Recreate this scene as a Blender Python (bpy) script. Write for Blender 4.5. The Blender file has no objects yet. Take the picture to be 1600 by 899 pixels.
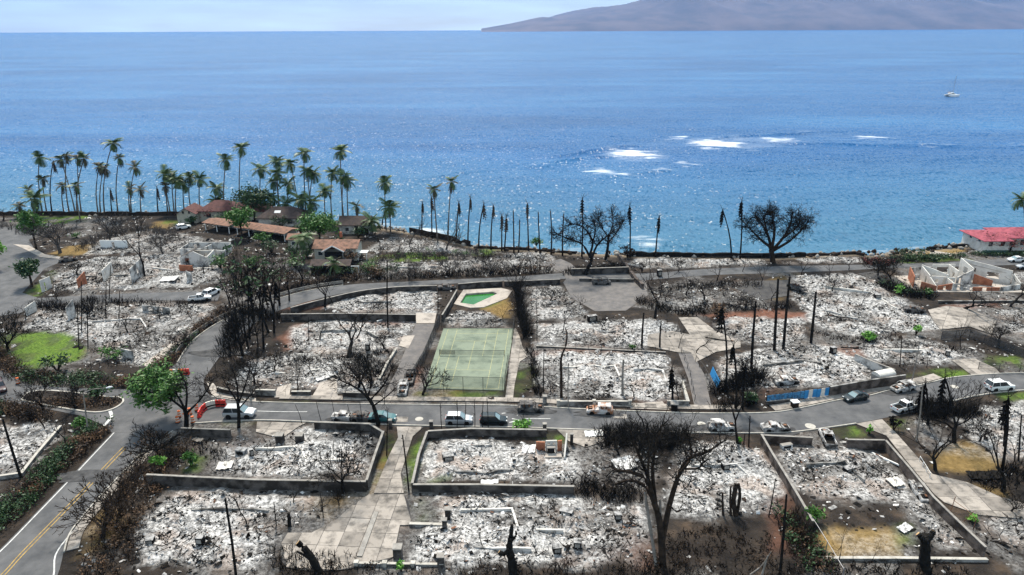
import bpy, math, random
import numpy as np
from mathutils import Vector, Matrix
from mathutils.geometry import tessellate_polygon
R = math.radians
rng = random.Random(7)
scene = bpy.context.scene
COL = scene.collection

# ------------------------------------------------------------------ camera
CAM_H, PITCH, ROLL, FPX = 54.0, R(20.2), math.atan(8 / 1600), 1100.0
_r0, _u0 = Vector((1, 0, 0)), Vector((0, math.sin(PITCH), math.cos(PITCH)))
FWD = Vector((0, math.cos(PITCH), -math.sin(PITCH)))
RIGHT = _r0 * math.cos(ROLL) - _u0 * math.sin(ROLL)
UP = _u0 * math.cos(ROLL) + _r0 * math.sin(ROLL)
CAM = Vector((0, 0, CAM_H))
cd = bpy.data.cameras.new('camera')
cam = bpy.data.objects.new('camera', cd)
COL.objects.link(cam)
cd.sensor_width = 36
cd.lens = 36 * FPX / 1600
cd.clip_start = 1.0
cd.clip_end = 300000
mw = Matrix.Identity(4)
for i in range(3):
    mw[i][0], mw[i][1], mw[i][2], mw[i][3] = RIGHT[i], UP[i], -FWD[i], CAM[i]
cam.matrix_world = mw
scene.camera = cam

# ------------------------------------------------------------------ light
SUN_EL, SUN_AZ = R(56), R(-12)
world = bpy.data.worlds.new('World')
scene.world = world
world.use_nodes = True
nt = world.node_tree
bg = nt.nodes['Background']
sky = nt.nodes.new('ShaderNodeTexSky')
sky.sky_type = 'NISHITA'
sky.sun_disc = False
sky.sun_elevation = SUN_EL
sky.sun_rotation = SUN_AZ
sky.altitude = 0
sky.air_density = 1.0
sky.dust_density = 0.25
sky.ozone_density = 2.0
tc = nt.nodes.new('ShaderNodeTexCoord')
mp = nt.nodes.new('ShaderNodeMapping')
mp.inputs['Scale'].default_value = (5, 5, 42)
mp.inputs['Location'].default_value = (2.3, 0.4, 0.35)
cn = nt.nodes.new('ShaderNodeTexNoise')
cn.inputs['Scale'].default_value = 1.0
cn.inputs['Detail'].default_value = 4
cn.inputs['Roughness'].default_value = 0.6
cr = nt.nodes.new('ShaderNodeValToRGB')
cr.color_ramp.elements[0].position = 0.22
cr.color_ramp.elements[1].position = 0.72
mx = nt.nodes.new('ShaderNodeMix')
mx.data_type = 'RGBA'
mx.inputs[7].default_value = (13.5, 16.0, 16.8, 1)
ml = nt.nodes.new('ShaderNodeMath')
ml.operation = 'MULTIPLY'
ml.inputs[1].default_value = 0.7
nt.links.new(tc.outputs['Generated'], mp.inputs['Vector'])
nt.links.new(mp.outputs['Vector'], cn.inputs['Vector'])
nt.links.new(cn.outputs['Fac'], cr.inputs['Fac'])
nt.links.new(cr.outputs['Color'], ml.inputs[0])
nt.links.new(ml.outputs[0], mx.inputs[0])
nt.links.new(sky.outputs['Color'], mx.inputs[6])
nt.links.new(mx.outputs[2], bg.inputs['Color'])
bg.inputs['Strength'].default_value = 0.085
sl = bpy.data.lights.new('sun', 'SUN')
sl.energy = 4.6
sl.angle = R(9)
sl.color = (1, 0.92, 0.80)
sun = bpy.data.objects.new('sun', sl)
COL.objects.link(sun)
SDIR = Vector((math.cos(SUN_EL) * math.sin(SUN_AZ), math.cos(SUN_EL) * math.cos(SUN_AZ), math.sin(SUN_EL)))
sun.rotation_euler = SDIR.to_track_quat('Z', 'Y').to_euler()
sun.location = (0, 0, 120)
scene.view_settings.view_transform = 'Standard'
scene.view_settings.look = 'None'
scene.view_settings.gamma = 1
scene.view_settings.exposure = 0.45
scene.render.engine = 'CYCLES'
scene.cycles.use_denoising = True
scene.cycles.max_bounces = 6
scene.cycles.transparent_max_bounces = 10
scene.cycles.volume_bounces = 0
scene.cycles.sample_clamp_indirect = 6

# ------------------------------------------------------------------ pixel -> place
def ray(px, py):
    return FWD * FPX + RIGHT * (px - 800) - UP * (py - 449.5)
def P(px, py, z=0.0):
    d = ray(px, py)
    return CAM + d * ((z - CAM_H) / d.z)
def PY(px, py, Y):                       # point of that pixel on the upright plane y = Y
    d = ray(px, py)
    return CAM + d * (Y / d.y)
def W(pts, z=0.0):
    return [P(a, b, z) for a, b in pts]
def MPP(v):                              # metres per photo pixel at a place
    return (v - CAM).dot(FWD) / FPX

# ------------------------------------------------------------------ noise
_tab = np.random.RandomState(3).rand(256, 256)
def vnoise(x, y, s, seed=0):
    x = x / s + seed * 17.3
    y = y / s + seed * 9.7
    xi = np.floor(x).astype(int)
    yi = np.floor(y).astype(int)
    fx, fy = x - xi, y - yi
    fx, fy = fx * fx * (3 - 2 * fx), fy * fy * (3 - 2 * fy)
    a = _tab[xi & 255, yi & 255]
    b = _tab[(xi + 1) & 255, yi & 255]
    c = _tab[xi & 255, (yi + 1) & 255]
    d = _tab[(xi + 1) & 255, (yi + 1) & 255]
    return (a * (1 - fx) + b * fx) * (1 - fy) + (c * (1 - fx) + d * fx) * fy
def fbm(x, y, s, seed=0, o=4):
    t, w, n = 0, 0.5, 0
    for k in range(o):
        t = t + w * vnoise(x, y, s / 2 ** k, seed + k * 5)
        n += w
        w *= 0.5
    return t / n

# ------------------------------------------------------------------ materials
def newmat(name):
    m = bpy.data.materials.new(name)
    m.use_nodes = True
    t = m.node_tree
    return m, t, t.nodes['Principled BSDF']
def M(name, c1, c2=None, scale=1.5, rough=0.85, bump=0.0, metal=0.0, lo=0.35, hi=0.65, detail=5, world_co=True, spec=0.3):
    m, t, b = newmat(name)
    b.inputs['Roughness'].default_value = rough
    b.inputs['Metallic'].default_value = metal
    b.inputs['Specular IOR Level'].default_value = spec
    if c2 is None:
        c2 = tuple(v * 0.75 for v in c1)
    if world_co:
        g = t.nodes.new('ShaderNodeNewGeometry').outputs['Position']
    else:
        g = t.nodes.new('ShaderNodeTexCoord').outputs['Object']
    n = t.nodes.new('ShaderNodeTexNoise')
    n.inputs['Scale'].default_value = scale
    n.inputs['Detail'].default_value = detail
    n.inputs['Roughness'].default_value = 0.65
    t.links.new(g, n.inputs['Vector'])
    r = t.nodes.new('ShaderNodeValToRGB')
    r.color_ramp.elements[0].position = lo
    r.color_ramp.elements[1].position = hi
    r.color_ramp.elements[0].color = (*c1, 1)
    r.color_ramp.elements[1].color = (*c2, 1)
    t.links.new(n.outputs['Fac'], r.inputs['Fac'])
    t.links.new(r.outputs['Color'], b.inputs['Base Color'])
    if bump:
        bp = t.nodes.new('ShaderNodeBump')
        bp.inputs['Strength'].default_value = bump
        bp.inputs['Distance'].default_value = 0.1
        t.links.new(n.outputs['Fac'], bp.inputs['Height'])
        t.links.new(bp.outputs['Normal'], b.inputs['Normal'])
    return m
def see_through(name, col, opacity):
    m, t, b = newmat(name)
    b.inputs['Base Color'].default_value = (*col, 1)
    b.inputs['Roughness'].default_value = 0.7
    b.inputs['Alpha'].default_value = opacity
    return m
def blockmat(name, c1, c2, mortar):
    m, t, b = newmat(name)
    b.inputs['Roughness'].default_value = 0.9
    b.inputs['Specular IOR Level'].default_value = 0.2
    uv = t.nodes.new('ShaderNodeUVMap').outputs['UV']
    br = t.nodes.new('ShaderNodeTexBrick')
    br.inputs['Color1'].default_value = (*c1, 1)
    br.inputs['Color2'].default_value = (*c2, 1)
    br.inputs['Mortar'].default_value = (*mortar, 1)
    br.inputs['Scale'].default_value = 1.0
    br.inputs['Brick Width'].default_value = 0.4
    br.inputs['Row Height'].default_value = 0.2
    br.inputs['Mortar Size'].default_value = 0.012
    t.links.new(uv, br.inputs['Vector'])
    g = t.nodes.new('ShaderNodeNewGeometry').outputs['Position']
    n = t.nodes.new('ShaderNodeTexNoise')
    n.inputs['Scale'].default_value = 0.7
    n.inputs['Detail'].default_value = 6
    t.links.new(g, n.inputs['Vector'])
    r = t.nodes.new('ShaderNodeValToRGB')
    r.color_ramp.elements[0].position = 0.42
    r.color_ramp.elements[1].position = 0.6
    r.color_ramp.elements[0].color = (0.16, 0.15, 0.14, 1)
    r.color_ramp.elements[1].color = (1, 1, 1, 1)
    t.links.new(n.outputs['Fac'], r.inputs['Fac'])
    x = t.nodes.new('ShaderNodeMix')
    x.data_type = 'RGBA'
    x.blend_type = 'MULTIPLY'
    x.inputs[0].default_value = 0.85
    t.links.new(br.outputs['Color'], x.inputs[6])
    t.links.new(r.outputs['Color'], x.inputs[7])
    t.links.new(x.outputs[2], b.inputs['Base Color'])
    return m
MAT = dict(
    asphalt=M('asphalt', (0.062, 0.064, 0.068), (0.125, 0.124, 0.126), 0.3, 0.9, 0.05, detail=9),
    asphalt_old=M('asphalt_old', (0.10, 0.095, 0.095), (0.17, 0.155, 0.145), 0.6, 0.92, 0.05, detail=8),
    burnt_pave=M('burnt_pave', (0.035, 0.034, 0.036), (0.085, 0.08, 0.075), 0.5, 0.95, detail=8),
    concrete=M('concrete', (0.17, 0.15, 0.135), (0.40, 0.355, 0.31), 0.45, 0.9, 0.03, detail=12, lo=.3, hi=.52),
    concrete_dk=M('concrete_dk', (0.10, 0.092, 0.085), (0.33, 0.30, 0.265), 0.6, 0.9, 0.03, detail=12, lo=.36, hi=.58),
    kerb=M('kerb', (0.34, 0.32, 0.28), (0.52, 0.49, 0.44), 1.2, 0.9),
    white_line=M('white_line', (0.42, 0.42, 0.41), (0.66, 0.66, 0.64), 2.5, 0.8),
    yellow_line=M('yellow_line', (0.22, 0.15, 0.05), (0.44, 0.29, 0.09), 2.5, 0.8),
    wall=blockmat('block_wall', (0.125, 0.11, 0.10), (0.095, 0.085, 0.08), (0.06, 0.055, 0.05)),
    wall_light=blockmat('block_wall_grey', (0.34, 0.33, 0.31), (0.27, 0.26, 0.25), (0.16, 0.155, 0.15)),
    wall_brown=blockmat('block_wall_brown', (0.17, 0.135, 0.115), (0.13, 0.105, 0.092), (0.07, 0.06, 0.055)),
    coping=M('coping', (0.19, 0.175, 0.16), (0.33, 0.31, 0.28), 1.2, 0.9),
    char=M('char', (0.006, 0.0055, 0.005), (0.022, 0.02, 0.018), 1.5, 0.95, spec=.08),
    char_brown=M('char_brown', (0.014, 0.011, 0.009), (0.05, 0.036, 0.027), 1.2, 0.95, spec=.08),
    twig_grey=M('twig_grey', (0.03, 0.026, 0.024), (0.09, 0.078, 0.07), 1.0, 0.9),
    bark_pale=M('bark_pale', (0.16, 0.14, 0.12), (0.30, 0.27, 0.24), 0.8, 0.9),
    palm_bark=M('palm_bark', (0.08, 0.066, 0.055), (0.19, 0.165, 0.14), 0.8, 0.9),
    frond=M('frond_green', (0.03, 0.062, 0.018), (0.08, 0.13, 0.035), 0.6, 0.5),
    frond_dull=M('frond_dull', (0.045, 0.042, 0.022), (0.085, 0.075, 0.035), 0.7, 0.6),
    frond_dead=M('frond_dead', (0.03, 0.022, 0.017), (0.10, 0.07, 0.05), 0.9, 0.8),
    leaf=M('leaf_green', (0.03, 0.085, 0.016), (0.09, 0.20, 0.035), 1.1, 0.55),
    leaf_dark=M('leaf_dark', (0.018, 0.045, 0.015), (0.045, 0.09, 0.03), 1.1, 0.55),
    leaf_bright=M('leaf_bright', (0.09, 0.24, 0.03), (0.17, 0.36, 0.06), 1.1, 0.55),
    leaf_brown=M('leaf_brown', (0.022, 0.016, 0.012), (0.15, 0.082, 0.04), 0.5, 0.75, lo=0.4, hi=0.66),
    leaf_red=M('leaf_red', (0.10, 0.025, 0.022), (0.20, 0.06, 0.045), 0.8, 0.7),
    white=M('white_paint', (0.72, 0.72, 0.70), (0.80, 0.80, 0.79), 1, 0.6),
    plaster=M('plaster', (0.44, 0.42, 0.38), (0.68, 0.65, 0.60), 0.6, 0.85, lo=0.3, hi=0.6),
    scorched=M('scorched_plaster', (0.10, 0.095, 0.09), (0.58, 0.56, 0.53), 0.5, 0.85, lo=0.38, hi=0.56),
    brick_red=M('brick_red', (0.22, 0.075, 0.04), (0.42, 0.17, 0.095), 1.2, 0.9),
    steel=M('steel', (0.24, 0.24, 0.25), (0.34, 0.34, 0.35), 1, 0.5, metal=0.4),
    steel_dk=M('steel_dark', (0.03, 0.03, 0.032), (0.06, 0.058, 0.055), 1, 0.6, metal=0.3),
    rust=M('rust', (0.13, 0.062, 0.035), (0.25, 0.13, 0.08), 1.5, 0.9),
    ash_white=M('ash_white', (0.16, 0.155, 0.15), (0.70, 0.685, 0.665), 2.2, 0.95, lo=.36, hi=.52, detail=8),
    ash_grey=M('ash_grey', (0.06, 0.06, 0.06), (0.38, 0.37, 0.36), 2.2, 0.95, lo=.36, hi=.56, detail=8),
    rubber=M('rubber', (0.015, 0.015, 0.016), (0.03, 0.03, 0.03), 2, 0.8),
    glass=M('car_glass', (0.02, 0.026, 0.03), (0.03, 0.036, 0.04), 1, 0.06, spec=0.8),
    glass_blue=M('windscreen_glass', (0.16, 0.24, 0.26), (0.20, 0.28, 0.30), 1, 0.08, spec=0.8),
    red_plastic=M('red_plastic', (0.58, 0.03, 0.025), (0.66, 0.05, 0.035), 2, 0.45),
    white_plastic=M('white_plastic', (0.66, 0.60, 0.50), (0.74, 0.70, 0.62), 2, 0.45),
    orange=M('orange_plastic', (0.62, 0.12, 0.03), (0.7, 0.18, 0.05), 2, 0.5),
    lamp_red=M('lamp_red', (0.35, 0.02, 0.02), (0.4, 0.03, 0.03), 2, 0.3),
    lamp_clear=M('lamp_clear', (0.6, 0.6, 0.58), (0.7, 0.7, 0.68), 2, 0.2),
)

# ------------------------------------------------------------------ objects
def tag(o, label=None, cat=None, group=None, kind=None):
    if label:
        o['label'] = label
    if cat:
        o['category'] = cat
    if group:
        o['group'] = group
    if kind:
        o['kind'] = kind
    return o
def link(name, me, parent=None, mats=None):
    if mats is not None and me is not None and not me.materials:
        for k in (mats if isinstance(mats, (list, tuple)) else [mats]):
            me.materials.append(MAT[k] if isinstance(k, str) else k)
    o = bpy.data.objects.new(name, me)
    COL.objects.link(o)
    if parent:
        o.parent = parent
    return o
def empty(name, loc=(0, 0, 0), rz=0.0, label=None, cat=None, group=None):
    o = bpy.data.objects.new(name, None)
    COL.objects.link(o)
    o.location = loc
    o.rotation_euler = (0, 0, rz)
    o.empty_display_size = 0.2
    return tag(o, label, cat, group)
def np_mesh(name, V, F, midx=None, smooth=False):
    V = np.asarray(V, dtype=np.float32)
    F = np.asarray(F, dtype=np.int32)
    me = bpy.data.meshes.new(name)
    n, k = F.shape
    me.vertices.add(len(V))
    me.vertices.foreach_set('co', V.ravel())
    me.loops.add(n * k)
    me.loops.foreach_set('vertex_index', F.ravel())
    me.polygons.add(n)
    me.polygons.foreach_set('loop_start', np.arange(0, n * k, k, dtype=np.int32))
    if midx is not None:
        me.polygons.foreach_set('material_index', np.asarray(midx, dtype=np.int32))
    if smooth:
        me.polygons.foreach_set('use_smooth', np.ones(n, dtype=bool))
    me.update(calc_edges=True)
    return me
class MB:
    def __init__(s):
        s.v, s.f, s.m = [], [], []
    def add(s, vs, fs, m=0):
        o = len(s.v)
        s.v += [tuple(v) for v in vs]
        s.f += [tuple(i + o for i in f) for f in fs]
        s.m += [m] * len(fs)
        return s
    def box(s, c, d, rz=0.0, m=0, rx=0.0, ry=0.0, top=None):
        x, y, z = d[0] / 2, d[1] / 2, d[2] / 2
        tx, ty = (top if top else (1, 1))
        q = [(-x, -y, -z), (x, -y, -z), (x, y, -z), (-x, y, -z), (-x * tx, -y * ty, z), (x * tx, -y * ty, z), (x * tx, y * ty, z), (-x * tx, y * ty, z)]
        if rz or rx or ry:
            mt = Matrix.Rotation(rz, 3, 'Z') @ Matrix.Rotation(ry, 3, 'Y') @ Matrix.Rotation(rx, 3, 'X')
            q = [mt @ Vector(v) for v in q]
        return s.add([(v[0] + c[0], v[1] + c[1], v[2] + c[2]) for v in q],
                     [(0, 3, 2, 1), (4, 5, 6, 7), (0, 1, 5, 4), (1, 2, 6, 5), (2, 3, 7, 6), (3, 0, 4, 7)], m)
    def tube(s, pts, rad, sides=6, m=0, cap=True):
        pts = [Vector(p) for p in pts]
        n = len(pts)
        if not isinstance(rad, (list, tuple)):
            rad = [rad] * n
        vs, fs = [], []
        for i, p in enumerate(pts):
            t = (pts[min(i + 1, n - 1)] - pts[max(i - 1, 0)])
            if t.length < 1e-6:
                t = Vector((0, 0, 1))
            t.normalize()
            a = t.orthogonal().normalized() if abs(t.z) < 0.95 else Vector((1, 0, 0)).cross(t).normalized()
            b = t.cross(a)
            for k in range(sides):
                g = 2 * math.pi * k / sides
                vs.append(p + (a * math.cos(g) + b * math.sin(g)) * rad[i])
        for i in range(n - 1):
            for k in range(sides):
                k2 = (k + 1) % sides
                fs.append((i * sides + k, i * sides + k2, (i + 1) * sides + k2, (i + 1) * sides + k))
        if cap:
            fs.append(tuple(range(sides - 1, -1, -1)))
            fs.append(tuple((n - 1) * sides + k for k in range(sides)))
        return s.add(vs, fs, m)
    def poly(s, pts, z=None, m=0):
        p3 = [Vector((p[0], p[1], p[2] if z is None else z)) for p in pts]
        tris = tessellate_polygon([p3])
        fs = []
        for t in tris:
            a, b, c = (p3[i] for i in t)
            fs.append(tuple(t) if (b - a).cross(c - a).z > 0 else tuple(reversed(t)))
        return s.add(p3, fs, m)
    def prism(s, pts, z0, z1, m=0):
        n = len(pts)
        area = sum(pts[i][0] * pts[(i + 1) % n][1] - pts[(i + 1) % n][0] * pts[i][1] for i in range(n))
        if area < 0:
            pts = list(reversed(pts))
        s.poly(pts, z1, m)
        s.add([(p[0], p[1], z0) for p in pts] + [(p[0], p[1], z1) for p in pts],
              [(i, (i + 1) % n, (i + 1) % n + n, i + n) for i in range(n)], m)
        return s
    def mesh(s, name, smooth=False):
        me = bpy.data.meshes.new(name)
        me.from_pydata(s.v, [], s.f)
        if any(s.m):
            me.polygons.foreach_set('material_index', s.m)
        if smooth:
            me.polygons.foreach_set('use_smooth', [True] * len(s.f))
        me.update()
        return me
    def build(s, name, mats, parent=None, smooth=False):
        return link(name, s.mesh(name, smooth), parent, mats)
def smooth_line(pts, n=6):
    pts = [Vector(p) for p in pts]
    if len(pts) < 3:
        return pts
    out = []
    for i in range(len(pts) - 1):
        p0, p1, p2, p3 = pts[max(i - 1, 0)], pts[i], pts[i + 1], pts[min(i + 2, len(pts) - 1)]
        for k in range(n):
            t = k / n
            out.append(0.5 * ((2 * p1) + (p2 - p0) * t + (2 * p0 - 5 * p1 + 4 * p2 - p3) * t * t + (3 * p1 - p0 - 3 * p2 + p3) * t ** 3))
    out.append(pts[-1])
    return out
def offset(pts, d):                       # to the left of the direction of travel
    out = []
    n = len(pts)
    for i, p in enumerate(pts):
        a, b = pts[max(i - 1, 0)], pts[min(i + 1, n - 1)]
        t = Vector((b.x - a.x, b.y - a.y, 0)).normalized()
        k = 1.0
        if 0 < i < n - 1:
            t1 = Vector((p.x - a.x, p.y - a.y, 0)).normalized()
            k = 1 / max(0.5, t.dot(t1))
        out.append(Vector((p.x - t.y * d * k, p.y + t.x * d * k, p.z)))
    return out
def ribbon_mesh(name, pts, w, z0, z1, jag=0.0, seed=0):
    """upright strip along a line, with UVs in metres (u along, v up)"""
    rr = random.Random(seed)
    if jag:
        q = [pts[0]]
        for a, b in zip(pts, pts[1:]):
            k = max(1, int((b - a).length / 1.6))
            q += [a.lerp(b, (i + 1) / k) for i in range(k)]
        pts = q
    L, Rr = offset(pts, w / 2), offset(pts, -w / 2)
    n = len(pts)
    s = [0.0]
    for a, b in zip(pts, pts[1:]):
        s.append(s[-1] + (b - a).length)
    V = []
    for i in range(n):
        zz = z1 - (rr.random() ** 3) * jag
        V += [(L[i].x, L[i].y, z0), (Rr[i].x, Rr[i].y, z0), (Rr[i].x, Rr[i].y, zz), (L[i].x, L[i].y, zz)]
    F, U = [], []
    for i in range(n - 1):
        a, b = 4 * i, 4 * i + 4
        for (p, q, v0, v1) in ((1, 2, z0, z1), (2, 3, 0, w), (3, 0, z1, z0)):
            F.append((a + p, b + p, b + q, a + q))
            U += [(s[i], v0), (s[i + 1], v0), (s[i + 1], v1), (s[i], v1)]
    for a, fl in ((0, True), (4 * (n - 1), False)):
        F.append((a + 3, a + 2, a + 1, a) if not fl else (a, a + 1, a + 2, a + 3))
        U += [(0, z0), (w, z0), (w, z1), (0, z1)] if fl else [(0, z1), (w, z1), (w, z0), (0, z0)]
    me = bpy.data.meshes.new(name)
    me.from_pydata(V, [], F)
    uv = me.uv_layers.new(name='UVMap')
    uv.data.foreach_set('uv', [c for q in U for c in q])
    me.update()
    return me
# ================================================================== THE SETTING
SEA_Z = -2.0
coast_px = [(-120, 336), (0, 335), (200, 335), (330, 335), (400, 340), (480, 345), (555, 352), (620, 360), (690, 372), (740, 386), (830, 390),
            (900, 396), (985, 399), (1100, 401), (1200, 402), (1258, 400), (1335, 396), (1360, 399), (1400, 395), (1450, 391), (1510, 384), (1600, 378), (1720, 372)]
_cw = W(coast_px)
CX = np.array([p.x for p in _cw])
CY = np.array([p.y for p in _cw])
def stretch(lo, hi, step, far0, far1, g=1.35):
    a = list(np.arange(lo, hi, step))
    s, x = step, a[0]
    left = []
    while x > far0:
        s *= g
        x -= s
        left.append(x)
    s, x = step, a[-1]
    right = []
    while x < far1:
        s *= g
        x += s
        right.append(x)
    return np.array(left[::-1] + a + right)
def grid(xs, ys):
    X, Y = np.meshgrid(xs, ys)
    nx, ny = len(xs), len(ys)
    i = np.arange(nx * ny).reshape(ny, nx)
    F = np.stack([i[:-1, :-1], i[:-1, 1:], i[1:, 1:], i[1:, :-1]], -1).reshape(-1, 4)
    return X.ravel(), Y.ravel(), F
def signed_dist(X, Y, poly):              # positive inside
    n = len(poly)
    best = np.full(X.shape, 1e9)
    ins = np.zeros(X.shape, bool)
    for k in range(n):
        ax, ay = poly[k][0], poly[k][1]
        bx, by = poly[(k + 1) % n][0], poly[(k + 1) % n][1]
        dx, dy = bx - ax, by - ay
        t = np.clip(((X - ax) * dx + (Y - ay) * dy) / (dx * dx + dy * dy + 1e-9), 0, 1)
        best = np.minimum(best, np.hypot(X - ax - t * dx, Y - ay - t * dy))
        if ay != by:
            c = (ay > Y) != (by > Y)
            ins ^= c & (X < dx * (Y - ay) / (by - ay) + ax)
    return np.where(ins, best, -best)
# --- what covers the soil, in photo pixels: (polygon, strength)
ASH = [  # label, polygon, cover, rubble pieces per square metre
    ('pale ash and rubble under the curving road wall', [(512, 481), (540, 468), (580, 459), (640, 457), (678, 455), (686, 490), (600, 489), (540, 488)], 1, 1.3),
    ('ash and rubble left of the long brown driveway', [(462, 512), (500, 502), (560, 505), (640, 505), (648, 515), (628, 535), (620, 546), (560, 560), (500, 556), (450, 545), (455, 528)], .95, 1.3),
    ('ash and rubble between the street and the burnt bare yard trees', [(372, 600), (385, 562), (430, 550), (520, 558), (615, 552), (603, 585), (592, 610), (500, 608), (400, 606)], .92, 1.3),
    ('strip of grey rubble between pool and sports court', [(694, 505), (708, 486), (760, 486), (790, 500), (793, 511), (702, 512)], .8, 1.6),
    ('rubble field right of the pool behind black hedge', [(826, 452), (872, 447), (890, 462), (925, 490), (900, 498), (850, 500), (826, 498)], .9, 1.5),
    ('wide ash field behind the two charred posts', [(838, 508), (900, 502), (1000, 500), (1052, 505), (1070, 525), (1010, 543), (900, 543), (842, 540)], .95, 1.2),
    ('large white ash lot above the middle of the street', [(846, 550), (950, 549), (1040, 552), (1050, 580), (1066, 622), (985, 625), (860, 625), (846, 600)], 1, 1.2),
    ('ash lot between the tall bare black trunks', [(1122, 510), (1150, 497), (1250, 500), (1262, 530), (1225, 543), (1165, 538), (1130, 525)], .95, 1.2),
    ('broad white rubble field below the coast road', [(1238, 432), (1330, 428), (1365, 432), (1385, 455), (1440, 482), (1468, 514), (1450, 520), (1400, 522), (1330, 525), (1285, 515), (1262, 490), (1240, 470)], 1, 1.4),
    ('ash and wreckage behind the blue panel fence', [(1120, 565), (1200, 545), (1290, 538), (1334, 562), (1390, 585), (1290, 604), (1200, 610), (1130, 606)], 1, 1.5),
    ('ash strip with black shrubs beside the grass verge', [(1340, 537), (1400, 529), (1462, 535), (1525, 560), (1485, 570), (1420, 573), (1355, 560)], .95, 1.2),
    ('ash lot inside the dark walls left of the concrete path', [(330, 742), (350, 695), (368, 684), (440, 676), (495, 672), (575, 676), (592, 690), (570, 746), (450, 746)], 1, 1.2),
    ('white ash lot in the lower left beside a tall pole', [(205, 868), (240, 800), (270, 772), (400, 770), (500, 778), (510, 800), (440, 830), (430, 880), (330, 890), (215, 885)], 1, 1.3),
    ('ash lot inside the dark walls right of the concrete path', [(665, 690), (740, 688), (860, 692), (900, 702), (905, 753), (800, 752), (655, 750), (662, 720)], 1, 1.2),
    ('largest white rubble lot at the bottom middle', [(640, 880), (648, 840), (690, 810), (680, 775), (780, 772), (900, 775), (990, 790), (1010, 830), (985, 880), (800, 886)], 1, 1.3),
    ('white ash lot right of the big foreground tree', [(1045, 745), (1060, 700), (1130, 692), (1190, 705), (1222, 760), (1215, 805), (1120, 812), (1050, 800)], 1, 1.1),
    ('black and white wreckage inside the walled lot at right', [(1212, 710), (1232, 698), (1315, 706), (1370, 712), (1405, 745), (1412, 775), (1400, 785), (1280, 778), (1245, 765)], .9, 1.9),
    ('ash lot at the right edge below the white car', [(1500, 660), (1540, 640), (1640, 625), (1640, 720), (1560, 712), (1520, 690)], .95, 1.1),
    ('dark rubble in the lower right corner', [(1515, 830), (1545, 804), (1640, 808), (1640, 870), (1550, 852)], .6, 1.8),
    ('strip of rubble along the right wall of the walled lot', [(1412, 785), (1430, 778), (1500, 840), (1515, 862), (1470, 862), (1430, 812)], .7, 1.8),
    ('ash lot at the left edge beside the leaning pole', [(-30, 668), (40, 664), (95, 668), (70, 702), (35, 742), (-30, 760)], .95, 1.3),
    ('ruined plot with standing white wall panels', [(80, 428), (110, 412), (160, 402), (230, 398), (345, 402), (350, 438), (300, 448), (180, 452), (82, 456)], .85, 1.5),
    ('ruined plot right of the bright green lawn', [(42, 515), (62, 484), (160, 478), (250, 474), (330, 478), (300, 520), (270, 550), (228, 572), (185, 570), (150, 540), (110, 522)], .85, 1.6),
    ('ruins below the parked white car near the shore', [(130, 400), (150, 378), (200, 368), (280, 366), (340, 376), (345, 398), (230, 394)], .75, 1.4),
    ('grey rubble along the shore behind the curving road', [(565, 426), (575, 412), (720, 408), (850, 392), (868, 402), (858, 426), (700, 430), (600, 436)], .72, 1.4),
    ('pale rubble by the beach under the dead palms', [(575, 392), (610, 372), (680, 378), (730, 392), (735, 400), (690, 396), (640, 393)], .8, 1.2),
    ('thin ash strip behind the black seawall', [(985, 412), (1000, 404), (1200, 406), (1195, 413), (1010, 420)], .85, 1.0),
    ('ash patch on the point beside the coast road', [(1250, 406), (1300, 401), (1340, 402), (1350, 410), (1260, 413)], .9, 1.2),
    ('scattered dark rubble behind the leaning stone wall', [(1000, 452), (1100, 442), (1190, 440), (1200, 480), (1100, 488), (1045, 488)], .5, 1.3),
    ('dark rubble under the big foreground crown', [(908, 690), (1000, 690), (1040, 720), (1010, 770), (910, 756)], .55, 1.6),
    ('rubble corner right of the grey fence', [(1550, 485), (1640, 478), (1640, 540), (1565, 512)], .7, 1.3),
    ('rubble right of the roofless concrete house', [(1560, 432), (1640, 420), (1640, 445), (1590, 445)], .6, 1.0),
    ('rubble left of the asphalt yard near the shore', [(800, 425), (800, 405), (850, 400), (868, 425)], .8, 1.5),
]
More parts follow.
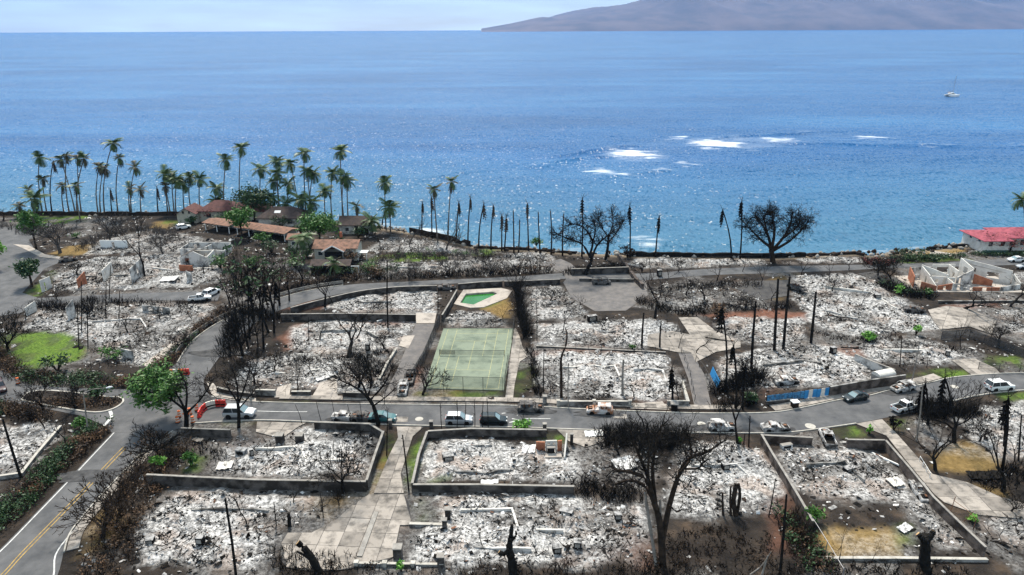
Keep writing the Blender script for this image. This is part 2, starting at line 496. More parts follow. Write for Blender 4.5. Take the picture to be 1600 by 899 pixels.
GREEN = [([(18, 548), (26, 524), (70, 518), (112, 523), (136, 545), (118, 563), (60, 574), (22, 570)], 1), ([(12, 347), (60, 336), (142, 335), (135, 347), (60, 353)], .85),
         ([(40, 460), (60, 440), (85, 423), (92, 430), (62, 462), (20, 468)], .9), ([(598, 406), (640, 395), (705, 399), (695, 408), (610, 411)], .85),
         ([(738, 400), (768, 384), (788, 386), (775, 397)], .9), ([(640, 623), (655, 612), (788, 612), (786, 624)], .6), ([(805, 600), (815, 572), (838, 575), (832, 600), (808, 620)], .55),
         ([(600, 700), (613, 680), (620, 690), (600, 738), (586, 752)], .9), ([(647, 700), (662, 674), (668, 682), (650, 740), (634, 768)], .95), ([(668, 741), (690, 733), (712, 738), (705, 750), (675, 752)], 1),
         ([(636, 790), (660, 784), (692, 810), (652, 814)], .65), ([(838, 690), (850, 674), (880, 680), (878, 691)], .8), ([(1414, 602), (1422, 594), (1480, 583), (1517, 580), (1482, 590), (1432, 605)], .95),
         ([(1412, 590), (1440, 580), (1482, 576), (1442, 589)], .9), ([(1532, 572), (1545, 556), (1600, 560), (1600, 578)], .7), ([(1388, 670), (1395, 653), (1420, 650), (1442, 660), (1420, 673)], .9),
         ([(1304, 682), (1304, 671), (1335, 667), (1358, 682)], .9), ([(1556, 624), (1565, 613), (1620, 612), (1620, 625)], .8), ([(568, 410), (590, 400), (640, 398), (640, 408)], .6),
         ([(1398, 858), (1400, 822), (1425, 820), (1432, 856)], .55), ([(1405, 408), (1420, 400), (1500, 402), (1520, 406), (1420, 412)], .7), ([(342, 628), (400, 625), (480, 627), (470, 631), (350, 632)], .7),
         ([(286, 735), (296, 710), (312, 708), (310, 735)], .75), ([(352, 664), (366, 655), (400, 660), (392, 668)], .8), ([(755, 482), (770, 472), (790, 470), (790, 480)], .6), ([(1240, 440), (1245, 428), (1262, 430), (1262, 440)], .3),
         ([(320, 405), (335, 395), (350, 400), (345, 412)], .4), ([(0, 545), (10, 520), (22, 524), (20, 560)], .4), ([(245, 352), (260, 345), (300, 346), (300, 356)], .7)]
DRY = [([(1278, 852), (1290, 825), (1330, 832), (1390, 826), (1412, 842), (1402, 866), (1300, 871)], 1), ([(1458, 732), (1480, 700), (1520, 690), (1552, 710), (1562, 737), (1500, 738)], .9),
       ([(78, 396), (110, 384), (152, 381), (142, 398), (92, 401)], .85), ([(750, 483), (790, 463), (799, 468), (798, 498), (782, 500)], .9), ([(640, 624), (655, 612), (720, 611), (725, 624)], .7),
       ([(1436, 397), (1450, 389), (1506, 383), (1508, 393), (1490, 399)], .95), ([(85, 555), (115, 545), (132, 548), (110, 562)], .8), ([(1500, 770), (1520, 758), (1575, 770), (1560, 790)], .6),
       ([(232, 356), (246, 346), (275, 345), (262, 358)], .7), ([(5, 420), (10, 412), (40, 415), (36, 422)], .8), ([(0, 404), (60, 398), (75, 404), (40, 408)], .6), ([(1180, 445), (1220, 430), (1235, 440), (1220, 470), (1190, 465)], .4),
       ([(575, 775), (600, 745), (610, 715), (600, 705), (585, 745)], .7), ([(120, 870), (160, 800), (190, 810), (160, 880)], .5), ([(440, 790), (510, 770), (560, 775), (520, 810)], .35)]
RED = [([(442, 528), (470, 508), (484, 512), (462, 545), (446, 548)], .8), ([(478, 562), (545, 553), (550, 558), (490, 566)], .7), ([(560, 507), (600, 500), (640, 502), (630, 512)], .7),
       ([(1090, 492), (1200, 485), (1262, 490), (1252, 498), (1130, 500)], .85), ([(1285, 548), (1330, 540), (1365, 556), (1312, 562)], .8), ([(840, 552), (900, 544), (970, 551), (880, 555)], .7),
       ([(1478, 480), (1570, 470), (1562, 479), (1500, 484)], .8), ([(1196, 762), (1230, 768), (1245, 850), (1205, 862), (1188, 805)], .45), ([(880, 872), (1000, 840), (1012, 882)], .4), ([(445, 482), (470, 470), (500, 470), (510, 480), (470, 486)], .6),
       ([(640, 598), (652, 575), (660, 580), (650, 605)], .8), ([(1195, 625), (1180, 600), (1200, 592), (1250, 598)], .25), ([(1010, 640), (940, 610), (1060, 620)], .2), ([(1160, 690), (1200, 720), (1230, 760), (1215, 770)], .4)]
ROADS = {
    'main_street': ([(330, 621), (400, 629), (600, 633), (800, 635), (900, 640), (1000, 644), (1100, 647), (1200, 646), (1250, 639), (1312, 626), (1355, 620), (1390, 611), (1425, 605), (1450, 600), (1482, 592), (1517, 588), (1562, 585), (1600, 584), (1680, 583)],
                    [(300, 662), (400, 657), (500, 660), (640, 665), (800, 668), (862, 670), (950, 673), (1060, 676), (1150, 677), (1200, 677), (1232, 676), (1275, 671), (1337, 662), (1380, 654), (1437, 642), (1500, 624), (1525, 619), (1555, 614), (1600, 610), (1680, 606)]),
    'avenue': ([(-150, 985), (-60, 912), (0, 859), (50, 808), (107, 749), (140, 714), (175, 677)], [(40, 985), (88, 905), (105, 842), (125, 812), (150, 783), (178, 753), (205, 725), (232, 697), (270, 674)]),
    'curving_road': ([(278, 567), (300, 535), (338, 507), (375, 490), (437, 467), (487, 454), (550, 445), (625, 441), (712, 437), (800, 433), (880, 427)], [(318, 594), (345, 556), (372, 529), (405, 501), (450, 481), (525, 461), (600, 450), (682, 445), (740, 442), (800, 439), (885, 436)]),
    'coast_road': ([(880, 427), (905, 424), (1000, 428), (1100, 421), (1200, 417), (1300, 415), (1400, 413), (1500, 409), (1600, 403), (1720, 397)], [(885, 436), (960, 439), (1010, 438), (1100, 431), (1212, 427), (1300, 424), (1425, 418), (1500, 417), (1600, 414), (1720, 410)]),
}
JUNCTION = [(175, 677), (166, 667), (130, 651), (80, 641), (35, 632), (-40, 624), (-40, 560), (0, 566), (18, 590), (48, 602), (110, 607), (200, 609), (240, 596), (278, 567), (318, 594), (322, 612), (330, 621), (300, 662), (270, 674)]
LANE = [(-40, 360), (80, 348), (82, 352), (45, 375), (60, 400), (95, 404), (90, 412), (70, 420), (35, 458), (60, 466), (225, 458), (300, 456), (345, 458), (340, 470), (230, 470), (60, 478), (30, 490), (-40, 500)]
YARD = [(846, 412), (876, 405), (892, 412), (905, 425), (960, 439), (1010, 438), (1012, 462), (978, 486), (930, 487), (893, 466), (880, 442), (885, 436), (880, 427)]
PAVED = {   # name: (polygon, material, label)
    'brown_driveway': ([(650, 507), (679, 507), (664, 550), (640, 590), (626, 624), (597, 622), (620, 580)], 'asphalt_old'),
    'driveway_pad': ([(650, 490), (682, 490), (679, 506), (650, 506)], 'concrete'),
    'side_pad': ([(630, 525), (648, 525), (638, 545), (623, 541)], 'concrete'),
    'garden_path': ([(620, 668), (662, 668), (645, 683), (633, 720), (626, 742), (631, 772), (584, 772), (591, 755), (607, 715), (622, 685)], 'concrete_dk'),
    'fan_driveway': ([(576, 774), (631, 774), (642, 814), (640, 822), (625, 822), (614, 872), (566, 884), (530, 892), (448, 888), (440, 850), (450, 834), (487, 834), (525, 814), (552, 790)], 'concrete'),
    'right_driveway': ([(1337, 663), (1378, 656), (1402, 680), (1457, 742), (1512, 755), (1562, 777), (1640, 800), (1640, 815), (1530, 806), (1475, 786), (1460, 774), (1415, 720), (1385, 682)], 'concrete'),
    'tan_driveway': ([(1060, 497), (1090, 497), (1120, 519), (1157, 535), (1157, 544), (1118, 551), (1087, 567), (1080, 552), (1062, 552), (1012, 542), (1012, 524), (1050, 518), (1078, 524)], 'concrete'),
    'grey_driveway': ([(1060, 553), (1082, 553), (1100, 585), (1112, 637), (1085, 636), (1075, 592)], 'asphalt_old'),
    'forecourt': ([(1450, 485), (1478, 479), (1512, 482), (1556, 502), (1552, 524), (1514, 511), (1470, 516), (1460, 505)], 'concrete'),
    'verge_crossing': ([(1487, 564), (1522, 561), (1556, 577), (1562, 584), (1518, 587)], 'concrete'),
    'court_path': ([(803, 515), (806, 514), (812, 527), (816, 542), (828, 556), (812, 566), (804, 602), (801, 628), (789, 626), (791, 612)], 'concrete'),
    'left_path': ([(222, 570), (250, 550), (272, 534), (278, 537), (255, 560), (232, 575)], 'concrete'),
    'lane_pavement': ([(20, 382), (45, 384), (70, 398), (95, 402), (92, 405), (62, 402), (35, 388)], 'concrete'),
    'crossover': ([(434, 606), (455, 600), (452, 622), (428, 622)], 'concrete'),
    'crossover_b': ([(488, 620), (500, 600), (525, 590), (528, 622)], 'concrete'),
    'street_apron': ([(985, 632), (1035, 628), (1046, 641), (985, 639)], 'concrete'),
    'gate_apron': ([(870, 672), (962, 676), (946, 690), (915, 700), (888, 690)], 'concrete'),
    'left_apron': ([(402, 660), (478, 662), (466, 668), (440, 686), (400, 676)], 'concrete'),
    'coast_path': ([(1452, 398), (1455, 392), (1490, 397), (1486, 401)], 'concrete'),
    'side_yard': ([(1340, 428), (1372, 424), (1385, 432), (1376, 442)], 'burnt_pave'),
    'dark_yard': ([(1150, 452), (1168, 440), (1232, 438), (1235, 462), (1190, 470)], 'burnt_pave'),
    'corner_walk': ([(322, 596), (334, 600), (345, 615), (400, 623), (400, 628), (332, 619)], 'concrete'),
}
COURT = [(693, 514), (803, 514), (787, 611), (662, 608)]
POOL_DECK = [(724, 454), (783, 451), (800, 455), (792, 467), (756, 481), (735, 482), (709, 476)]
POOL = [(728, 460), (770, 457), (777, 460), (740, 477), (719, 474)]

# ---- soil sheet
xs = stretch(-168, 172, 0.62, -4000, 4000)
ys = stretch(50, 238, 0.62, -600, 400)
X, Y, F = grid(xs, ys)
Yc = np.interp(X, CX, CY)
wob = (fbm(X, Y, 6, 1) - 0.5)
wob2 = (fbm(X, Y, 1.6, 2, 3) - 0.5)
def cover(polys, soft, amp):
    out = np.zeros(X.shape)
    for poly, a in polys:
        q = [(p.x, p.y) for p in W(poly)]
        x0, x1 = min(p[0] for p in q) - 4, max(p[0] for p in q) + 4
        y0, y1 = min(p[1] for p in q) - 4, max(p[1] for p in q) + 4
        k = (X > x0) & (X < x1) & (Y > y0) & (Y < y1)
        d = signed_dist(X[k], Y[k], q) + wob[k] * amp + wob2[k] * amp * 0.7
        out[k] = np.maximum(out[k], np.clip(d / soft * 0.5 + 0.5, 0, 1) * a)
    return out
ash = cover([(p, a) for _, p, a, _ in ASH], 0.6, 3.0)
green = cover(GREEN, 0.7, 2.2)
pat = np.clip((fbm(X, Y, 2.2, 19, 3) - .36) * 4.5, .12, 1)
green = np.where(green > .96, green * np.clip(pat + .45, 0, 1), green * pat)
dry = cover(DRY, 0.8, 2.6)
red = cover(RED, 0.9, 3.0)
flat = [(l + r[::-1], 1) for l, r in ROADS.values()] + [(JUNCTION, 1), (LANE, 1), (YARD, 1), (COURT, 1), (POOL_DECK, 1)] + [(v[0], 1) for v in PAVED.values()]
paved = np.zeros(X.shape)
for poly, a in flat:
    q = [(p.x, p.y) for p in W(poly)]
    k = (X > min(p[0] for p in q) - 3) & (X < max(p[0] for p in q) + 3) & (Y > min(p[1] for p in q) - 3) & (Y < max(p[1] for p in q) + 3)
    paved[k] = np.maximum(paved[k], np.clip((signed_dist(X[k], Y[k], q) + 1.6) / 1.0, 0, 1))
ash = ash * np.clip(.4 + (fbm(X, Y, 4.5, 41, 4) - .34) * 5.0, .4, 1)
# an ashen film outside the lots too
ash = np.maximum(ash, np.clip((fbm(X, Y, 9, 8) - 0.55) * 4, 0, 0.26) * (Y < Yc - 4) * (1 - np.clip(green * 1.4, 0, 1)))
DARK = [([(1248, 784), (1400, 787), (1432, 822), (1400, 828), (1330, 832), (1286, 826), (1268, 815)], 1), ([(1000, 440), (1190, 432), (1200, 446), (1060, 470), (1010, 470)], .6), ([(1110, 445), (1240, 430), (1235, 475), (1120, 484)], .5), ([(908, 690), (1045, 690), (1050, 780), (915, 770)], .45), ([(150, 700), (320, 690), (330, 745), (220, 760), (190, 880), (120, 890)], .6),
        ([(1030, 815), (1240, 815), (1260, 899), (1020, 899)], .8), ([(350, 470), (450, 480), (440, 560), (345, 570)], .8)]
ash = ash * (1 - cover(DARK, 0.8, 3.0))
near = (X > -170) & (X < 174) & (Y > 48)
hgt = (ash * (np.maximum(fbm(X, Y, 2.6, 4, 4) - 0.42, 0) * 1.5) + (fbm(X, Y, 5, 6) - 0.5) * 0.16) * (1 - paved) * near
hgt = np.where(paved > 0, np.minimum(hgt, 0.0) * (1 - paved), hgt)
Z = hgt + np.where(Y > Yc, -np.minimum((Y - Yc) * 0.9, 5.0), 0) - np.where(Y > Yc + 30, 20, 0)
pool_w = [(p.x, p.y) for p in W(POOL)]
Z = np.where(signed_dist(X, Y, pool_w) > -0.7, -1.6, Z)
me = np_mesh('ground', np.stack([X, Y, Z], 1), F, smooth=True)
at = me.color_attributes.new('zone', 'FLOAT_COLOR', 'POINT')
at.data.foreach_set('color', np.stack([ash, green, dry, np.ones_like(ash)], 1).astype(np.float32).ravel())
at = me.color_attributes.new('zone_red', 'FLOAT_COLOR', 'POINT')
at.data.foreach_set('color', np.stack([red, np.clip((Y - Yc + 3) / 3, 0, 1), red * 0, np.ones_like(ash)], 1).astype(np.float32).ravel())
def ground_mat():
    m, t, b = newmat('burnt_soil')
    N, L = t.nodes, t.links
    b.inputs['Roughness'].default_value = 0.95
    b.inputs['Specular IOR Level'].default_value = 0.15
    pos = N.new('ShaderNodeNewGeometry').outputs['Position']
    def noise(s, d=5, r=0.65):
        n = N.new('ShaderNodeTexNoise')
        n.inputs['Scale'].default_value = s
        n.inputs['Detail'].default_value = d
        n.inputs['Roughness'].default_value = r
        L.new(pos, n.inputs['Vector'])
        return n.outputs['Fac']
    def ramp(f, *st):
        r = N.new('ShaderNodeValToRGB')
        e = r.color_ramp.elements
        while len(e) < len(st):
            e.new(0.5)
        for k, (p, c) in enumerate(st):
            e[k].position = p
            e[k].color = (*c, 1) if not isinstance(c, float) else (c, c, c, 1)
        L.new(f, r.inputs['Fac'])
        return r.outputs['Color']
    def mix(f, a, c):
        x = N.new('ShaderNodeMix')
        x.data_type = 'RGBA'
        L.new(f, x.inputs[0])
        L.new(a, x.inputs[6])
        L.new(c, x.inputs[7])
        return x.outputs[2]
    za = N.new('ShaderNodeSeparateColor')
    a1 = N.new('ShaderNodeAttribute')
    a1.attribute_name = 'zone'
    L.new(a1.outputs['Color'], za.inputs[0])
    zb = N.new('ShaderNodeSeparateColor')
    a2 = N.new('ShaderNodeAttribute')
    a2.attribute_name = 'zone_red'
    L.new(a2.outputs['Color'], zb.inputs[0])
    n5 = noise(0.17, 5)
    n1, n2, n3, n4 = noise(0.28, 6), noise(1.1, 6, 0.75), noise(3.2, 4, 0.7), noise(1.9, 8, 0.82)
    soil = ramp(n1, (0.35, (0.013, 0.011, 0.010)), (0.55, (0.034, 0.027, 0.022)), (0.72, (0.085, 0.06, 0.042)))
    soil = mix(ramp(n3, (0.58, 0.0), (0.72, 0.35)), soil, ramp(n2, (0.4, (0.03, 0.025, 0.022)), (0.7, (0.24, 0.22, 0.20))))
    c = mix(zb.outputs[0], soil, ramp(n2, (0.3, (0.10, 0.045, 0.028)), (0.7, (0.26, 0.12, 0.08))))
    c = mix(za.outputs[2], c, ramp(n2, (0.3, (0.10, 0.065, 0.02)), (0.65, (0.30, 0.20, 0.075))))
    c = mix(za.outputs[1], c, ramp(n4, (0.36, (0.03, 0.05, 0.012)), (0.5, (0.085, 0.15, 0.02)), (0.62, (0.16, 0.22, 0.04))))
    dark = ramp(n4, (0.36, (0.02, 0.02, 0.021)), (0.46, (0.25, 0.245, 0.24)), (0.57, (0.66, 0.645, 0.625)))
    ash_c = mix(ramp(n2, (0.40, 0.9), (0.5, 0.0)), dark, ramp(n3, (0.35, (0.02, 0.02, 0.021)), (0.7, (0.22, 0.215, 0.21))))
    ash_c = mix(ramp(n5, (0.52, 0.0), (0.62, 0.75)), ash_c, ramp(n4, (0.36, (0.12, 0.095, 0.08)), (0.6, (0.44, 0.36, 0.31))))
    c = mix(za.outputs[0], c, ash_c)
    c = mix(zb.outputs[1], c, ramp(n2, (0.3, (0.16, 0.12, 0.09)), (0.7, (0.34, 0.28, 0.2))))
    L.new(c, b.inputs['Base Color'])
    bp = N.new('ShaderNodeBump')
    bp.inputs['Strength'].default_value = 0.6
    bp.inputs['Distance'].default_value = 0.25
    L.new(n3, bp.inputs['Height'])
    L.new(bp.outputs['Normal'], b.inputs['Normal'])
    return m
MAT['soil'] = ground_mat()
ground = link('ground', me, None, 'soil')
tag(ground, 'burnt soil with pale ash spread over the cleared lots', None, None, 'structure')
def ground_z(x, y):
    i = min(max(int(np.searchsorted(xs, x)), 0), len(xs) - 1)
    j = min(max(int(np.searchsorted(ys, y)), 0), len(ys) - 1)
    return float(Z[j * len(xs) + i])

# ---- roads
def sheet(name, pts_px, z, mat, label=None):
    o = MB().poly(W(pts_px, 0), z).build(name, mat)
    return tag(o, label, None, None, 'structure')
EDGE = {}
for i, (nm, (l, r)) in enumerate(ROADS.items()):
    L_, R_ = smooth_line(W(l), 5), smooth_line(W(r), 5)
    EDGE[nm] = (L_, R_)
    o = MB().poly(L_ + R_[::-1], 0.040 + 0.004 * i).build('road', 'asphalt')
    tag(o, {'main_street': 'grey asphalt street crossing the middle of the burnt town', 'avenue': 'two-lane avenue with yellow centre line at lower left',
            'curving_road': 'road curving up from the junction behind the burnt lots', 'coast_road': 'road running along the shore at right'}[nm], None, None, 'structure')
sheet('road', JUNCTION, 0.060, 'asphalt', 'asphalt junction with a planted island at left')
sheet('road', LANE, 0.040, 'asphalt', 'asphalt lane and parking bay at the left edge')
sheet('road', YARD, 0.064, 'asphalt_old', 'bare grey asphalt yard near the shore')
names = {'brown_driveway': 'brown asphalt driveway left of the sports court', 'driveway_pad': 'pale concrete pad at the head of the brown driveway', 'side_pad': 'small concrete pad beside the brown driveway',
         'garden_path': 'stained concrete path between two walled ash lots', 'fan_driveway': 'fan-shaped concrete driveway at the bottom', 'right_driveway': 'long concrete driveway running down the right side',
         'tan_driveway': 'tan concrete turning area above the grey driveway', 'grey_driveway': 'straight grey driveway beside the blue fence sheet', 'forecourt': 'pale concrete forecourt below the roofless house',
         'verge_crossing': 'concrete crossing over the grass verge at right', 'court_path': 'pale concrete path bulging right of the sports court', 'burnt_patio': 'blackened paved patio in the walled lot',
         'left_path': 'short pale path beside the brown hedge', 'lane_pavement': 'pale pavement curving round the left lane', 'crossover': 'narrow concrete crossover at the street', 'crossover_b': 'wide concrete crossover under the leaning tree',
         'street_apron': 'concrete apron right of the low grey wall', 'gate_apron': 'concrete apron below the rusty burnt car', 'left_apron': 'concrete apron with two block pillars', 'coast_path': 'white path on the dry lawn by the sea',
         'side_yard': 'blackened yard by the coast road', 'dark_yard': 'dark paved yard under the round bare tree', 'corner_walk': 'pale pavement on the street corner'}
for i, (k, (poly, mt)) in enumerate(PAVED.items()):
    o = MB().poly(smooth_line(W(poly) + [W(poly)[0]], 3)[:-1] if k in ('court_path', 'fan_driveway') else W(poly), 0.082 + 0.004 * (i % 5)).build('pavement' if 'path' in k or 'walk' in k else 'driveway', mt)
    tag(o, names[k], None, None, 'structure')
def clip_cell(poly, x0, x1, y0, y1):
    def cut(q, f, inter):
        out = []
        for a, b in zip(q, q[1:] + q[:1]):
            fa, fb = f(a), f(b)
            if fa >= 0:
                out.append(a)
            if (fa >= 0) != (fb >= 0):
                t = fa / (fa - fb)
                out.append((a[0] + (b[0] - a[0]) * t, a[1] + (b[1] - a[1]) * t))
        return out
    q = poly
    for f in (lambda p: p[0] - x0, lambda p: x1 - p[0], lambda p: p[1] - y0, lambda p: y1 - p[1]):
        q = cut(q, f, None)
        if len(q) < 3:
            return None
    return q
TINT = []
for i, k in enumerate((.6, .72, .8, .9)):
    MAT['slab%d' % i] = M('concrete_slab', (0.13 * k, 0.118 * k, 0.105 * k), (0.41 * k, 0.365 * k, 0.32 * k), 0.5 + .05 * i, 0.9, 0.03, detail=12, lo=.34, hi=.54)
    TINT.append('slab%d' % i)
def slabs(o, pts, z, cell, seed, gap=.025):
    rr = random.Random(seed)
    a = max(zip(pts, pts[1:] + pts[:1]), key=lambda e: (e[1] - e[0]).length)
    an = math.atan2(a[1].y - a[0].y, a[1].x - a[0].x)
    c_, s_ = math.cos(-an), math.sin(-an)
    q = [(p.x * c_ - p.y * s_, p.x * s_ + p.y * c_) for p in pts]
    x0, y0 = min(p[0] for p in q), min(p[1] for p in q)
    x1, y1 = max(p[0] for p in q), max(p[1] for p in q)
    for i in range(int((x1 - x0) / cell) + 1):
        for j in range(int((y1 - y0) / cell) + 1):
            cl = clip_cell(q, x0 + i * cell + gap, x0 + (i + 1) * cell - gap, y0 + j * cell + gap, y0 + (j + 1) * cell - gap)
            if not cl:
                continue
            ar = abs(sum(cl[k][0] * cl[(k + 1) % len(cl)][1] - cl[(k + 1) % len(cl)][0] * cl[k][1] for k in range(len(cl)))) / 2
            if ar < .15:
                continue
            w = [Vector((p[0] * c_ + p[1] * s_, -p[0] * s_ + p[1] * c_, 0)) for p in cl]
            MB().prism(w, z - .02, z + .035 + rr.uniform(-.012, .012)).build('slab', rr.choice(TINT), o)
SLABBED = {'fan_driveway': 2.4, 'right_driveway': 2.6, 'garden_path': 1.8, 'tan_driveway': 3.2, 'forecourt': 3.4, 'court_path': 1.9, 'verge_crossing': 2.2, 'gate_apron': 2.2, 'left_apron': 2.2}
for k_, cell in SLABBED.items():
    o_ = next(o for o in COL.objects if o.get('label') == names[k_])
    o_.data.materials[0] = MAT['burnt_pave']
    slabs(o_, W(PAVED[k_][0]), max(v.co.z for v in o_.data.vertices), cell, len(k_))
def kerb(pts, side, label, w=0.16, h=0.16):
    o = link('kerb', ribbon_mesh('kerb', offset(pts, side * w / 2), w, -0.1, h), None, 'kerb')
    return tag(o, label, None, None, 'structure')
mL, mR = EDGE['main_street']
kerb(mL, 1, 'pale kerb on the sea side of the main street')
kerb([p for p in mR if p.x < P(1340, 662).x], -1, 'pale kerb on the near side of the main street')
kerb([p for p in mR if p.x > P(1437, 642).x], -1, 'pale kerb below the white car at right')
kerb(EDGE['curving_road'][0][:30], 1, 'kerb on the outer side of the curving road')
kerb(EDGE['avenue'][1][8:], -1, 'kerb on the right side of the avenue')
isl = smooth_line(W([(36, 626), (75, 634), (110, 640), (150, 645), (176, 640), (191, 630), (187, 623), (165, 622), (120, 616), (70, 612), (44, 616), (36, 626)]), 4)
tag(MB().prism(isl[:-1], 0.0, 0.17).build('traffic_island', 'soil'), 'planted traffic island at the junction mouth', None, None, 'structure')
kerb(isl, -1, 'white kerb round the planted island', 0.25, 0.22)
# sidewalk with a verge on the sea side of the street
def band(pts, d0, d1, z, name, mat, label):
    a, b = offset(pts, d0), offset(pts, d1)
    o = tag(MB().prism(a + b[::-1], -0.1, z - .02).build(name, 'burnt_pave'), label, None, None, 'structure')
    ln = [0.0]
    for p_, q_ in zip(pts, pts[1:]):
        ln.append(ln[-1] + (q_ - p_).length)
    def at(s_, line):
        i = min(max(int(np.searchsorted(ln, s_)) - 1, 0), len(ln) - 2)
        return line[i].lerp(line[i + 1], (s_ - ln[i]) / (ln[i + 1] - ln[i]))
    m_ = int(ln[-1] / 1.6)
    for i in range(m_):
        s0, s1 = ln[-1] * i / m_ + .02, ln[-1] * (i + 1) / m_ - .02
        MB().prism([at(s0, a), at(s1, a), at(s1, b), at(s0, b)], z - .05, z + rng.uniform(-.01, .012)).build('slab', rng.choice(TINT), o)
    return o
seg = [p for p in mL if P(420, 629).x < p.x < P(1180, 646).x]
band(seg, 1.15, 2.4, 0.17, 'pavement', 'concrete', 'narrow pavement behind the street verge')
seg = [p for p in mL if P(1200, 646).x < p.x < P(1480, 592).x]
band(seg, 0.35, 2.0, 0.17, 'pavement', 'concrete', 'pavement beside the brown block wall')
band(EDGE['avenue'][1][8:], -0.3, -1.5, 0.15, 'pavement', 'concrete', 'pale pavement strip along the avenue')
# paint
MAT['asphalt_soot'] = M('asphalt_soot', (0.03, 0.03, 0.031), (0.085, 0.084, 0.085), .9, .95, detail=9)
def paint(pts_px, w, mat, label, z=0.068, smooth=True, pts=None):
    q = pts or (smooth_line(W(pts_px), 4) if smooth else W(pts_px))
    a, b = offset(q, w / 2), offset(q, -w / 2)
    return tag(MB().poly(a + b[::-1], z).build('road_marking', mat), label, None, None, 'structure')
paint([(-60, 960), (5, 896), (32, 866), (80, 817), (127, 769), (160, 733), (193, 699)], 0.14, 'yellow_line', 'double yellow line along the avenue, left stripe')
paint([(-55, 962), (9, 898), (36, 868), (83, 820), (130, 772), (163, 736), (196, 702)], 0.14, 'yellow_line', 'double yellow line along the avenue, right stripe')
paint(None, 0.16, 'white_line', 'white edge line on the left of the avenue', pts=offset(EDGE['avenue'][0], -0.3))
paint([(60, 960), (83, 905), (87, 868), (108, 838), (118, 828)], 0.16, 'white_line', 'white edge line curving into the side street')
paint([(172, 643), (174, 652), (163, 666)], 0.45, 'white_line', 'white stop line at the island')
paint([(402, 643), (440, 644), (480, 644)], 0.14, 'white_line', 'white dash in the middle of the street, left')
paint([(784, 647), (806, 643), (809, 650)], 0.2, 'white_line', 'white chevron paint beside the black burnt SUV', smooth=False)
paint([(796, 661), (813, 657), (800, 655)], 0.2, 'white_line', 'white chevron paint in front of the black SUV', smooth=False)
paint([(820, 655), (860, 655)], 0.14, 'white_line', 'white dash in the middle of the street, centre')
paint([(316, 514), (340, 500), (380, 481), (440, 464)], 0.12, 'white_line', 'white edge line on the curving road', pts=None)
for (a, b, lab) in (((1266, 666.5), 0.75, 'round pale manhole patch near the walled lot'), ((655, 655.5), 0.6, 'round pale manhole patch above the garden path'), ((1096, 663), 0.6, 'round pale manhole patch beside the grey wreck'), ((1491, 605), 0.6, 'round pale manhole patch left of the white car')):
    c = P(*a)
    o = MB().poly([Vector((c.x + b * math.cos(t * math.pi / 8), c.y + b * math.sin(t * math.pi / 8), 0)) for t in range(16)], 0.072).build('manhole_patch', 'kerb')
    tag(o, lab, None, None, 'structure')
for q, lab in (([(616, 652), (638, 652), (637, 660), (616, 660)], 'pale repaired patch in front of the garden path'), ([(957, 648), (979, 648), (980, 655), (955, 654)], 'pale ash stain behind the rusty burnt car')):
    sheet('road_patch', q, 0.074, 'concrete_dk', lab)
for i, (q, lab) in enumerate((((829, 643), 'soot stain under the blackened SUV'), ((937, 647), 'soot stain under the rusty burnt car'), ((1127, 672), 'soot stain under the grey wreck'), ((1211, 673), 'soot stain under the burnt sedan'), ((1411, 613), 'soot stain under the open-bonnet wreck'), ((550, 655), 'soot stain beside the two burnt sedans'), ((1020, 668), 'dark scorched strip of street under the black thicket'), ((300, 625), 'dark worn patch in the junction'), ((345, 552), 'dark worn patch on the curving road'), ((150, 745), 'dark worn patch on the avenue'))):
    c = P(*q)
    rr_ = random.Random(i)
    rx, ry = (3.6, 1.5) if i < 6 else (6.5, 1.6)
    pts_ = [Vector((c.x + rx * math.cos(t * .3142) * rr_.uniform(.7, 1.2), c.y + ry * math.sin(t * .3142) * rr_.uniform(.7, 1.2), 0)) for t in range(20)]
    tag(MB().poly(smooth_line(pts_ + [pts_[0]], 3)[:-1], .0785 + .0006 * i).build('soot_stain', 'asphalt_soot'), lab, None, None, 'structure')

# ---- sports court
court = [P(*q) for q in COURT]
ca, cb, cc, cdn = court[3], court[2], court[1], court[0]
def cp(u, v, z=0.0):
    p = (ca * (1 - u) + cb * u) * (1 - v) + (cdn * (1 - u) + cc * u) * v
    return Vector((p.x, p.y, z))
MAT['court'] = M('court_green', (0.075, 0.10, 0.075), (0.19, 0.225, 0.165), 0.35, 0.85, detail=12, lo=.28, hi=.55)
MAT['court_line'] = M('court_line', (0.24, 0.25, 0.12), (0.42, 0.40, 0.22), 2, 0.8)
o = MB().prism([cp(0, 0), cp(1, 0), cp(1, 1), cp(0, 1)], -0.1, 0.10).build('sports_court', 'court')
tag(o, 'green sports court with yellow lines', None, None, 'structure')
lines = [((.07, .02), (.07, .98)), ((.93, .02), (.93, .98)), ((.07, .02), (.93, .02)), ((.07, .98), (.93, .98)), ((.20, .02), (.20, .98)), ((.78, .02), (.78, .98)), ((.20, .28), (.78, .28)), ((.20, .76), (.78, .76)), ((.49, .28), (.49, .76)), ((.33, .1), (.33, .5)), ((.64, .5), (.64, .9)), ((.2, .9), (.9, .9))]
for a, b in lines:
    q = [cp(*a), cp(*b)]
    l_, r_ = offset(q, 0.045), offset(q, -0.045)
    link('court_line', MB().poly(l_ + r_[::-1], 0.104).mesh('court_line'), o, 'court_line')
nb_, ne_ = P(687, 556), P(788, 557)
net = empty('tennis_net', (nb_.x, nb_.y, .1), math.atan2(ne_.y - nb_.y, ne_.x - nb_.x), 'sagging dark net across the green sports court', 'net')
NL = (ne_ - nb_).length
MAT['net'] = see_through('net_mesh', (0.03, 0.03, 0.03), 0.28)
for x in (0, NL):
    MB().tube([(x, 0, 0), (x, 0, 1.1)], .05, 6).build('post', 'steel_dk', net)
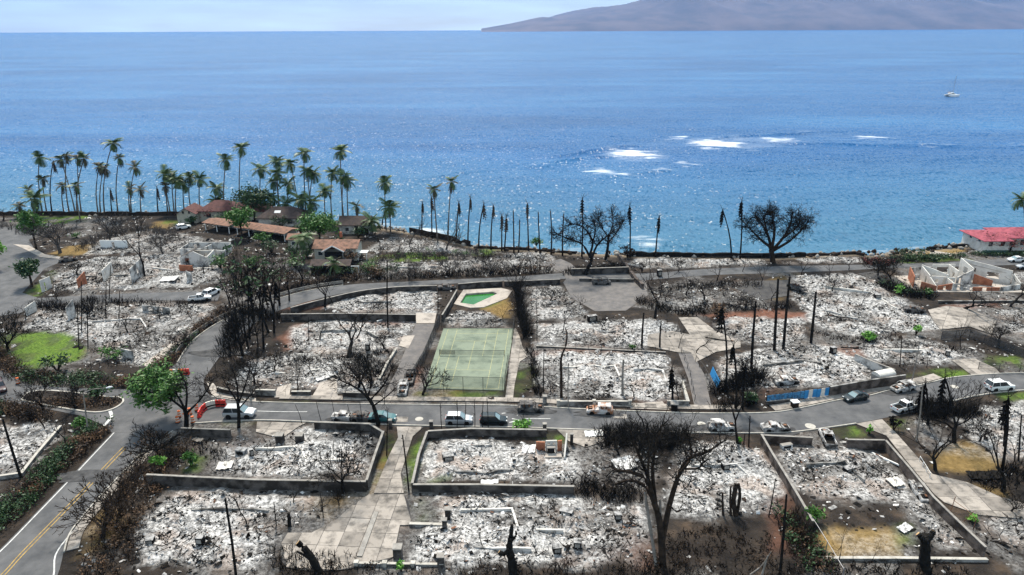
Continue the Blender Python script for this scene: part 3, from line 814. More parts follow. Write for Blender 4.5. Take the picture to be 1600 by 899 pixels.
MB().tube([(0, 0, 1.05), (NL * .25, 0, 1.0), (NL * .5, 0, .95), (NL, 0, 1.05)], .035, 5).build('top_band', 'steel_dk', net)
MB().add([(0, 0, .1), (NL, 0, .1), (NL, 0, 1.02), (NL * .5, 0, .92), (0, 0, 1.02)], [(0, 1, 2, 3, 4)]).build('netting', 'net', net)
MB().box((NL * .12, -.03, .55), (NL * .24, .02, .8)).build('windbreak', 'net', net)
# ---- pool
deck, pool = W(POOL_DECK), W(POOL)
d_ = MB()
d_.poly(deck, 0.06)
bm_pts = pool
dk = MB()
# deck as a ring round the water: fan of quads from each pool corner outwards
cen = sum(pool, Vector()) / len(pool)
def hit(poly, ang):
    best = None
    dx, dy = math.cos(ang), math.sin(ang)
    for a, b in zip(poly, poly[1:] + poly[:1]):
        ex, ey = b.x - a.x, b.y - a.y
        den = dx * ey - dy * ex
        if abs(den) < 1e-9:
            continue
        t = ((a.x - cen.x) * ey - (a.y - cen.y) * ex) / den
        s = ((a.x - cen.x) * dy - (a.y - cen.y) * dx) / den
        if t > 0 and -1e-6 <= s <= 1 + 1e-6:
            best = t if best is None else min(best, t)
    return Vector((cen.x + dx * best, cen.y + dy * best, 0))
angs = sorted([math.atan2(p.y - cen.y, p.x - cen.x) for p in pool + deck])
ii = [hit(pool, a) for a in angs]
oo = [hit(deck, a) for a in angs]
n = len(angs)
dk.add([(p.x, p.y, .14) for p in ii] + [(p.x, p.y, .14) for p in oo] + [(p.x, p.y, -1.5) for p in ii] + [(p.x, p.y, -.1) for p in oo],
       [(i, i + n, (i + 1) % n + n, (i + 1) % n) for i in range(n)] + [(i, (i + 1) % n, (i + 1) % n + 2 * n, i + 2 * n) for i in range(n)] + [(i + n, i + 3 * n, (i + 1) % n + 3 * n, (i + 1) % n + n) for i in range(n)])
o = dk.build('pool_deck', 'concrete')
tag(o, 'tan concrete deck round the green pool', None, None, 'structure')
MAT['pool_water'] = M('pool_water', (0.012, 0.12, 0.012), (0.025, 0.17, 0.02), 0.4, 0.12, spec=0.5)
tag(MB().poly(pool, -0.25).build('water', 'pool_water'), 'stagnant green water in the angular swimming pool', None, None, 'structure')

# ---- sea
foam_px = [([(942, 240), (985, 234), (1032, 241), (1018, 249), (960, 249)], 1.0), ([(1070, 222), (1110, 218), (1175, 226), (1150, 233), (1100, 234)], 1.0), ([(905, 268), (940, 263), (985, 272), (988, 283), (960, 278)], .75),
           ([(1048, 252), (1070, 250), (1086, 259), (1072, 262)], .9), ([(1028, 264), (1040, 262), (1042, 267), (1030, 268)], .8), ([(1180, 217), (1230, 215), (1256, 222), (1200, 226)], .75), ([(1320, 213), (1360, 211), (1408, 218), (1350, 219)], .8),
           ([(1430, 225), (1456, 226), (1455, 230), (1435, 229)], .7), ([(1478, 227), (1496, 227), (1495, 230), (1480, 230)], .7), ([(1578, 225), (1625, 226), (1625, 230), (1580, 229)], .9), ([(1048, 215), (1072, 214), (1072, 218), (1050, 218)], .85),
           ([(845, 258), (866, 257), (864, 262), (835, 262)], .6), ([(1242, 205), (1275, 204), (1268, 209), (1240, 208)], .6), ([(1010, 245), (1050, 250), (1048, 257), (1010, 254)], .35), ([(980, 383), (1000, 372), (1035, 372), (1045, 388), (1000, 394)], .8),
           ([(640, 352), (690, 358), (735, 380), (700, 378), (650, 366)], .9), ([(560, 344), (620, 350), (640, 358), (570, 353)], .8), ([(830, 382), (900, 388), (985, 390), (985, 400), (880, 398)], .5), ([(1340, 395), (1380, 391), (1450, 384), (1510, 376), (1505, 386), (1400, 397)], .7),
           ([(0, 329), (200, 330), (330, 329), (330, 334), (0, 334)], .5), ([(740, 376), (830, 382), (830, 392), (740, 388)], .55), ([(340, 318), (375, 312), (400, 320), (360, 326)], .35), ([(780, 268), (900, 256), (905, 262), (790, 274)], .25), ([(880, 262), (930, 228), (1060, 212), (1260, 205), (1420, 214), (1440, 228), (1200, 236), (1080, 268), (980, 288)], .26), ([(920, 246), (940, 232), (1040, 234), (1060, 250), (1010, 258)], .42), ([(1050, 230), (1070, 214), (1200, 214), (1260, 224), (1180, 238)], .42)]
xs2 = stretch(-330, 330, 1.15, -40000, 40000, 1.3)
ys2 = stretch(185, 480, 1.0, 150, 25500, 1.12)
X2, Y2, F2 = grid(xs2, ys2)
wv = fbm(X2 * 0.5, Y2, 5, 11, 3) - 0.5
w2 = fbm(X2, Y2 * 2.2, 7, 12, 4) - 0.5
foam = np.zeros(X2.shape)
lift = np.zeros(X2.shape)
for poly, a in foam_px:
    q = [(p.x, p.y) for p in W(poly, SEA_Z)]
    k = (X2 > min(p[0] for p in q) - 10) & (X2 < max(p[0] for p in q) + 10) & (Y2 > min(p[1] for p in q) - 12) & (Y2 < max(p[1] for p in q) + 12)
    d = signed_dist(X2[k], Y2[k], q)
    foam[k] = np.maximum(foam[k], np.clip((d + w2[k] * 16 + 2.5) / 9.0, 0, 1) * a)
    lift[k] = np.maximum(lift[k], np.clip((d + 5) / 8, 0, 1) * 0.9 * a)
mid = (np.abs(X2) < 340) & (Y2 < 500)
swell = np.sin((Y2 + 0.18 * X2 + 18 * (fbm(X2, Y2, 60, 21) - 0.5)) / 7.0) * 0.28 * np.clip((520 - Y2) / 200, 0, 1)
crest = np.zeros(X2.shape)
for (ax, ay), (bx, by), hh in (((800, 265), (985, 238), .9), ((850, 246), (1010, 226), .9), ((1040, 222), (1330, 204), .8), ((1120, 222), (1600, 231), .6), ((640, 282), (800, 262), .6), ((900, 285), (1060, 262), .5)):
    a_, b_ = P(ax, ay, SEA_Z), P(bx, by, SEA_Z)
    t = np.clip(((X2 - a_.x) * (b_.x - a_.x) + (Y2 - a_.y) * (b_.y - a_.y)) / ((b_ - a_).length_squared), 0, 1)
    dd = Y2 + 5 * wv - (a_.y + t * (b_.y - a_.y))
    along = np.where((X2 > min(a_.x, b_.x)) & (X2 < max(a_.x, b_.x)), 1, 0) * np.sin(np.pi * np.clip(t, 0, 1))
    crest = np.maximum(crest, np.exp(-(dd / 2.6) ** 2) * hh * along)
Z2 = SEA_Z + np.where(mid, wv * 0.35 + swell + lift * 0.6 + crest * 1.3, 0.0)
me = np_mesh('sea', np.stack([X2, Y2, Z2], 1), F2, smooth=True)
at = me.color_attributes.new('foam', 'FLOAT_COLOR', 'POINT')
shal = np.clip(1 - (Y2 - np.interp(X2, CX, CY)) / 150, 0, 1) * (Y2 < 600)
at.data.foreach_set('color', np.stack([foam, shal, foam * 0, np.ones_like(foam)], 1).astype(np.float32).ravel())
def sea_mat():
    m, t, b = newmat('sea_water')
    N, L = t.nodes, t.links
    pos = N.new('ShaderNodeNewGeometry').outputs['Position']
    def noise(sx, sy, d=4, r=0.6):
        mpn = N.new('ShaderNodeMapping')
        mpn.inputs['Scale'].default_value = (sx, sy, 0.2)
        L.new(pos, mpn.inputs['Vector'])
        n = N.new('ShaderNodeTexNoise')
        n.inputs['Scale'].default_value = 1
        n.inputs['Detail'].default_value = d
        n.inputs['Roughness'].default_value = r
        L.new(mpn.outputs[0], n.inputs['Vector'])
        return n.outputs['Fac']
    a1 = N.new('ShaderNodeAttribute')
    a1.attribute_name = 'foam'
    sep = N.new('ShaderNodeSeparateColor')
    L.new(a1.outputs['Color'], sep.inputs[0])
    big = noise(0.004, 0.012, 5)
    fine = noise(0.22, 0.5, 6, 0.7)
    chop = noise(0.03, 0.11, 7, 0.7)
    def ramp(f, *st):
        r = N.new('ShaderNodeValToRGB')
        e = r.color_ramp.elements
        while len(e) < len(st):
            e.new(0.5)
        for k, (p, c) in enumerate(st):
            e[k].position = p
            e[k].color = (*c, 1)
        L.new(f, r.inputs['Fac'])
        return r.outputs['Color']
    def mix(f, a, c):
        x = N.new('ShaderNodeMix')
        x.data_type = 'RGBA'
        L.new(f, x.inputs[0])
        L.new(a, x.inputs[6])
        L.new(c, x.inputs[7])
        return x.outputs[2]
    deep = ramp(big, (0.32, (0.005, 0.064, 0.19)), (0.5, (0.011, 0.088, 0.24)), (0.68, (0.026, 0.125, 0.29)))
    shc = ramp(chop, (0.3, (0.026, 0.108, 0.19)), (0.7, (0.058, 0.165, 0.25)))
    c = mix(sep.outputs[1], deep, shc)
    streak = noise(0.07, 0.6, 9, 0.8)
    ad = N.new('ShaderNodeMath')
    ad.operation = 'MULTIPLY_ADD'
    L.new(sep.outputs[0], ad.inputs[0])
    ad.inputs[1].default_value = 0.72
    L.new(streak, ad.inputs[2])
    fo = N.new('ShaderNodeMapRange')
    fo.interpolation_type = 'SMOOTHSTEP'
    fo.inputs[1].default_value = 0.66
    fo.inputs[2].default_value = 1.42
    L.new(ad.outputs[0], fo.inputs[0])
    white = N.new('ShaderNodeRGB')
    white.outputs[0].default_value = (0.80, 0.83, 0.84, 1)
    c = mix(fo.outputs[0], c, white.outputs[0])
    L.new(c, b.inputs['Base Color'])
    rg = N.new('ShaderNodeMapRange')
    rg.inputs[3].default_value = 0.27
    rg.inputs[4].default_value = 0.9
    L.new(fo.outputs[0], rg.inputs[0])
    L.new(rg.outputs[0], b.inputs['Roughness'])
    b.inputs['IOR'].default_value = 1.33
    b.inputs['Specular IOR Level'].default_value = 0.17
    def facet(sx, sy, d, k):              # unresolved wave facets: a tilt of the surface, the same near and far
        mpn = N.new('ShaderNodeMapping')
        mpn.inputs['Scale'].default_value = (sx, sy, 0.2)
        L.new(pos, mpn.inputs['Vector'])
        n = N.new('ShaderNodeTexNoise')
        n.inputs['Scale'].default_value = 1
        n.inputs['Detail'].default_value = d
        n.inputs['Roughness'].default_value = 0.6
        L.new(mpn.outputs[0], n.inputs['Vector'])
        v = N.new('ShaderNodeVectorMath')
        v.operation = 'SUBTRACT'
        L.new(n.outputs['Color'], v.inputs[0])
        v.inputs[1].default_value = (0.5, 0.5, 0.5)
        w = N.new('ShaderNodeVectorMath')
        w.operation = 'MULTIPLY'
        L.new(v.outputs[0], w.inputs[0])
        w.inputs[1].default_value = (k, k, 0)
        return w.outputs[0]
    def add(a_, b_):
        v = N.new('ShaderNodeVectorMath')
        v.operation = 'ADD'
        L.new(a_, v.inputs[0])
        L.new(b_, v.inputs[1])
        return v.outputs[0]
    nrm = N.new('ShaderNodeNewGeometry').outputs['Normal']
    tot = add(add(nrm, facet(0.95, 0.42, 3, 2.5)), facet(0.07, 0.2, 4, 0.9))
    nn = N.new('ShaderNodeVectorMath')
    nn.operation = 'NORMALIZE'
    L.new(tot, nn.inputs[0])
    L.new(nn.outputs[0], b.inputs['Normal'])
    return m
MAT['sea'] = sea_mat()
tag(link('sea', me, None, 'sea'), 'blue sea with sun glitter and breaking reef waves', None, None, 'structure')

# boulders along the waterline
rr = np.random.RandomState(91)
n = 900
bx = rr.uniform(-150, 160, n)
by = np.interp(bx, CX, CY) + rr.normal(0.6, 1.1, n)
sz_ = rr.uniform(.2, .75, n)[:, None, None]
ico = np.array([(0, 0, 1), (.9, 0, .35), (.28, .85, .35), (-.72, .53, .35), (-.72, -.53, .35), (.28, -.85, .35), (.72, .53, -.4), (-.28, .85, -.4), (-.9, 0, -.4), (-.28, -.85, -.4), (.72, -.53, -.4)])
Vb = ico[None] * sz_ * rr.uniform(.7, 1.3, (n, 11, 1)) + np.stack([bx, by, np.where(by > np.interp(bx, CX, CY), -.15, .1)], 1)[:, None, :]
fb_ = np.array([(0, 1, 2), (0, 2, 3), (0, 3, 4), (0, 4, 5), (0, 5, 1), (1, 6, 2), (2, 6, 7), (2, 7, 3), (3, 7, 8), (3, 8, 4), (4, 8, 9), (4, 9, 5), (5, 9, 10), (5, 10, 1), (1, 10, 6)])
tag(link('shore_rocks', np_mesh('shore_rocks', Vb.reshape(-1, 3), (fb_[None] + (np.arange(n) * 11)[:, None, None]).reshape(-1, 3), (rr.rand(n) < .5).astype(int).repeat(15)), None, ['char_brown', 'coping']), 'dark boulders scattered along the waterline', None, None, 'stuff')

# ---- island across the channel
prof = [(752, 44), (780, 40), (800, 36), (850, 23), (900, 12), (950, 3), (1000, -5), (1100, -19), (1250, -30), (1420, -28), (1600, -16), (1800, 0), (2100, 22), (2400, 40), (2420, 44)]
ipx = np.linspace(752, 2420, 260)
ipy = np.interp(ipx, [p[0] for p in prof], [p[1] for p in prof])
D0, D1 = 14000.0, 24000.0
V = []
vs = np.linspace(0, 1, 60)
for v in vs:
    for k in range(len(ipx)):
        yy = D0 + (D1 - D0) * v
        base = PY(ipx[k], 44, yy)
        top = PY(ipx[k], ipy[k], D0 + (D1 - D0) * 0.5)
        hz = max(0.0, top.z) * math.sin(math.pi * min(1, v / 1.0)) ** 0.85
        V.append((base.x, yy, hz))
V = np.array(V)
gul = np.abs(fbm(V[:, 0] + V[:, 1] * 0.35, V[:, 1] * 0.22, 1100, 31, 5) - 0.5) * 2
V[:, 2] = V[:, 2] * (0.72 + 0.55 * gul) - 6
k = np.arange(len(ipx) * 60).reshape(60, len(ipx))
F3 = np.stack([k[:-1, :-1], k[:-1, 1:], k[1:, 1:], k[1:, :-1]], -1).reshape(-1, 4)
MAT['island'] = M('dry_hillside', (0.07, 0.055, 0.055), (0.15, 0.11, 0.10), 0.0011, 0.95, detail=9, lo=0.38, hi=0.62)
tag(link('island', np_mesh('island', V, F3, smooth=True), None, 'island'), 'long brown mountainous island on the horizon', None, None, 'structure')
# ---- air
hz = MB().box((0, 14000, 640 - 26), (110000, 34000, 1310)).build('haze', [])
m = bpy.data.materials.new('haze_air')
m.use_nodes = True
m.node_tree.nodes.remove(m.node_tree.nodes['Principled BSDF'])
pv = m.node_tree.nodes.new('ShaderNodeVolumePrincipled')
pv.inputs['Color'].default_value = (0.22, 0.48, 1.0, 1)
pv.inputs['Density'].default_value = 3.2e-5
pv.inputs['Anisotropy'].default_value = 0.1
m.node_tree.links.new(pv.outputs[0], m.node_tree.nodes['Material Output'].inputs['Volume'])
hz.data.materials.append(m)
tag(hz, 'thin blue sea haze over the channel', None, None, 'stuff')
# ================================================================== WALLS, FENCES, BUILDINGS
def wall(px, h, label, mat='wall', w=0.22, cope=True, smooth=False, jag=0.0, pillars=0, name='block_wall', cat='wall', group=None, z0=-0.2, copemat='coping'):
    pts = W(px)
    if smooth:
        pts = smooth_line(pts, 4)
    o = link(name, ribbon_mesh(name, pts, w, z0, h, jag, len(label)), None, mat)
    tag(o, label, cat, group)
    if cope and not jag:
        link('coping', ribbon_mesh('coping', pts, w + 0.07, h - 0.0, h + 0.07), o, copemat)
    if pillars:
        L = sum((b - a).length for a, b in zip(pts, pts[1:]))
        n = max(2, int(L / pillars) + 1)
        for k in range(n):
            d = L * k / (n - 1)
            for a, b in zip(pts, pts[1:]):
                s = (b - a).length
                if d <= s + 1e-5:
                    p = a.lerp(b, min(1, d / s))
                    rz = math.atan2(b.y - a.y, b.x - a.x)
                    mb = MB().box((p.x, p.y, (h + 0.15) / 2), (0.42, 0.42, h + 0.15), rz)
                    mb.box((p.x, p.y, h + 0.2), (0.52, 0.52, 0.09), rz)
                    mb.build('pillar', copemat, o)
                    break
                d -= s
    return o
wall([(455, 490), (500, 478), (560, 464), (620, 457), (683, 455)], 1.25, 'dark retaining wall under the curving road', smooth=True, w=0.3)
wall([(440, 501), (540, 500), (650, 502)], 1.35, 'long dark block wall between the two upper left ash lots')
wall([(691, 502), (703, 482), (714, 462)], 1.3, 'dark wall down the left side of the pool deck')
wall([(716, 452), (750, 449), (785, 447.5)], 1.2, 'dark wall behind the swimming pool')
wall([(788, 447), (800, 447), (875, 444)], 1.1, 'dark wall between the rubble field and the curving road')
wall([(619, 549), (606, 570), (593, 596)], 0.5, 'low grey wall along the left of the brown driveway', 'wall_light', 0.3, copemat='kerb')
wall([(232, 757), (400, 765), (573, 768)], 1.45, 'long dark wall across the lower left, below the walled ash lot', w=0.25)
wall([(574, 766), (588, 722), (600, 688)], 1.45, 'dark wall on the left side of the garden path', w=0.25)
wall([(599, 686), (578, 673), (492, 670)], 1.1, 'dark wall between the left ash lot and the street', w=0.25)
wall([(285, 682), (362, 685)], 1.35, 'short dark wall near the red and white barriers')
wall([(645, 768), (655, 722), (668, 686)], 1.2, 'dark wall on the right side of the garden path', w=0.25)
wall([(669, 685), (735, 681), (854, 683)], 1.15, 'dark wall between the right ash lot and the parked wrecks', w=0.25)
wall([(646, 769), (750, 769), (897, 772)], 1.1, 'long low dark wall across the bottom middle', w=0.25)
wall([(1188, 692), (1205, 722), (1225, 755), (1250, 798), (1268, 830)], 1.35, 'left wall of the black and white walled lot', 'wall_brown')
wall([(1188, 691), (1230, 693), (1268, 695)], 1.1, 'far wall of the walled lot beside the burnt sedan', 'wall_brown')
wall([(1321, 701), (1380, 702)], 1.4, 'short far wall of the walled lot next to the driveway', 'wall_brown')
wall([(1381, 702), (1420, 748), (1455, 792), (1495, 832), (1536, 872)], 1.4, 'long block wall beside the right concrete driveway', 'wall_brown')
wall([(1284, 876), (1400, 876), (1542, 878)], 0.35, 'low pale kerb wall at the bottom right', 'wall_light', 0.3, copemat='kerb')
wall([(1295, 620), (1350, 610), (1412, 601)], 1.7, 'brown block wall along the street right of the blue fence', 'wall_brown', smooth=False, copemat='wall_light')
wall([(1334, 566), (1362, 578), (1396, 591)], 1.5, 'scorched white garden wall behind the curved metal tank', 'scorched', cope=True)
wall([(872, 634), (930, 634), (984, 634)], 0.75, 'low grey front wall of the big white ash lot', 'wall_light', 0.25, pillars=5, copemat='kerb')
wall([(1042, 634), (1074, 634), (1066, 602)], 0.8, 'grey L-shaped planter wall at the street', 'wall_light', 0.22, copemat='kerb')
wall([(966, 402), (978, 418), (992, 440), (1004, 452)], 1.2, 'rough dark stone wall slanting down from the seawall', 'wall_brown', 0.6, jag=0.5)
wall([(892, 430), (925, 429), (982, 427)], 1.5, 'blackened wall under the leaning bare tree', 'wall', 0.3)
wall([(905, 440), (990, 441)], 0.7, 'low charred wall in front of the burnt van frame', 'wall', 0.3)
wall([(1465, 474), (1530, 474), (1610, 473)], 0.5, 'low dark wall below the roofless concrete house', 'wall', 0.25, copemat='wall_light')
wall([(400, 617), (431, 618)], 0.9, 'short grey wall at the street under the black tree', 'wall_light', 0.3, copemat='kerb')
wall([(456, 618), (486, 618)], 0.7, 'short dark planter wall between the two crossovers', 'wall', 0.3, copemat='kerb')
wall([(340, 612), (365, 618), (398, 622)], 0.8, 'curved dark wall on the street corner', 'wall', 0.3, smooth=True)
wall([(536, 622), (575, 623)], 1.0, 'dark scorched wall behind the leaning tree', 'wall', 0.3)
wall([(-20, 752), (35, 744), (60, 712), (96, 670)], 0.5, 'low pale wall round the left edge ash lot', 'wall_light', 0.3, copemat='kerb')
wall([(640, 822), (700, 824)], 0.35, 'low pale wall right of the fan driveway', 'wall_light', 0.35, copemat='kerb')
wall([(557, 884), (690, 886)], 0.35, 'low pale wall with small posts at the bottom edge', 'wall_light', 0.25, pillars=2.4, copemat='kerb')
wall([(588, 802), (562, 872)], 0.18, 'narrow brick strip dividing the fan driveway', 'wall_brown', 0.5, copemat='coping')
wall([(838, 543), (900, 546), (1040, 553)], 0.3, 'low edging wall between the two white ash fields', 'wall', 0.25)
wall([(1196, 632), (1240, 628)], 0.5, 'low dark wall under the left end of the blue fence', 'wall', 0.25)
# seawalls
wall([(-120, 336.5), (0, 336.5), (200, 337), (332, 337)], 1.3, 'black seawall behind the left palms', 'char_brown', 0.6, cope=False, name='seawall', jag=.45)
wall([(982, 400), (1100, 402), (1200, 403), (1258, 401)], 1.2, 'black seawall behind the middle ash strip', 'char', 0.7, cope=False, name='seawall', jag=.45)
wall([(1260, 400), (1335, 397), (1350, 400)], 0.7, 'low brown seawall round the ash point', 'char_brown', 0.6, cope=False, name='seawall', jag=.45)
wall([(1448, 391), (1512, 385)], 0.8, 'dark seawall beside the dry lawn', 'char', 0.5, cope=False, name='seawall', jag=.45)
wall([(640, 364), (690, 374), (735, 385)], 1.6, 'brown scorched shore fence under the dead palms', 'char_brown', 0.3, cope=False, name='shore_wall', jag=0.9)
wall([(740, 388), (830, 391), (900, 397)], 0.7, 'low brown shore wall below the row of bare palm trunks', 'char_brown', 0.4, cope=False, name='seawall', jag=.45)
# low remains of the house walls, standing in the ash
FOUND = [([(700, 700), (770, 698), (775, 715)], 'low broken foundation in the walled lot right of the path'), ([(690, 740), (760, 742), (800, 735)], 'second low broken foundation in the walled lot right of the path'), ([(720, 800), (800, 798), (810, 830), (880, 832)], 'stepped low foundation in the bottom middle lot'), ([(740, 860), (830, 862)], 'short low foundation near the twisted stump'), ([(300, 800), (380, 796), (420, 800)], 'low foundation line in the lower left lot'),
         ([(400, 705), (470, 702), (480, 725), (540, 722)], 'low foundation in the lower left walled lot'), ([(1080, 730), (1150, 728), (1180, 755)], 'low foundation in the lot right of the big tree'), ([(1260, 730), (1320, 725), (1350, 755)], 'low foundation in the black and white walled lot'), ([(880, 575), (960, 573), (970, 595)], 'low foundation left in the big white lot'), ([(990, 580), (1035, 580), (1042, 605)], 'low foundation right in the big white lot'),
         ([(880, 522), (960, 520)], 'low foundation in the wide ash field'), ([(1290, 450), (1360, 460), (1400, 485)], 'long low foundation in the broad rubble field'), ([(1285, 485), (1340, 500)], 'short low foundation in the broad rubble field'), ([(1180, 575), (1260, 565), (1300, 578)], 'low foundation in the wreckage behind the blue fence'), ([(430, 585), (500, 578)], 'low foundation in the corner ash lot'), ([(500, 520), (570, 518), (590, 530)], 'low foundation in the red-edged ash lot'),
         ([(560, 475), (630, 472)], 'low foundation under the curving road wall'), ([(1380, 550), (1450, 550)], 'low foundation on the ash strip'), ([(130, 505), (220, 500), (230, 515)], 'low foundation in the ruined plot by the lawn'), ([(120, 435), (200, 432)], 'low foundation among the white panels'), ([(240, 420), (270, 424), (330, 420)], 'low foundation left of the parked pickups'), ([(620, 420), (700, 418)], 'low foundation on the shore rubble')]
for i, (px_, lab_) in enumerate(FOUND):
    wall(px_, .55 if i % 2 else .4, lab_, ('scorched', 'wall_light', 'plaster')[i % 3], .25, cope=False, jag=.38, name='ruined_wall')
# pillars of blocks
def pillar(px, py, h, label, w=0.75, mat='wall'):
    p = P(px, py)
    rz = rng.uniform(-.2, .2)
    o = link('block_pillar', ribbon_mesh('block_pillar', [p + Vector((-w / 2, 0, 0)), p + Vector((w / 2, 0, 0))], w, -0.2, h), None, mat)
    tag(o, label, 'pillar')
    link('cap', MB().box((p.x, p.y, h + 0.05), (w + 0.1, w + 0.1, 0.1)).mesh('cap'), o, 'coping')
pillar(438, 690, 1.1, 'dark block pillar, left one of the pair on the apron', 1.0)
pillar(469, 690, 1.1, 'dark block pillar, right one of the pair on the apron', 1.0)
pillar(610, 666, 1.0, 'dark gate pillar left of the garden path mouth', 0.5)
pillar(674, 668, 1.0, 'dark gate pillar right of the garden path mouth', 0.5)
pillar(851, 672, 1.0, 'dark gate post at the end of the parked wrecks', 0.5)
pillar(700, 812, 1.5, 'tall dark pillar, far one of the pair by the bottom lot', 0.6)
pillar(695, 828, 1.4, 'tall dark pillar, near one of the pair by the bottom lot', 0.5)
pillar(851, 630, 1.2, 'grey gate pillar at the corner of the white ash lot', 0.6, 'wall_light')
pillar(689, 885, 1.4, 'dark pillar at the end of the low bottom wall', 0.7)
pillar(622, 870, 1.3, 'dark block stub beside the fan driveway', 0.9)
pillar(893, 694, 1.6, 'slender charred gate post on the apron', 0.4)

# fences
MAT['mesh'] = see_through('wire_mesh', (0.05, 0.05, 0.05), 0.30)
MAT['mesh_dense'] = see_through('privacy_mesh', (0.04, 0.04, 0.042), 0.72)
def fence(px, h, label, step=2.6, panel='mesh', mat='steel_dk', name='chain_link_fence', smooth=False, pr=0.045, bent=0.0):
    pts = W(px)
    if smooth:
        pts = smooth_line(pts, 4)
    root = empty(name, pts[0], 0, label, 'fence')
    o0 = pts[0]
    q = []
    for a, b in zip(pts, pts[1:]):
        k = max(1, round((b - a).length / step))
        q += [a.lerp(b, i / k) - o0 for i in range(k)]
    q.append(pts[-1] - o0)
    for p in q:
        t = Vector((rng.uniform(-bent, bent), rng.uniform(-bent, bent), h))
        MB().tube([p + Vector((0, 0, -.1)), p + t], pr, 6).build('post', mat, root)
    MB().tube([p + Vector((0, 0, h - 0.03)) for p in q], pr * 0.7, 5).build('rail', mat, root)
    if panel:
        mb = MB()
        for a, b in zip(q, q[1:]):
            mb.add([a + Vector((0, 0, .05)), b + Vector((0, 0, .05)), b + Vector((0, 0, h - .05)), a + Vector((0, 0, h - .05))], [(0, 1, 2, 3)])
        mb.build('wire_mesh', panel, root)
    return root
fence([(662, 610), (786, 613)], 2.6, 'black chain link fence at the near end of the sports court', 3.2)
fence([(788, 613), (794, 575)], 2.6, 'black chain link fence on the near right side of the court', 3.0)
fence([(800, 540), (804, 513)], 2.4, 'black chain link fence by the far right court corner', 2.5)
fence([(690, 512), (745, 512), (803, 512)], 1.8, 'thin wire fence at the far end of the court', 3.0)
fence([(687, 503), (662, 563), (640, 600)], 1.7, 'dark fence between the brown driveway and the court', 2.5, 'mesh_dense')
fence([(1470, 531), (1514, 528), (1560, 545), (1625, 570)], 1.7, 'long dark screened fence at the right edge', 2.8, 'mesh_dense')
fence([(1528, 578), (1560, 581), (1625, 584)], 1.5, 'thin posts and wire on the right verge', 2.6)
fence([(1065, 553), (1078, 590), (1085, 628)], 1.2, 'bent wire fence along the grey driveway', 2.6, None, bent=0.15)
fence([(1086, 566), (1100, 583), (1118, 620)], 1.3, 'scorched rail fence beside the blue sheet', 2.2, None, bent=0.2)
fence([(900, 547), (960, 549), (1045, 553)], 1.2, 'thin black wire posts between the white ash fields', 2.6, None, bent=0.1)
fence([(1485, 800), (1505, 815), (1520, 830)], 1.7, 'leaning bent fence frame on the right driveway', 1.8, None, 'rust', bent=0.7)
fence([(1436, 722), (1452, 748)], 0.9, 'white rail fence beside the right driveway', 1.4, None, 'white', 'rail_fence')
fence([(143, 575), (170, 573), (210, 571)], 1.3, 'charred rail fence on the ruined plot near the brown hedge', 1.6, None, 'char', 'rail_fence')
fence([(1010, 415), (1090, 412), (1190, 408)], 1.6, 'burnt wire fence on the ash strip by the sea', 3.0, None, bent=0.15)
fence([(1268, 826), (1290, 862), (1315, 905)], 1.4, 'pale leaning pipe fence at the bottom right', 4.0, None, 'steel', bent=0.2)
# guard rail on the outer side of the curving road
gr = offset(EDGE['curving_road'][0][2:30], 0.9)
root = empty('guard_rail', gr[0], 0, 'long wooden guard rail on the outer bend of the road', 'guard rail')
for i, p in enumerate(gr):
    if i % 1 == 0:
        MB().box(p - gr[0] + Vector((0, 0, .4)), (.2, .2, .9)).build('post', 'coping', root)
for z in (.45, .8):
    me = ribbon_mesh('rail', [p - gr[0] for p in gr], 0.12, z - .1, z + .1)
    link('rail', me, root, 'coping')
# blue panel fence: every panel a piece
MAT['blue'] = M('blue_paint', (0.02, 0.17, 0.40), (0.03, 0.24, 0.52), 1.5, 0.6)
MAT['blue_worn'] = M('blue_worn', (0.03, 0.09, 0.17), (0.05, 0.22, 0.42), 3.0, 0.7, lo=0.42, hi=0.58)
a, b = P(1197, 632), P(1294, 620)
root = empty('panel_fence', a, math.atan2(b.y - a.y, b.x - a.x), 'bright blue panel fence along the street, some panels bare', 'fence')
Lf = (b - a).length
n = 15
for i in range(n):
    c = 'blue_worn' if i < 9 else ('blue' if i not in (10, 13) else 'plaster')
    MB().box(((i + .5) * Lf / n, 0, .85 + (0.06 if i % 3 else 0)), (Lf / n - .06, .05, 1.35 if i > 8 else 1.2)).build('panel', c, root)
for i in range(0, n + 1, 3):
    MB().box((i * Lf / n, .09, .8), (.1, .1, 1.7)).build('post', 'char_brown', root)
MB().box((Lf / 2, .075, 1.45), (Lf, .05, .08)).build('rail', 'char_brown', root)
a, b = P(1111, 585), P(1122, 608)
root = empty('fence_sheet', a, math.atan2(b.y - a.y, b.x - a.x), 'tilted blue metal sheet beside the grey driveway', 'fence')
for i in range(3):
    MB().box(((i + .5) * (b - a).length / 3, 0, .75), ((b - a).length / 3 - .05, .05, 1.4), 0, 0, R(-14)).build('panel', 'blue', root)

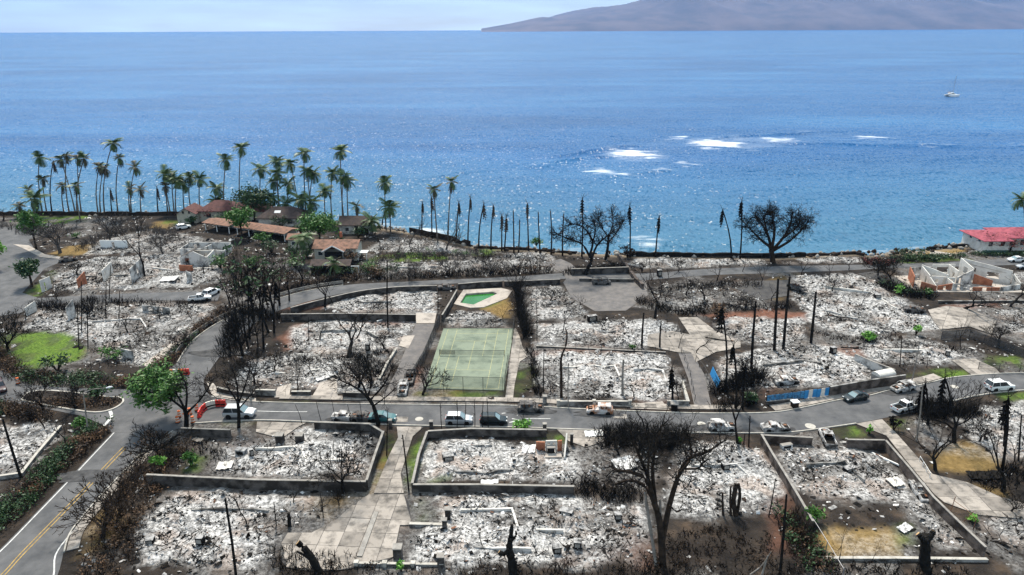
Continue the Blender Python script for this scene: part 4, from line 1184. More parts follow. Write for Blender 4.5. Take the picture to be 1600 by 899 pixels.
# ---- small building kit
def local(root, pts):
    return [p - root.location for p in pts]
def gable_roof(x0, x1, y0, y1, z, h, ov=0.5, axis='x', th=0.14):
    mb = MB()
    X0, X1, Y0, Y1 = x0 - ov, x1 + ov, y0 - ov, y1 + ov
    if axis == 'x':
        ym = (y0 + y1) / 2
        pr = [(Y0, z), (ym, z + h), (Y1, z), (Y1, z - th), (ym, z + h - th), (Y0, z - th)]
        vs = [(X0, y, q) for y, q in pr] + [(X1, y, q) for y, q in pr]
    else:
        xm = (x0 + x1) / 2
        pr = [(X0, z), (xm, z + h), (X1, z), (X1, z - th), (xm, z + h - th), (X0, z - th)]
        vs = [(x, Y1, q) for x, q in pr] + [(x, Y0, q) for x, q in pr]
    fs = [(i, (i + 1) % 6, (i + 1) % 6 + 6, i + 6) for i in range(6)] + [(0, 1, 4, 5), (1, 2, 3, 4), (11, 10, 7, 6), (10, 9, 8, 7)]
    return mb.add(vs, fs)
def hip_roof(x0, x1, y0, y1, z, h, ov=0.6, th=0.15):
    X0, X1, Y0, Y1 = x0 - ov, x1 + ov, y0 - ov, y1 + ov
    ym = (Y0 + Y1) / 2
    i = min((Y1 - Y0) / 2, (X1 - X0) / 2 - .2)
    vs = [(X0, Y0, z), (X1, Y0, z), (X1, Y1, z), (X0, Y1, z), (X0 + i, ym, z + h), (X1 - i, ym, z + h)] + [(X0, Y0, z - th), (X1, Y0, z - th), (X1, Y1, z - th), (X0, Y1, z - th)]
    return MB().add(vs, [(0, 1, 5, 4), (1, 2, 5), (2, 3, 4, 5), (3, 0, 4), (0, 6, 7, 1), (1, 7, 8, 2), (2, 8, 9, 3), (3, 9, 6, 0), (6, 9, 8, 7)])
def room(root, x0, x1, y0, y1, h, mat, z0=-0.2, name='wall', t=0.18):
    for (ax, ay, bx, by) in ((x0, y0, x1, y0), (x1, y0, x1, y1), (x1, y1, x0, y1), (x0, y1, x0, y0)):
        mb = MB()
        L = math.hypot(bx - ax, by - ay)
        rz = math.atan2(by - ay, bx - ax)
        mb.box(((ax + bx) / 2, (ay + by) / 2, (h + z0) / 2), (L - (t + .01 if abs(bx - ax) > .1 else -t), t, h - z0), rz)
        mb.build(name, mat, root)
def window(root, x, y, z, w, h, rz=0.0, frame='white', pane='glass', d=0.06):
    f = MB().box((x, y, z), (w + .16, d, h + .16), rz).build('window', frame, root)
    MB().box((x + math.sin(rz) * -0.0, y, z), (w, d + .05, h), rz).build('pane', pane, f)
def roofmat(nm, c1, c2, s=3.0):
    MAT[nm] = M(nm, c1, c2, s * .35, 0.85, 0.15, detail=12, lo=.32, hi=.58)
roofmat('roof_brown', (0.06, 0.04, 0.032), (0.235, 0.125, 0.085))
roofmat('roof_maroon', (0.055, 0.024, 0.022), (0.12, 0.05, 0.045))
roofmat('roof_char', (0.022, 0.018, 0.017), (0.065, 0.045, 0.04))
roofmat('roof_red', (0.15, 0.03, 0.045), (0.33, 0.075, 0.10))
MAT['cream'] = M('cream_wall', (0.40, 0.38, 0.31), (0.50, 0.47, 0.40), 1, 0.85)
MAT['base_green'] = M('base_green', (0.05, 0.10, 0.085), (0.07, 0.13, 0.11), 1, 0.85)
# 1. red roofed house by the sea
p = P(1516, 396) + Vector((3.2, 0, 0))
h1 = empty('house', p, 0, 'white house with a red hipped roof by the sea', 'house')
room(h1, 0, 6, 0, 9, 3.4, 'plaster')
room(h1, 6.4, 17, 2.0, 10, 3.4, 'plaster')
MB().box((3, -.05, .35), (6.3, .3, .9)).build('base_course', 'base_green', h1)
hip_roof(0, 6, 0, 9, 3.4, 1.2, .9).build('roof', 'roof_red', h1)
hip_roof(6.8, 18, 1.6, 10, 3.7, 1.5, .9).build('roof', 'roof_red', h1)
for (x, y, z, w, h) in ((1.4, -.06, 2.4, .9, .9), (4.4, -.06, 2.4, .9, .9), (8.3, 1.94, 2.2, 1.4, 1.3), (11.0, 1.94, 2.2, 1.4, 1.3)):
    window(h1, x, y, z, w, h)
for k, (y, z) in enumerate(((2.2, 2.9), (5.8, 2.9))):
    window(h1, -.06, y, z, .9, .9, R(90))
MB().box((14.3, 1.9, 1.0), (2.8, .12, 2.1)).build('garage_door', 'coping', h1)
# 2. roofless concrete house
p = P(1437, 455)
h2 = empty('ruined_house', p, R(-2), 'roofless cream concrete house with orange brick patches', 'ruin')
def slab_wall(root, x0, y0, x1, y1, h0, h1_, mat, holes=(), t=.2, nm='wall', z0=-.1):
    """wall whose top slopes from h0 to h1_, split round door and window holes (a, b, zlo, zhi in metres along it)"""
    L = math.hypot(x1 - x0, y1 - y0)
    ux, uy = (x1 - x0) / L, (y1 - y0) / L
    mb = MB()
    def piece(a, b, lo, top):
        if b - a < .02:
            return
        za = top if top is not None else h0 + (h1_ - h0) * a / L
        zb = top if top is not None else h0 + (h1_ - h0) * b / L
        if max(za, zb) - lo < .02:
            return
        vs = []
        for s, z in ((a, za), (b, zb)):
            for d in (-t / 2, t / 2):
                vs += [(x0 + ux * s - uy * d, y0 + uy * s + ux * d, lo), (x0 + ux * s - uy * d, y0 + uy * s + ux * d, max(z, lo + .02))]
        mb.add(vs, [(0, 4, 5, 1), (2, 3, 7, 6), (1, 5, 7, 3), (0, 1, 3, 2), (4, 6, 7, 5), (0, 2, 6, 4)])
    s = 0
    for a, b, lo, hi in sorted(holes):
        piece(s, a, z0, None)
        piece(a, b, z0, lo)
        piece(a, b, hi, None)
        s = b
    piece(s, L, z0, None)
    return mb.build(nm, mat, root)
S = [(0, 0, 3.4, 0, 2.2, 1.2, 'brick_red', ((1.2, 2.0, 0, .8),)), (-.5, 2, 1.5, 8.2, 2.6, 2.8, 'brick_red', ()), (3.6, 7.5, 7.5, 3.5, 3.6, 2.6, 'plaster', ((2, 2.8, .8, 1.8),)), (3.6, 3.5, 3.6, 7.4, 2.4, 3.4, 'plaster', ((1, 1.8, 0, 1.8),)),
     (3.8, 3.3, 9, 3.3, 2.4, 2.0, 'plaster', ((.9, 1.6, .9, 1.7), (2.6, 3.4, 0, 2.0), (4.2, 4.8, .9, 1.7))), (7.0, 9.2, 12.0, 9.2, 3.2, 3.2, 'plaster', ((1.0, 4.2, 1.2, 2.5),)), (10.5, 5, 10.5, 9, 3.0, 3.2, 'plaster', ((1.2, 2, 0, 2.1),)),
     (9.2, 3.0, 13.5, 4.8, 2.2, 3.4, 'scorched', ((.6, 1.4, 0, 1.9),)), (13.6, 4.9, 13.6, 10.2, 3.6, 4.4, 'plaster', ((2, 3.6, 1.5, 3.0),)), (13.8, 10, 22, 4.6, 4.4, 3.2, 'plaster', ((2.2, 3.0, 1.6, 2.6), (5.2, 7.6, .8, 2.2))), (13.8, 4.7, 17.2, 3.2, 2.4, 1.4, 'brick_red', ()),
     (3.4, .2, 3.4, 3.0, 1.2, 2.2, 'plaster', ()), (4.0, .6, 7.0, .6, 1.0, 1.6, 'brick_red', ((1.2, 1.8, 0, 1.0),)), (7.2, .4, 7.2, 3.0, 1.7, 2.0, 'plaster', ()), (7.4, .8, 11, .8, 1.5, 1.1, 'scorched', ((.8, 1.5, 0, 1.2), (2.2, 3.0, .6, 1.3))), (11.2, 0, 17, .2, 1.0, .9, 'brick_red', ((2, 3, 0, .9),)),
     (17.2, .2, 22, 1.5, 1.0, 1.2, 'scorched', ()), (22.2, 1.6, 22.2, 4.4, 1.4, 2.6, 'plaster', ()), (1.6, 8.4, 7.0, 9.2, 2.6, 2.6, 'scorched', ((1.5, 3.2, .9, 1.9),))]
for (x0, y0, x1, y1, a, b, m, hl) in S:
    slab_wall(h2, x0, y0, x1, y1, a, b, m, hl)
MB().box((10.5, 4.6, .06), (23, 10.5, .12)).build('floor_slab', 'concrete', h2)
MB().box((18.6, 8.0, 2.9), (7.2, 2.2, .12), R(-33), 0, 0, R(6)).build('roof_slab', 'concrete', h2)
# 3. maroon roofed house far left
p = P(279, 349)
h3 = empty('house', p, 0, 'scorched house with dark maroon roofs and a cream gable', 'house')
room(h3, 0, 5.5, 0, 6, 2.9, 'cream')
room(h3, 5.8, 17, 2, 9, 3.2, 'cream')
gable_roof(0, 5.5, -.4, 6, 2.95, 1.8, .5, 'y').build('roof', 'roof_maroon', h3)
slab_wall(h3, .1, -.1, 2.7, -.1, 2.9, 4.5, 'cream', (), .1, 'gable_wall', 2.7)
slab_wall(h3, 2.72, -.1, 5.4, -.1, 4.5, 2.9, 'cream', (), .1, 'gable_wall', 2.7)
hip_roof(5.9, 17, 2, 9, 3.3, 2.4, .9).build('roof', 'roof_maroon', h3)
for x in (1.9, 3.7):
    window(h3, x, -.12, 3.3, .5, .7, 0, 'white')
window(h3, 8.5, 1.95, 1.8, 1.4, 1.2)
MB().box((4.2, -.1, 1.0), (1.0, .12, 2.1)).build('door', 'char', h3)
p = P(355, 346)
h3b = empty('house', p, 0, 'low house with a dark roof behind the green trees', 'house')
room(h3b, 0, 11, 1, 8, 2.8, 'cream')
hip_roof(0, 11, 1, 8, 2.9, 2.0, .9).build('roof', 'roof_maroon', h3b)
window(h3b, 3, .95, 1.5, 1.4, 1.1)
# 4. long carport
a, b = P(320, 360), P(446, 378)
L = (b - a).length
h4 = empty('carport', a, math.atan2(b.y - a.y, b.x - a.x), 'long open carport with a flat brown roof', 'carport')
gable_roof(0, 9.5, 0, 5.2, 2.35, .55, .4, 'x').build('roof', 'roof_brown', h4)
gable_roof(12, L, 0, 5.2, 2.35, .55, .4, 'x').build('roof', 'roof_brown', h4)
for x in (.3, 4.6, 9.2, 12.3, 16.5, L - .3):
    for y in (.2, 5):
        MB().box((x, y, 1.1), (.18, .18, 2.3)).build('post', 'white', h4)
MB().box((L / 2, 5.05, 1.05), (L - 1, .12, 2.2)).build('back_wall', 'scorched', h4)
# 5. burnt dark roofs near the shore
p = P(404, 356)
h5 = empty('house', p, 0, 'burnt house with a black roof and a white skylight', 'house')
room(h5, 0, 12.5, 1, 8, 2.6, 'scorched')
hip_roof(0, 12.5, 1, 8, 2.7, 2.5, .8).build('roof', 'roof_char', h5)
MB().box((5.2, 2.6, 4.05), (1.8, 1.0, .12), 0, 0, R(32)).build('skylight', 'white', h5)
window(h5, 9, .95, 1.4, 1.4, 1.0)
p = P(452, 388)
h6 = empty('house', p, R(2), 'small house with a brown roof behind a fan palm', 'house')
room(h6, 0, 4.8, 0, 5, 2.4, 'cream')
gable_roof(0, 4.8, 0, 5, 2.45, .9, .6, 'x').build('roof', 'roof_brown', h6)
window(h6, 1.3, -.1, 1.3, .9, .9)
MB().box((3.4, -.1, 1.0), (.9, .1, 2.0)).build('door', 'char', h6)
p = P(490, 412)
h7 = empty('house', p, 0, 'half-burnt gabled house with a brown tile roof and white barge boards', 'house')
room(h7, 0, 10.2, 2, 8.5, 3.3, 'cream')
gable_roof(0, 10.2, 2, 8.5, 3.35, 1.3, .6, 'x').build('roof', 'roof_brown', h7)
gable_roof(2.8, 7.6, -.6, 5, 3.3, 1.55, .4, 'y').build('roof', 'roof_brown', h7)
for s in (-1, 1):
    MB().box((5.2 + s * 1.4, -1.08, 4.0), (3.1, .1, .22), 0, 0, 0, s * R(29)).build('barge_board', 'white', h7)
slab_wall(h7, 3.0, -.4, 3.0, 2.0, 3.2, 3.2, 'scorched')
slab_wall(h7, 7.4, -.4, 7.4, 2.0, 3.2, 3.2, 'scorched')
slab_wall(h7, 3.1, -.5, 7.3, -.5, 3.1, 3.1, 'char', ((1.3, 2.9, 0, 2.2),))
window(h7, 1.4, 1.9, 2.0, 1.1, 1.0)
window(h7, 9.0, 1.9, 2.0, 1.1, 1.0)
MB().box((5.2, 8.6, 4.9), (.6, .6, 1.4)).build('chimney', 'brick_red', h7)
MB().box((11.6, 3.2, 2.0), (2.6, 2.2, .15)).build('balcony', 'white', h7)
for x in (10.6, 12.7):
    MB().box((x, 2.2, 1.0), (.14, .14, 2.0)).build('balcony_post', 'white', h7)
p = P(487, 428)
h8 = empty('ruined_house', p, 0, 'charred lean-to in front of the gabled house with a white porch frame', 'ruin')
room(h8, 0, 9, 0, 4, 2.0, 'char')
gable_roof(0, 9, 0, 4, 2.05, .9, .3, 'x').build('roof', 'roof_char', h8)
for s in (-1, 1):
    MB().box((5.6 + s * 1.2, -.4, 2.9), (2.5, .1, .16), 0, 0, 0, s * R(30)).build('barge_board', 'white', h8)
for x in (9.6, 11.2):
    MB().box((x, -.2, .9), (.14, .14, 1.9)).build('porch_post', 'white', h8)
MB().box((10.4, -.2, 1.9), (1.9, .14, .14)).build('porch_beam', 'white', h8)
p = P(532, 366)
h9 = empty('house', p, 0, 'burnt dark gabled house at the beach end', 'house')
room(h9, 0, 8, 0, 6, 2.6, 'scorched')
gable_roof(0, 8, 0, 6, 2.65, 1.9, .6, 'x').build('roof', 'roof_char', h9)
slab_wall(h9, 4.2, -.6, 8.0, -.6, 2.6, 1.6, 'char_brown')
window(h9, 2, -.1, 1.4, 1.0, 1.0)
# 6. standing wall panels of the burnt left block
def panel(px, dx, dy, L, h0, h1_, mat, label, holes=()):
    a, b = P(*px), P(px[0] + dx, px[1] + dy)
    r = empty('standing_wall', a, math.atan2(b.y - a.y, b.x - a.x), label, 'wall')
    slab_wall(r, 0, 0, (b - a).length if L is None else L, 0, h0, h1_, mat, holes, .18)
    return r
panel((163, 442), 14, -14, None, 3.0, 3.0, 'plaster', 'tall white wall panel left of the burnt black tree', ((1.0, 1.8, 1.2, 2.2),))
panel((207, 444), 18, -14, None, 3.6, 4.2, 'scorched', 'tallest leaning white wall panel beside the burnt black tree', ((3.0, 4.0, 1.4, 2.6),))
panel((66, 457), 15, -8, None, 2.8, 2.6, 'plaster', 'white wall panel at the lane corner', ((1.0, 1.6, 0, 1.9),))
panel((123, 452), 13, -8, None, 2.2, 3.0, 'brick_red', 'tan wall panel between the two rows of ruins')
panel((42, 494), 16, -8, None, 1.8, 2.2, 'plaster', 'slanted white wall piece beside the dark shrub')
panel((107, 500), 12, -6, None, 2.6, 3.6, 'scorched', 'scorched grey wall panel above the green lawn')
panel((158, 387), 42, 0, None, 2.0, 2.0, 'white', 'long low white wall in the ruins below the bare shrubs', ((3.0, 3.8, 0, 1.6),))
panel((293, 440), 8, 0, None, 2.6, 2.0, 'scorched', 'narrow scorched wall stub left of the parked pickups')
panel((224, 488), 42, 2, None, 1.6, 1.3, 'scorched', 'low scorched wall with openings in the lower ruins', ((1.2, 2.2, .4, 1.2), (3.6, 4.4, .4, 1.2)))
panel((192, 560), 18, 4, None, 1.9, 1.9, 'scorched', 'pale wall stub near the brown hedge')
p = P(283, 415)
h10 = empty('ruined_house', p, 0, 'grey gabled ruin with an orange wall in the left block', 'ruin')
slab_wall(h10, 0, 0, 3.4, 0, 2.0, 3.6, 'scorched', ((1.2, 2.2, 0, 1.9),))
slab_wall(h10, 3.42, 0, 6.6, 0, 3.6, 2.0, 'scorched')
slab_wall(h10, 0, .2, 0, 4.5, 2.0, 2.0, 'brick_red')
slab_wall(h10, 6.6, .2, 6.6, 4.5, 2.2, 2.6, 'plaster')
slab_wall(h10, .2, 4.6, 6.4, 4.6, 2.4, 2.4, 'plaster', ((1, 1.8, .8, 1.7), (3.6, 4.6, .8, 1.7)))
MB().box((1.6, 2.4, 2.75), (3.8, 4.8, .1), 0, 0, 0, R(-25)).build('roof', 'twig_grey', h10)
p = P(283, 402)
h11 = empty('ruined_house', p, 0, 'row of roofless white rooms below the carport', 'ruin')
for (x0, y0, x1, y1, a, b) in ((0, 0, 6, 0, 2.2, 2.2), (6.2, 0, 11, .2, 2.2, 1.6), (0, .2, 0, 5, 2.2, 2.2), (6.1, .2, 6.1, 5, 2.4, 2.0), (11, .4, 11, 5, 1.6, 2.2), (.2, 5.1, 11, 5.1, 2.4, 2.4)):
    slab_wall(h11, x0, y0, x1, y1, a, b, 'scorched', ((1.0, 1.9, 0, 1.9),) if y0 == y1 else ())
p = P(281, 424)
h12 = empty('ruined_wall', p, 0, 'orange rusted wall piece under the grey gable ruin', 'ruin')
slab_wall(h12, 0, 0, 3.2, 0, 1.6, 1.4, 'brick_red')
p = P(840, 706)
h13 = empty('ruined_entry', p, R(3), 'ruined entrance with red brick sides and white door frames', 'ruin')
slab_wall(h13, -.2, 0, 1.0, 0, 1.6, 1.5, 'brick_red')
slab_wall(h13, 1.1, 0, 2.6, 0, 1.7, 1.7, 'plaster', ((.2, .6, 0, 1.4), (.9, 1.3, 0, 1.4)))
slab_wall(h13, 2.7, 0, 3.3, 0, 1.6, 1.7, 'brick_red')
slab_wall(h13, 3.4, -2.0, 4.1, 1.2, .4, 2.0, 'plaster')
MB().box((2.0, -1.3, .12), (2.2, .9, .25)).build('step', 'concrete', h13)
# curved metal tank behind the brown wall
p = P(1379, 594)
tk = empty('metal_tank', p, R(20), 'curved pale metal tank top behind the brown wall', 'tank')
mb = MB()
n = 12
vs = [(x, .9 * math.cos(math.pi * k / n), 1.1 + .6 * math.sin(math.pi * k / n)) for x in (-1.7, 1.7) for k in range(n + 1)]
mb.add(vs, [(k, k + 1, k + 2 + n, k + 1 + n) for k in range(n)] + [tuple(range(n, -1, -1)), tuple(range(n + 1, 2 * n + 2))])
mb.build('curved_top', 'plaster', tk)
MB().box((0, 0, .5), (3.3, 1.7, 1.15)).build('tank_base', 'coping', tk)
# ================================================================== VEHICLES AND STREET THINGS
def paintmat(nm, c, rough=0.35, metal=0.0):
    m, t, b = newmat(nm)
    b.inputs['Base Color'].default_value = (*c, 1)
    b.inputs['Roughness'].default_value = rough
    b.inputs['Metallic'].default_value = metal
    b.inputs['Coat Weight'].default_value = 0.15
    MAT[nm] = m
paintmat('car_white', (0.74, 0.74, 0.73))
paintmat('car_silver', (0.42, 0.44, 0.46), .4, .4)
paintmat('car_dark', (0.008, 0.016, 0.018), .25)
paintmat('car_teal', (0.03, 0.12, 0.13))
paintmat('car_maroon', (0.05, 0.02, 0.02))
MAT['burnt_pale'] = M('burnt_pale', (0.045, 0.042, 0.04), (0.56, 0.545, 0.53), 1.1, 0.8, lo=.4, hi=.6)
MAT['burnt_rust'] = M('burnt_rust', (0.55, 0.53, 0.51), (0.30, 0.13, 0.06), 0.9, 0.85, lo=.45, hi=.6)
MAT['burnt_dark'] = M('burnt_dark', (0.02, 0.02, 0.021), (0.18, 0.165, 0.155), 1.3, 0.8, lo=.4, hi=.68)
def loft(st, hw_top=0.08):
    """body shell from stations (x, z_bottom, z_top, half_width)"""
    vs, fs = [], []
    for (x, zb, zt, w) in st:
        zm = zb + (zt - zb) * .62
        vs += [(x, -w * .96, zb), (x, -w, zm), (x, -w + hw_top, zt), (x, w - hw_top, zt), (x, w, zm), (x, w * .96, zb)]
    n = 6
    for i in range(len(st) - 1):
        for k in range(n):
            a, b = i * n + k, i * n + (k + 1) % n
            fs.append((a, b, b + n, a + n))
    fs.append(tuple(range(n - 1, -1, -1)))
    fs.append(tuple(range((len(st) - 1) * n, len(st) * n)))
    return MB().add(vs, [tuple(reversed(f)) for f in fs])
def wheel_mesh(burnt):
    mb = MB()
    r, w, n = (0.33, .22, 14) if not burnt else (.24, .18, 12)
    vs = [(r * math.cos(2 * math.pi * k / n), s * w / 2, r * math.sin(2 * math.pi * k / n)) for s in (-1, 1) for k in range(n)]
    mb.add(vs, [(k, (k + 1) % n, (k + 1) % n + n, k + n) for k in range(n)] + [tuple(range(n)), tuple(range(2 * n - 1, n - 1, -1))])
    return mb.mesh('wheel')
def rim_mesh():
    n = 10
    mb = MB()
    for s in (-1, 1):
        vs = [(.2 * math.cos(2 * math.pi * k / n), s * .125, .2 * math.sin(2 * math.pi * k / n)) for k in range(n)] + [(0, s * .10, 0)]
        mb.add(vs, [(k, (k + 1) % n, n) if s < 0 else ((k + 1) % n, k, n) for k in range(n)])
    return mb.mesh('rim')
WH, WHB, RIM = wheel_mesh(False), wheel_mesh(True), rim_mesh()
WH.materials.append(MAT['rubber'])
WHB.materials.append(MAT['rust'])
RIM.materials.append(MAT['steel'])
SHAPE = {  # body stations, cabin (x rear base, rear top, front top, front base, z belt, z roof), wheel x
    'sedan': ([(-2.3, .42, .82, .78), (-2.2, .3, .95, .86), (-1.3, .25, 1.0, .9), (.7, .25, .98, .9), (1.6, .27, .88, .88), (2.2, .3, .74, .82), (2.32, .4, .62, .74)], (-1.75, -.95, .25, 1.05, .95, 1.43), (-1.35, 1.4)),
    'suv': ([(-2.25, .45, .95, .84), (-2.18, .35, 1.08, .9), (-1.2, .3, 1.1, .93), (.8, .3, 1.08, .93), (1.7, .32, 1.0, .9), (2.2, .36, .86, .84), (2.3, .45, .7, .76)], (-2.15, -1.85, .35, 1.1, 1.05, 1.72), (-1.35, 1.4)),
    'pickup': ([(-2.6, .5, .78, .84), (-2.55, .42, .8, .88), (-.5, .38, .8, .9), (-.45, .38, 1.05, .9), (.9, .38, 1.05, .9), (1.9, .4, .98, .88), (2.5, .44, .86, .84), (2.6, .52, .72, .78)], (-.75, -.6, .45, 1.05, 1.02, 1.72), (-1.6, 1.65)),
    'van': ([(-2.5, .45, 1.1, .92), (-2.4, .35, 1.15, .95), (1.2, .33, 1.15, .95), (2.0, .36, 1.0, .92), (2.35, .45, .8, .84)], (-2.4, -2.3, 1.0, 1.75, 1.1, 1.95), (-1.5, 1.5)),
}
def car(kind, mat, px, py, hd, label, burnt=False, group=None, glassless=False, tilt=0.0, windscreen='glass', z=0.06, sc=.87):
    c = P(px, py)
    d = P(px + hd[0], py + hd[1]) - c
    root = empty('burnt_car' if burnt else ('pickup_truck' if kind == 'pickup' else 'parked_car'), (c.x, c.y, max(z, ground_z(c.x, c.y)) - (.13 if burnt else 0)), math.atan2(d.y, d.x), label, 'pickup' if kind == 'pickup' else 'car', group)
    root.rotation_euler[0] = tilt
    root.scale = (sc, sc, sc)
    st, (rb, rt, ft, fb, zb, zr), wx = SHAPE[kind]
    loft(st).build('body', mat, root)
    wb, wt = st[2][3] - .04, st[2][3] - .2
    q = [(rb, -wb, zb), (rb, wb, zb), (fb, wb, zb), (fb, -wb, zb), (rt, -wt, zr), (rt, wt, zr), (ft, wt, zr), (ft, -wt, zr)]
    q = [Vector(v) for v in q]
    # roof and pillars
    roof = MB()
    cxm = (rt + ft) / 2
    roof.add([(rt, -wt, zr), (rt, wt, zr), (ft, wt, zr), (ft, -wt, zr), (rt + .15, -wt + .15, zr + .06), (rt + .15, wt - .15, zr + .06), (ft - .2, wt - .15, zr + .06), (ft - .2, -wt + .15, zr + .06), ],
             [(4, 7, 6, 5), (0, 4, 5, 1), (1, 5, 6, 2), (2, 6, 7, 3), (3, 7, 4, 0), (0, 1, 2, 3)])
    roof.build('roof', mat, root)
    for s in (-1, 1):
        for (a, b) in ((q[0 if s < 0 else 1], q[4 if s < 0 else 5]), (q[3 if s < 0 else 2], q[7 if s < 0 else 6])):
            MB().tube([a, b + Vector((0, 0, .02))], .05, 5).build('pillar', mat, root)
        m0, m1 = Vector(((rb + fb) / 2 - .1, s * wb, zb)), Vector((cxm - .05, s * wt, zr + .02))
        MB().tube([m0, m1], .04, 5).build('pillar', mat, root)
    void = 'char' if burnt else 'glass'
    def pane(nm, vs, m):
        cen_ = sum(vs, Vector()) / 4
        MB().add([cen_ + (v - cen_) * .96 for v in vs], [(0, 1, 2, 3)]).build(nm, m, root)
    if not burnt:
        pane('windscreen', [q[3], q[2], q[6], q[7]], windscreen)
        pane('rear_window', [q[1], q[0], q[4], q[5]], 'glass')
        pane('side_window', [q[0], q[3], q[7], q[4]], 'glass')
        pane('side_window', [q[2], q[1], q[5], q[6]], 'glass')
    if burnt:
        MB().box(((rb + fb) / 2, 0, zb - .12), (fb - rb - .3, wb * 1.7, .3)).build('interior', 'char', root)
        if kind != 'van':
            MB().box((fb + .55, 0, st[-3][2] - .02), (.75, 1.15, .16)).build('engine_bay', 'char', root)
            MB().box((fb + .5, .1, st[-3][2] + .06), (.5, .4, .16)).build('engine', 'rust', root)
    seat = MB()
    for x in ((rb + fb) / 2 - .55, (rb + fb) / 2 + .35) if kind != 'pickup' else ((rb + fb) / 2,):
        for y in (-.38, .38):
            seat.box((x, y, zb - .1 + .15), (.14, .42, .75), 0, 0, 0, R(-12))
    seat.build('seats', 'char' if not burnt else 'rust', root)
    for x in wx:
        for s in (-1, 1):
            w = link('wheel', WHB if burnt else WH, root)
            w.location = (x, s * (st[2][3] - .12), .24 if burnt else .33)
            if not burnt:
                r = link('rim', RIM, w)
            MB().tube([(x, s * (st[2][3] + .012), .36), (x, s * (st[2][3] - .02), .36)], .41, 12).build('wheel_arch', 'char', root)
    if not burnt:
        for s in (-1, 1):
            MB().box((st[-1][0] - .06, s * .56, .68 if kind == 'sedan' else .82), (.16, .34, .16)).build('headlight', 'lamp_clear', root)
            MB().box((st[0][0] + .04, s * .62, .80 if kind == 'sedan' else .95), (.12, .26, .22)).build('tail_light', 'lamp_red', root)
    if kind == 'pickup':
        bd = MB()
        bd.box((-1.55, 0, .81), (1.9, 1.5, .02))
        bd.build('bed_floor', 'char', root)
        for s in (-1, 1):
            MB().box((-1.55, s * .83, .96), (2.1, .1, .32)).build('bed_side', mat, root)
        MB().box((-2.55, 0, .94), (.08, 1.56, .3)).build('tailgate', mat, root)
    return root
ST = (40, 0.4)
car('suv', 'car_silver', 375, 651, (40, 0), 'silver SUV parked beside the red and white barriers', windscreen='glass_blue', sc=1.0)
car('sedan', 'burnt_pale', 540, 655, (40, 1), 'pale burnt sedan behind the dark wall, left of three', True)
car('sedan', 'burnt_dark', 568, 656, (40, 1), 'blackened sedan behind the dark wall, middle of three', True)
car('sedan', 'car_teal', 598, 657, (40, 1), 'teal car at the kerb behind the leaning tree', windscreen='glass_blue')
car('suv', 'car_silver', 717, 661, (40, .5), 'silver SUV parked behind charred stalks at the dark wall', windscreen='glass_blue')
car('suv', 'car_dark', 771, 662, (40, .5), 'black SUV parked in front of the silver one', windscreen='glass_blue')
car('suv', 'burnt_dark', 829, 642, (40, 1), 'blackened burnt-out SUV at the far kerb', True)
car('suv', 'burnt_rust', 937, 645, (-40, -1), 'burnt-out white and rusty orange SUV in the street', True)
car('suv', 'burnt_pale', 1127, 671, (40, 0), 'grey burnt-out wreck under the charred bushy tree', True)
car('sedan', 'burnt_pale', 1211, 672, (40, -.5), 'pale burnt-out sedan beside the walled lot', True)
car('sedan', 'car_dark', 1336, 625, (-40, 8), 'dark green sedan parked by the brown block wall', windscreen='glass_blue')
car('suv', 'burnt_pale', 1410, 610, (-40, 8), 'burnt-out silver SUV with an open bonnet', True)
w_ = bpy.data.objects[-1] if False else None
car('pickup', 'car_white', 1413, 641, (40, -11), 'white pickup with an empty bed on the street', windscreen='glass_blue')
car('suv', 'car_white', 1560, 609, (40, -3), 'white SUV on the street at the right edge', windscreen='glass_blue', sc=.94)
car('pickup', 'burnt_pale', 1292, 689, (-8, -16), 'burnt-out pale pickup at the walled lot opening', True)
car('suv', 'burnt_pale', 630, 612, (-3, 14), 'ash grey burnt SUV at the foot of the brown driveway', True)
car('pickup', 'burnt_dark', 641, 594, (-3, 12), 'burnt dark truck behind the ash grey SUV', True)
car('sedan', 'car_white', 1587, 409, (-40, 1), 'white sedan on the coast road', windscreen='glass_blue')
car('suv', 'car_white', 287, 358, (30, -5), 'white SUV parked near the maroon roofed house')
car('pickup', 'car_white', 313, 470, (30, -3), 'white pickup in the ruins, nearer one of two')
car('suv', 'car_white', 331, 461, (20, -9), 'white vehicle in the ruins, further one of two')
car('sedan', 'burnt_dark', 1428, 488, (40, 3), 'dark burnt wreck on the edge of the forecourt', True)
car('sedan', 'burnt_dark', 1382, 440, (20, 12), 'burnt wreck beside the blackened yard', True)
car('van', 'burnt_dark', 940, 444, (40, 0), 'burnt van frame on the asphalt yard', True)
car('suv', 'car_maroon', 0, 610, (10, 20), 'dark maroon car cut by the left edge')
car('sedan', 'burnt_pale', 1228, 600, (40, -3), 'burnt car shell in the ash behind the blue fence', True)
car('sedan', 'burnt_pale', 1437, 772, (14, 20), 'small burnt wreck inside the right wall of the walled lot', True)
car('sedan', 'burnt_dark', 698, 452, (40, -1), 'black wreck near the corner of the pool wall', True)
car('sedan', 'burnt_dark', 107, 408, (30, -4), 'black burnt wreck near the left lane', True)
car('sedan', 'car_silver', 1602, 420, (-30, 0), 'silver car cut by the right edge near the coast road')
car('van', 'burnt_dark', 1245, 455, (30, 10), 'burnt van shell in the rubble below the coast road', True)

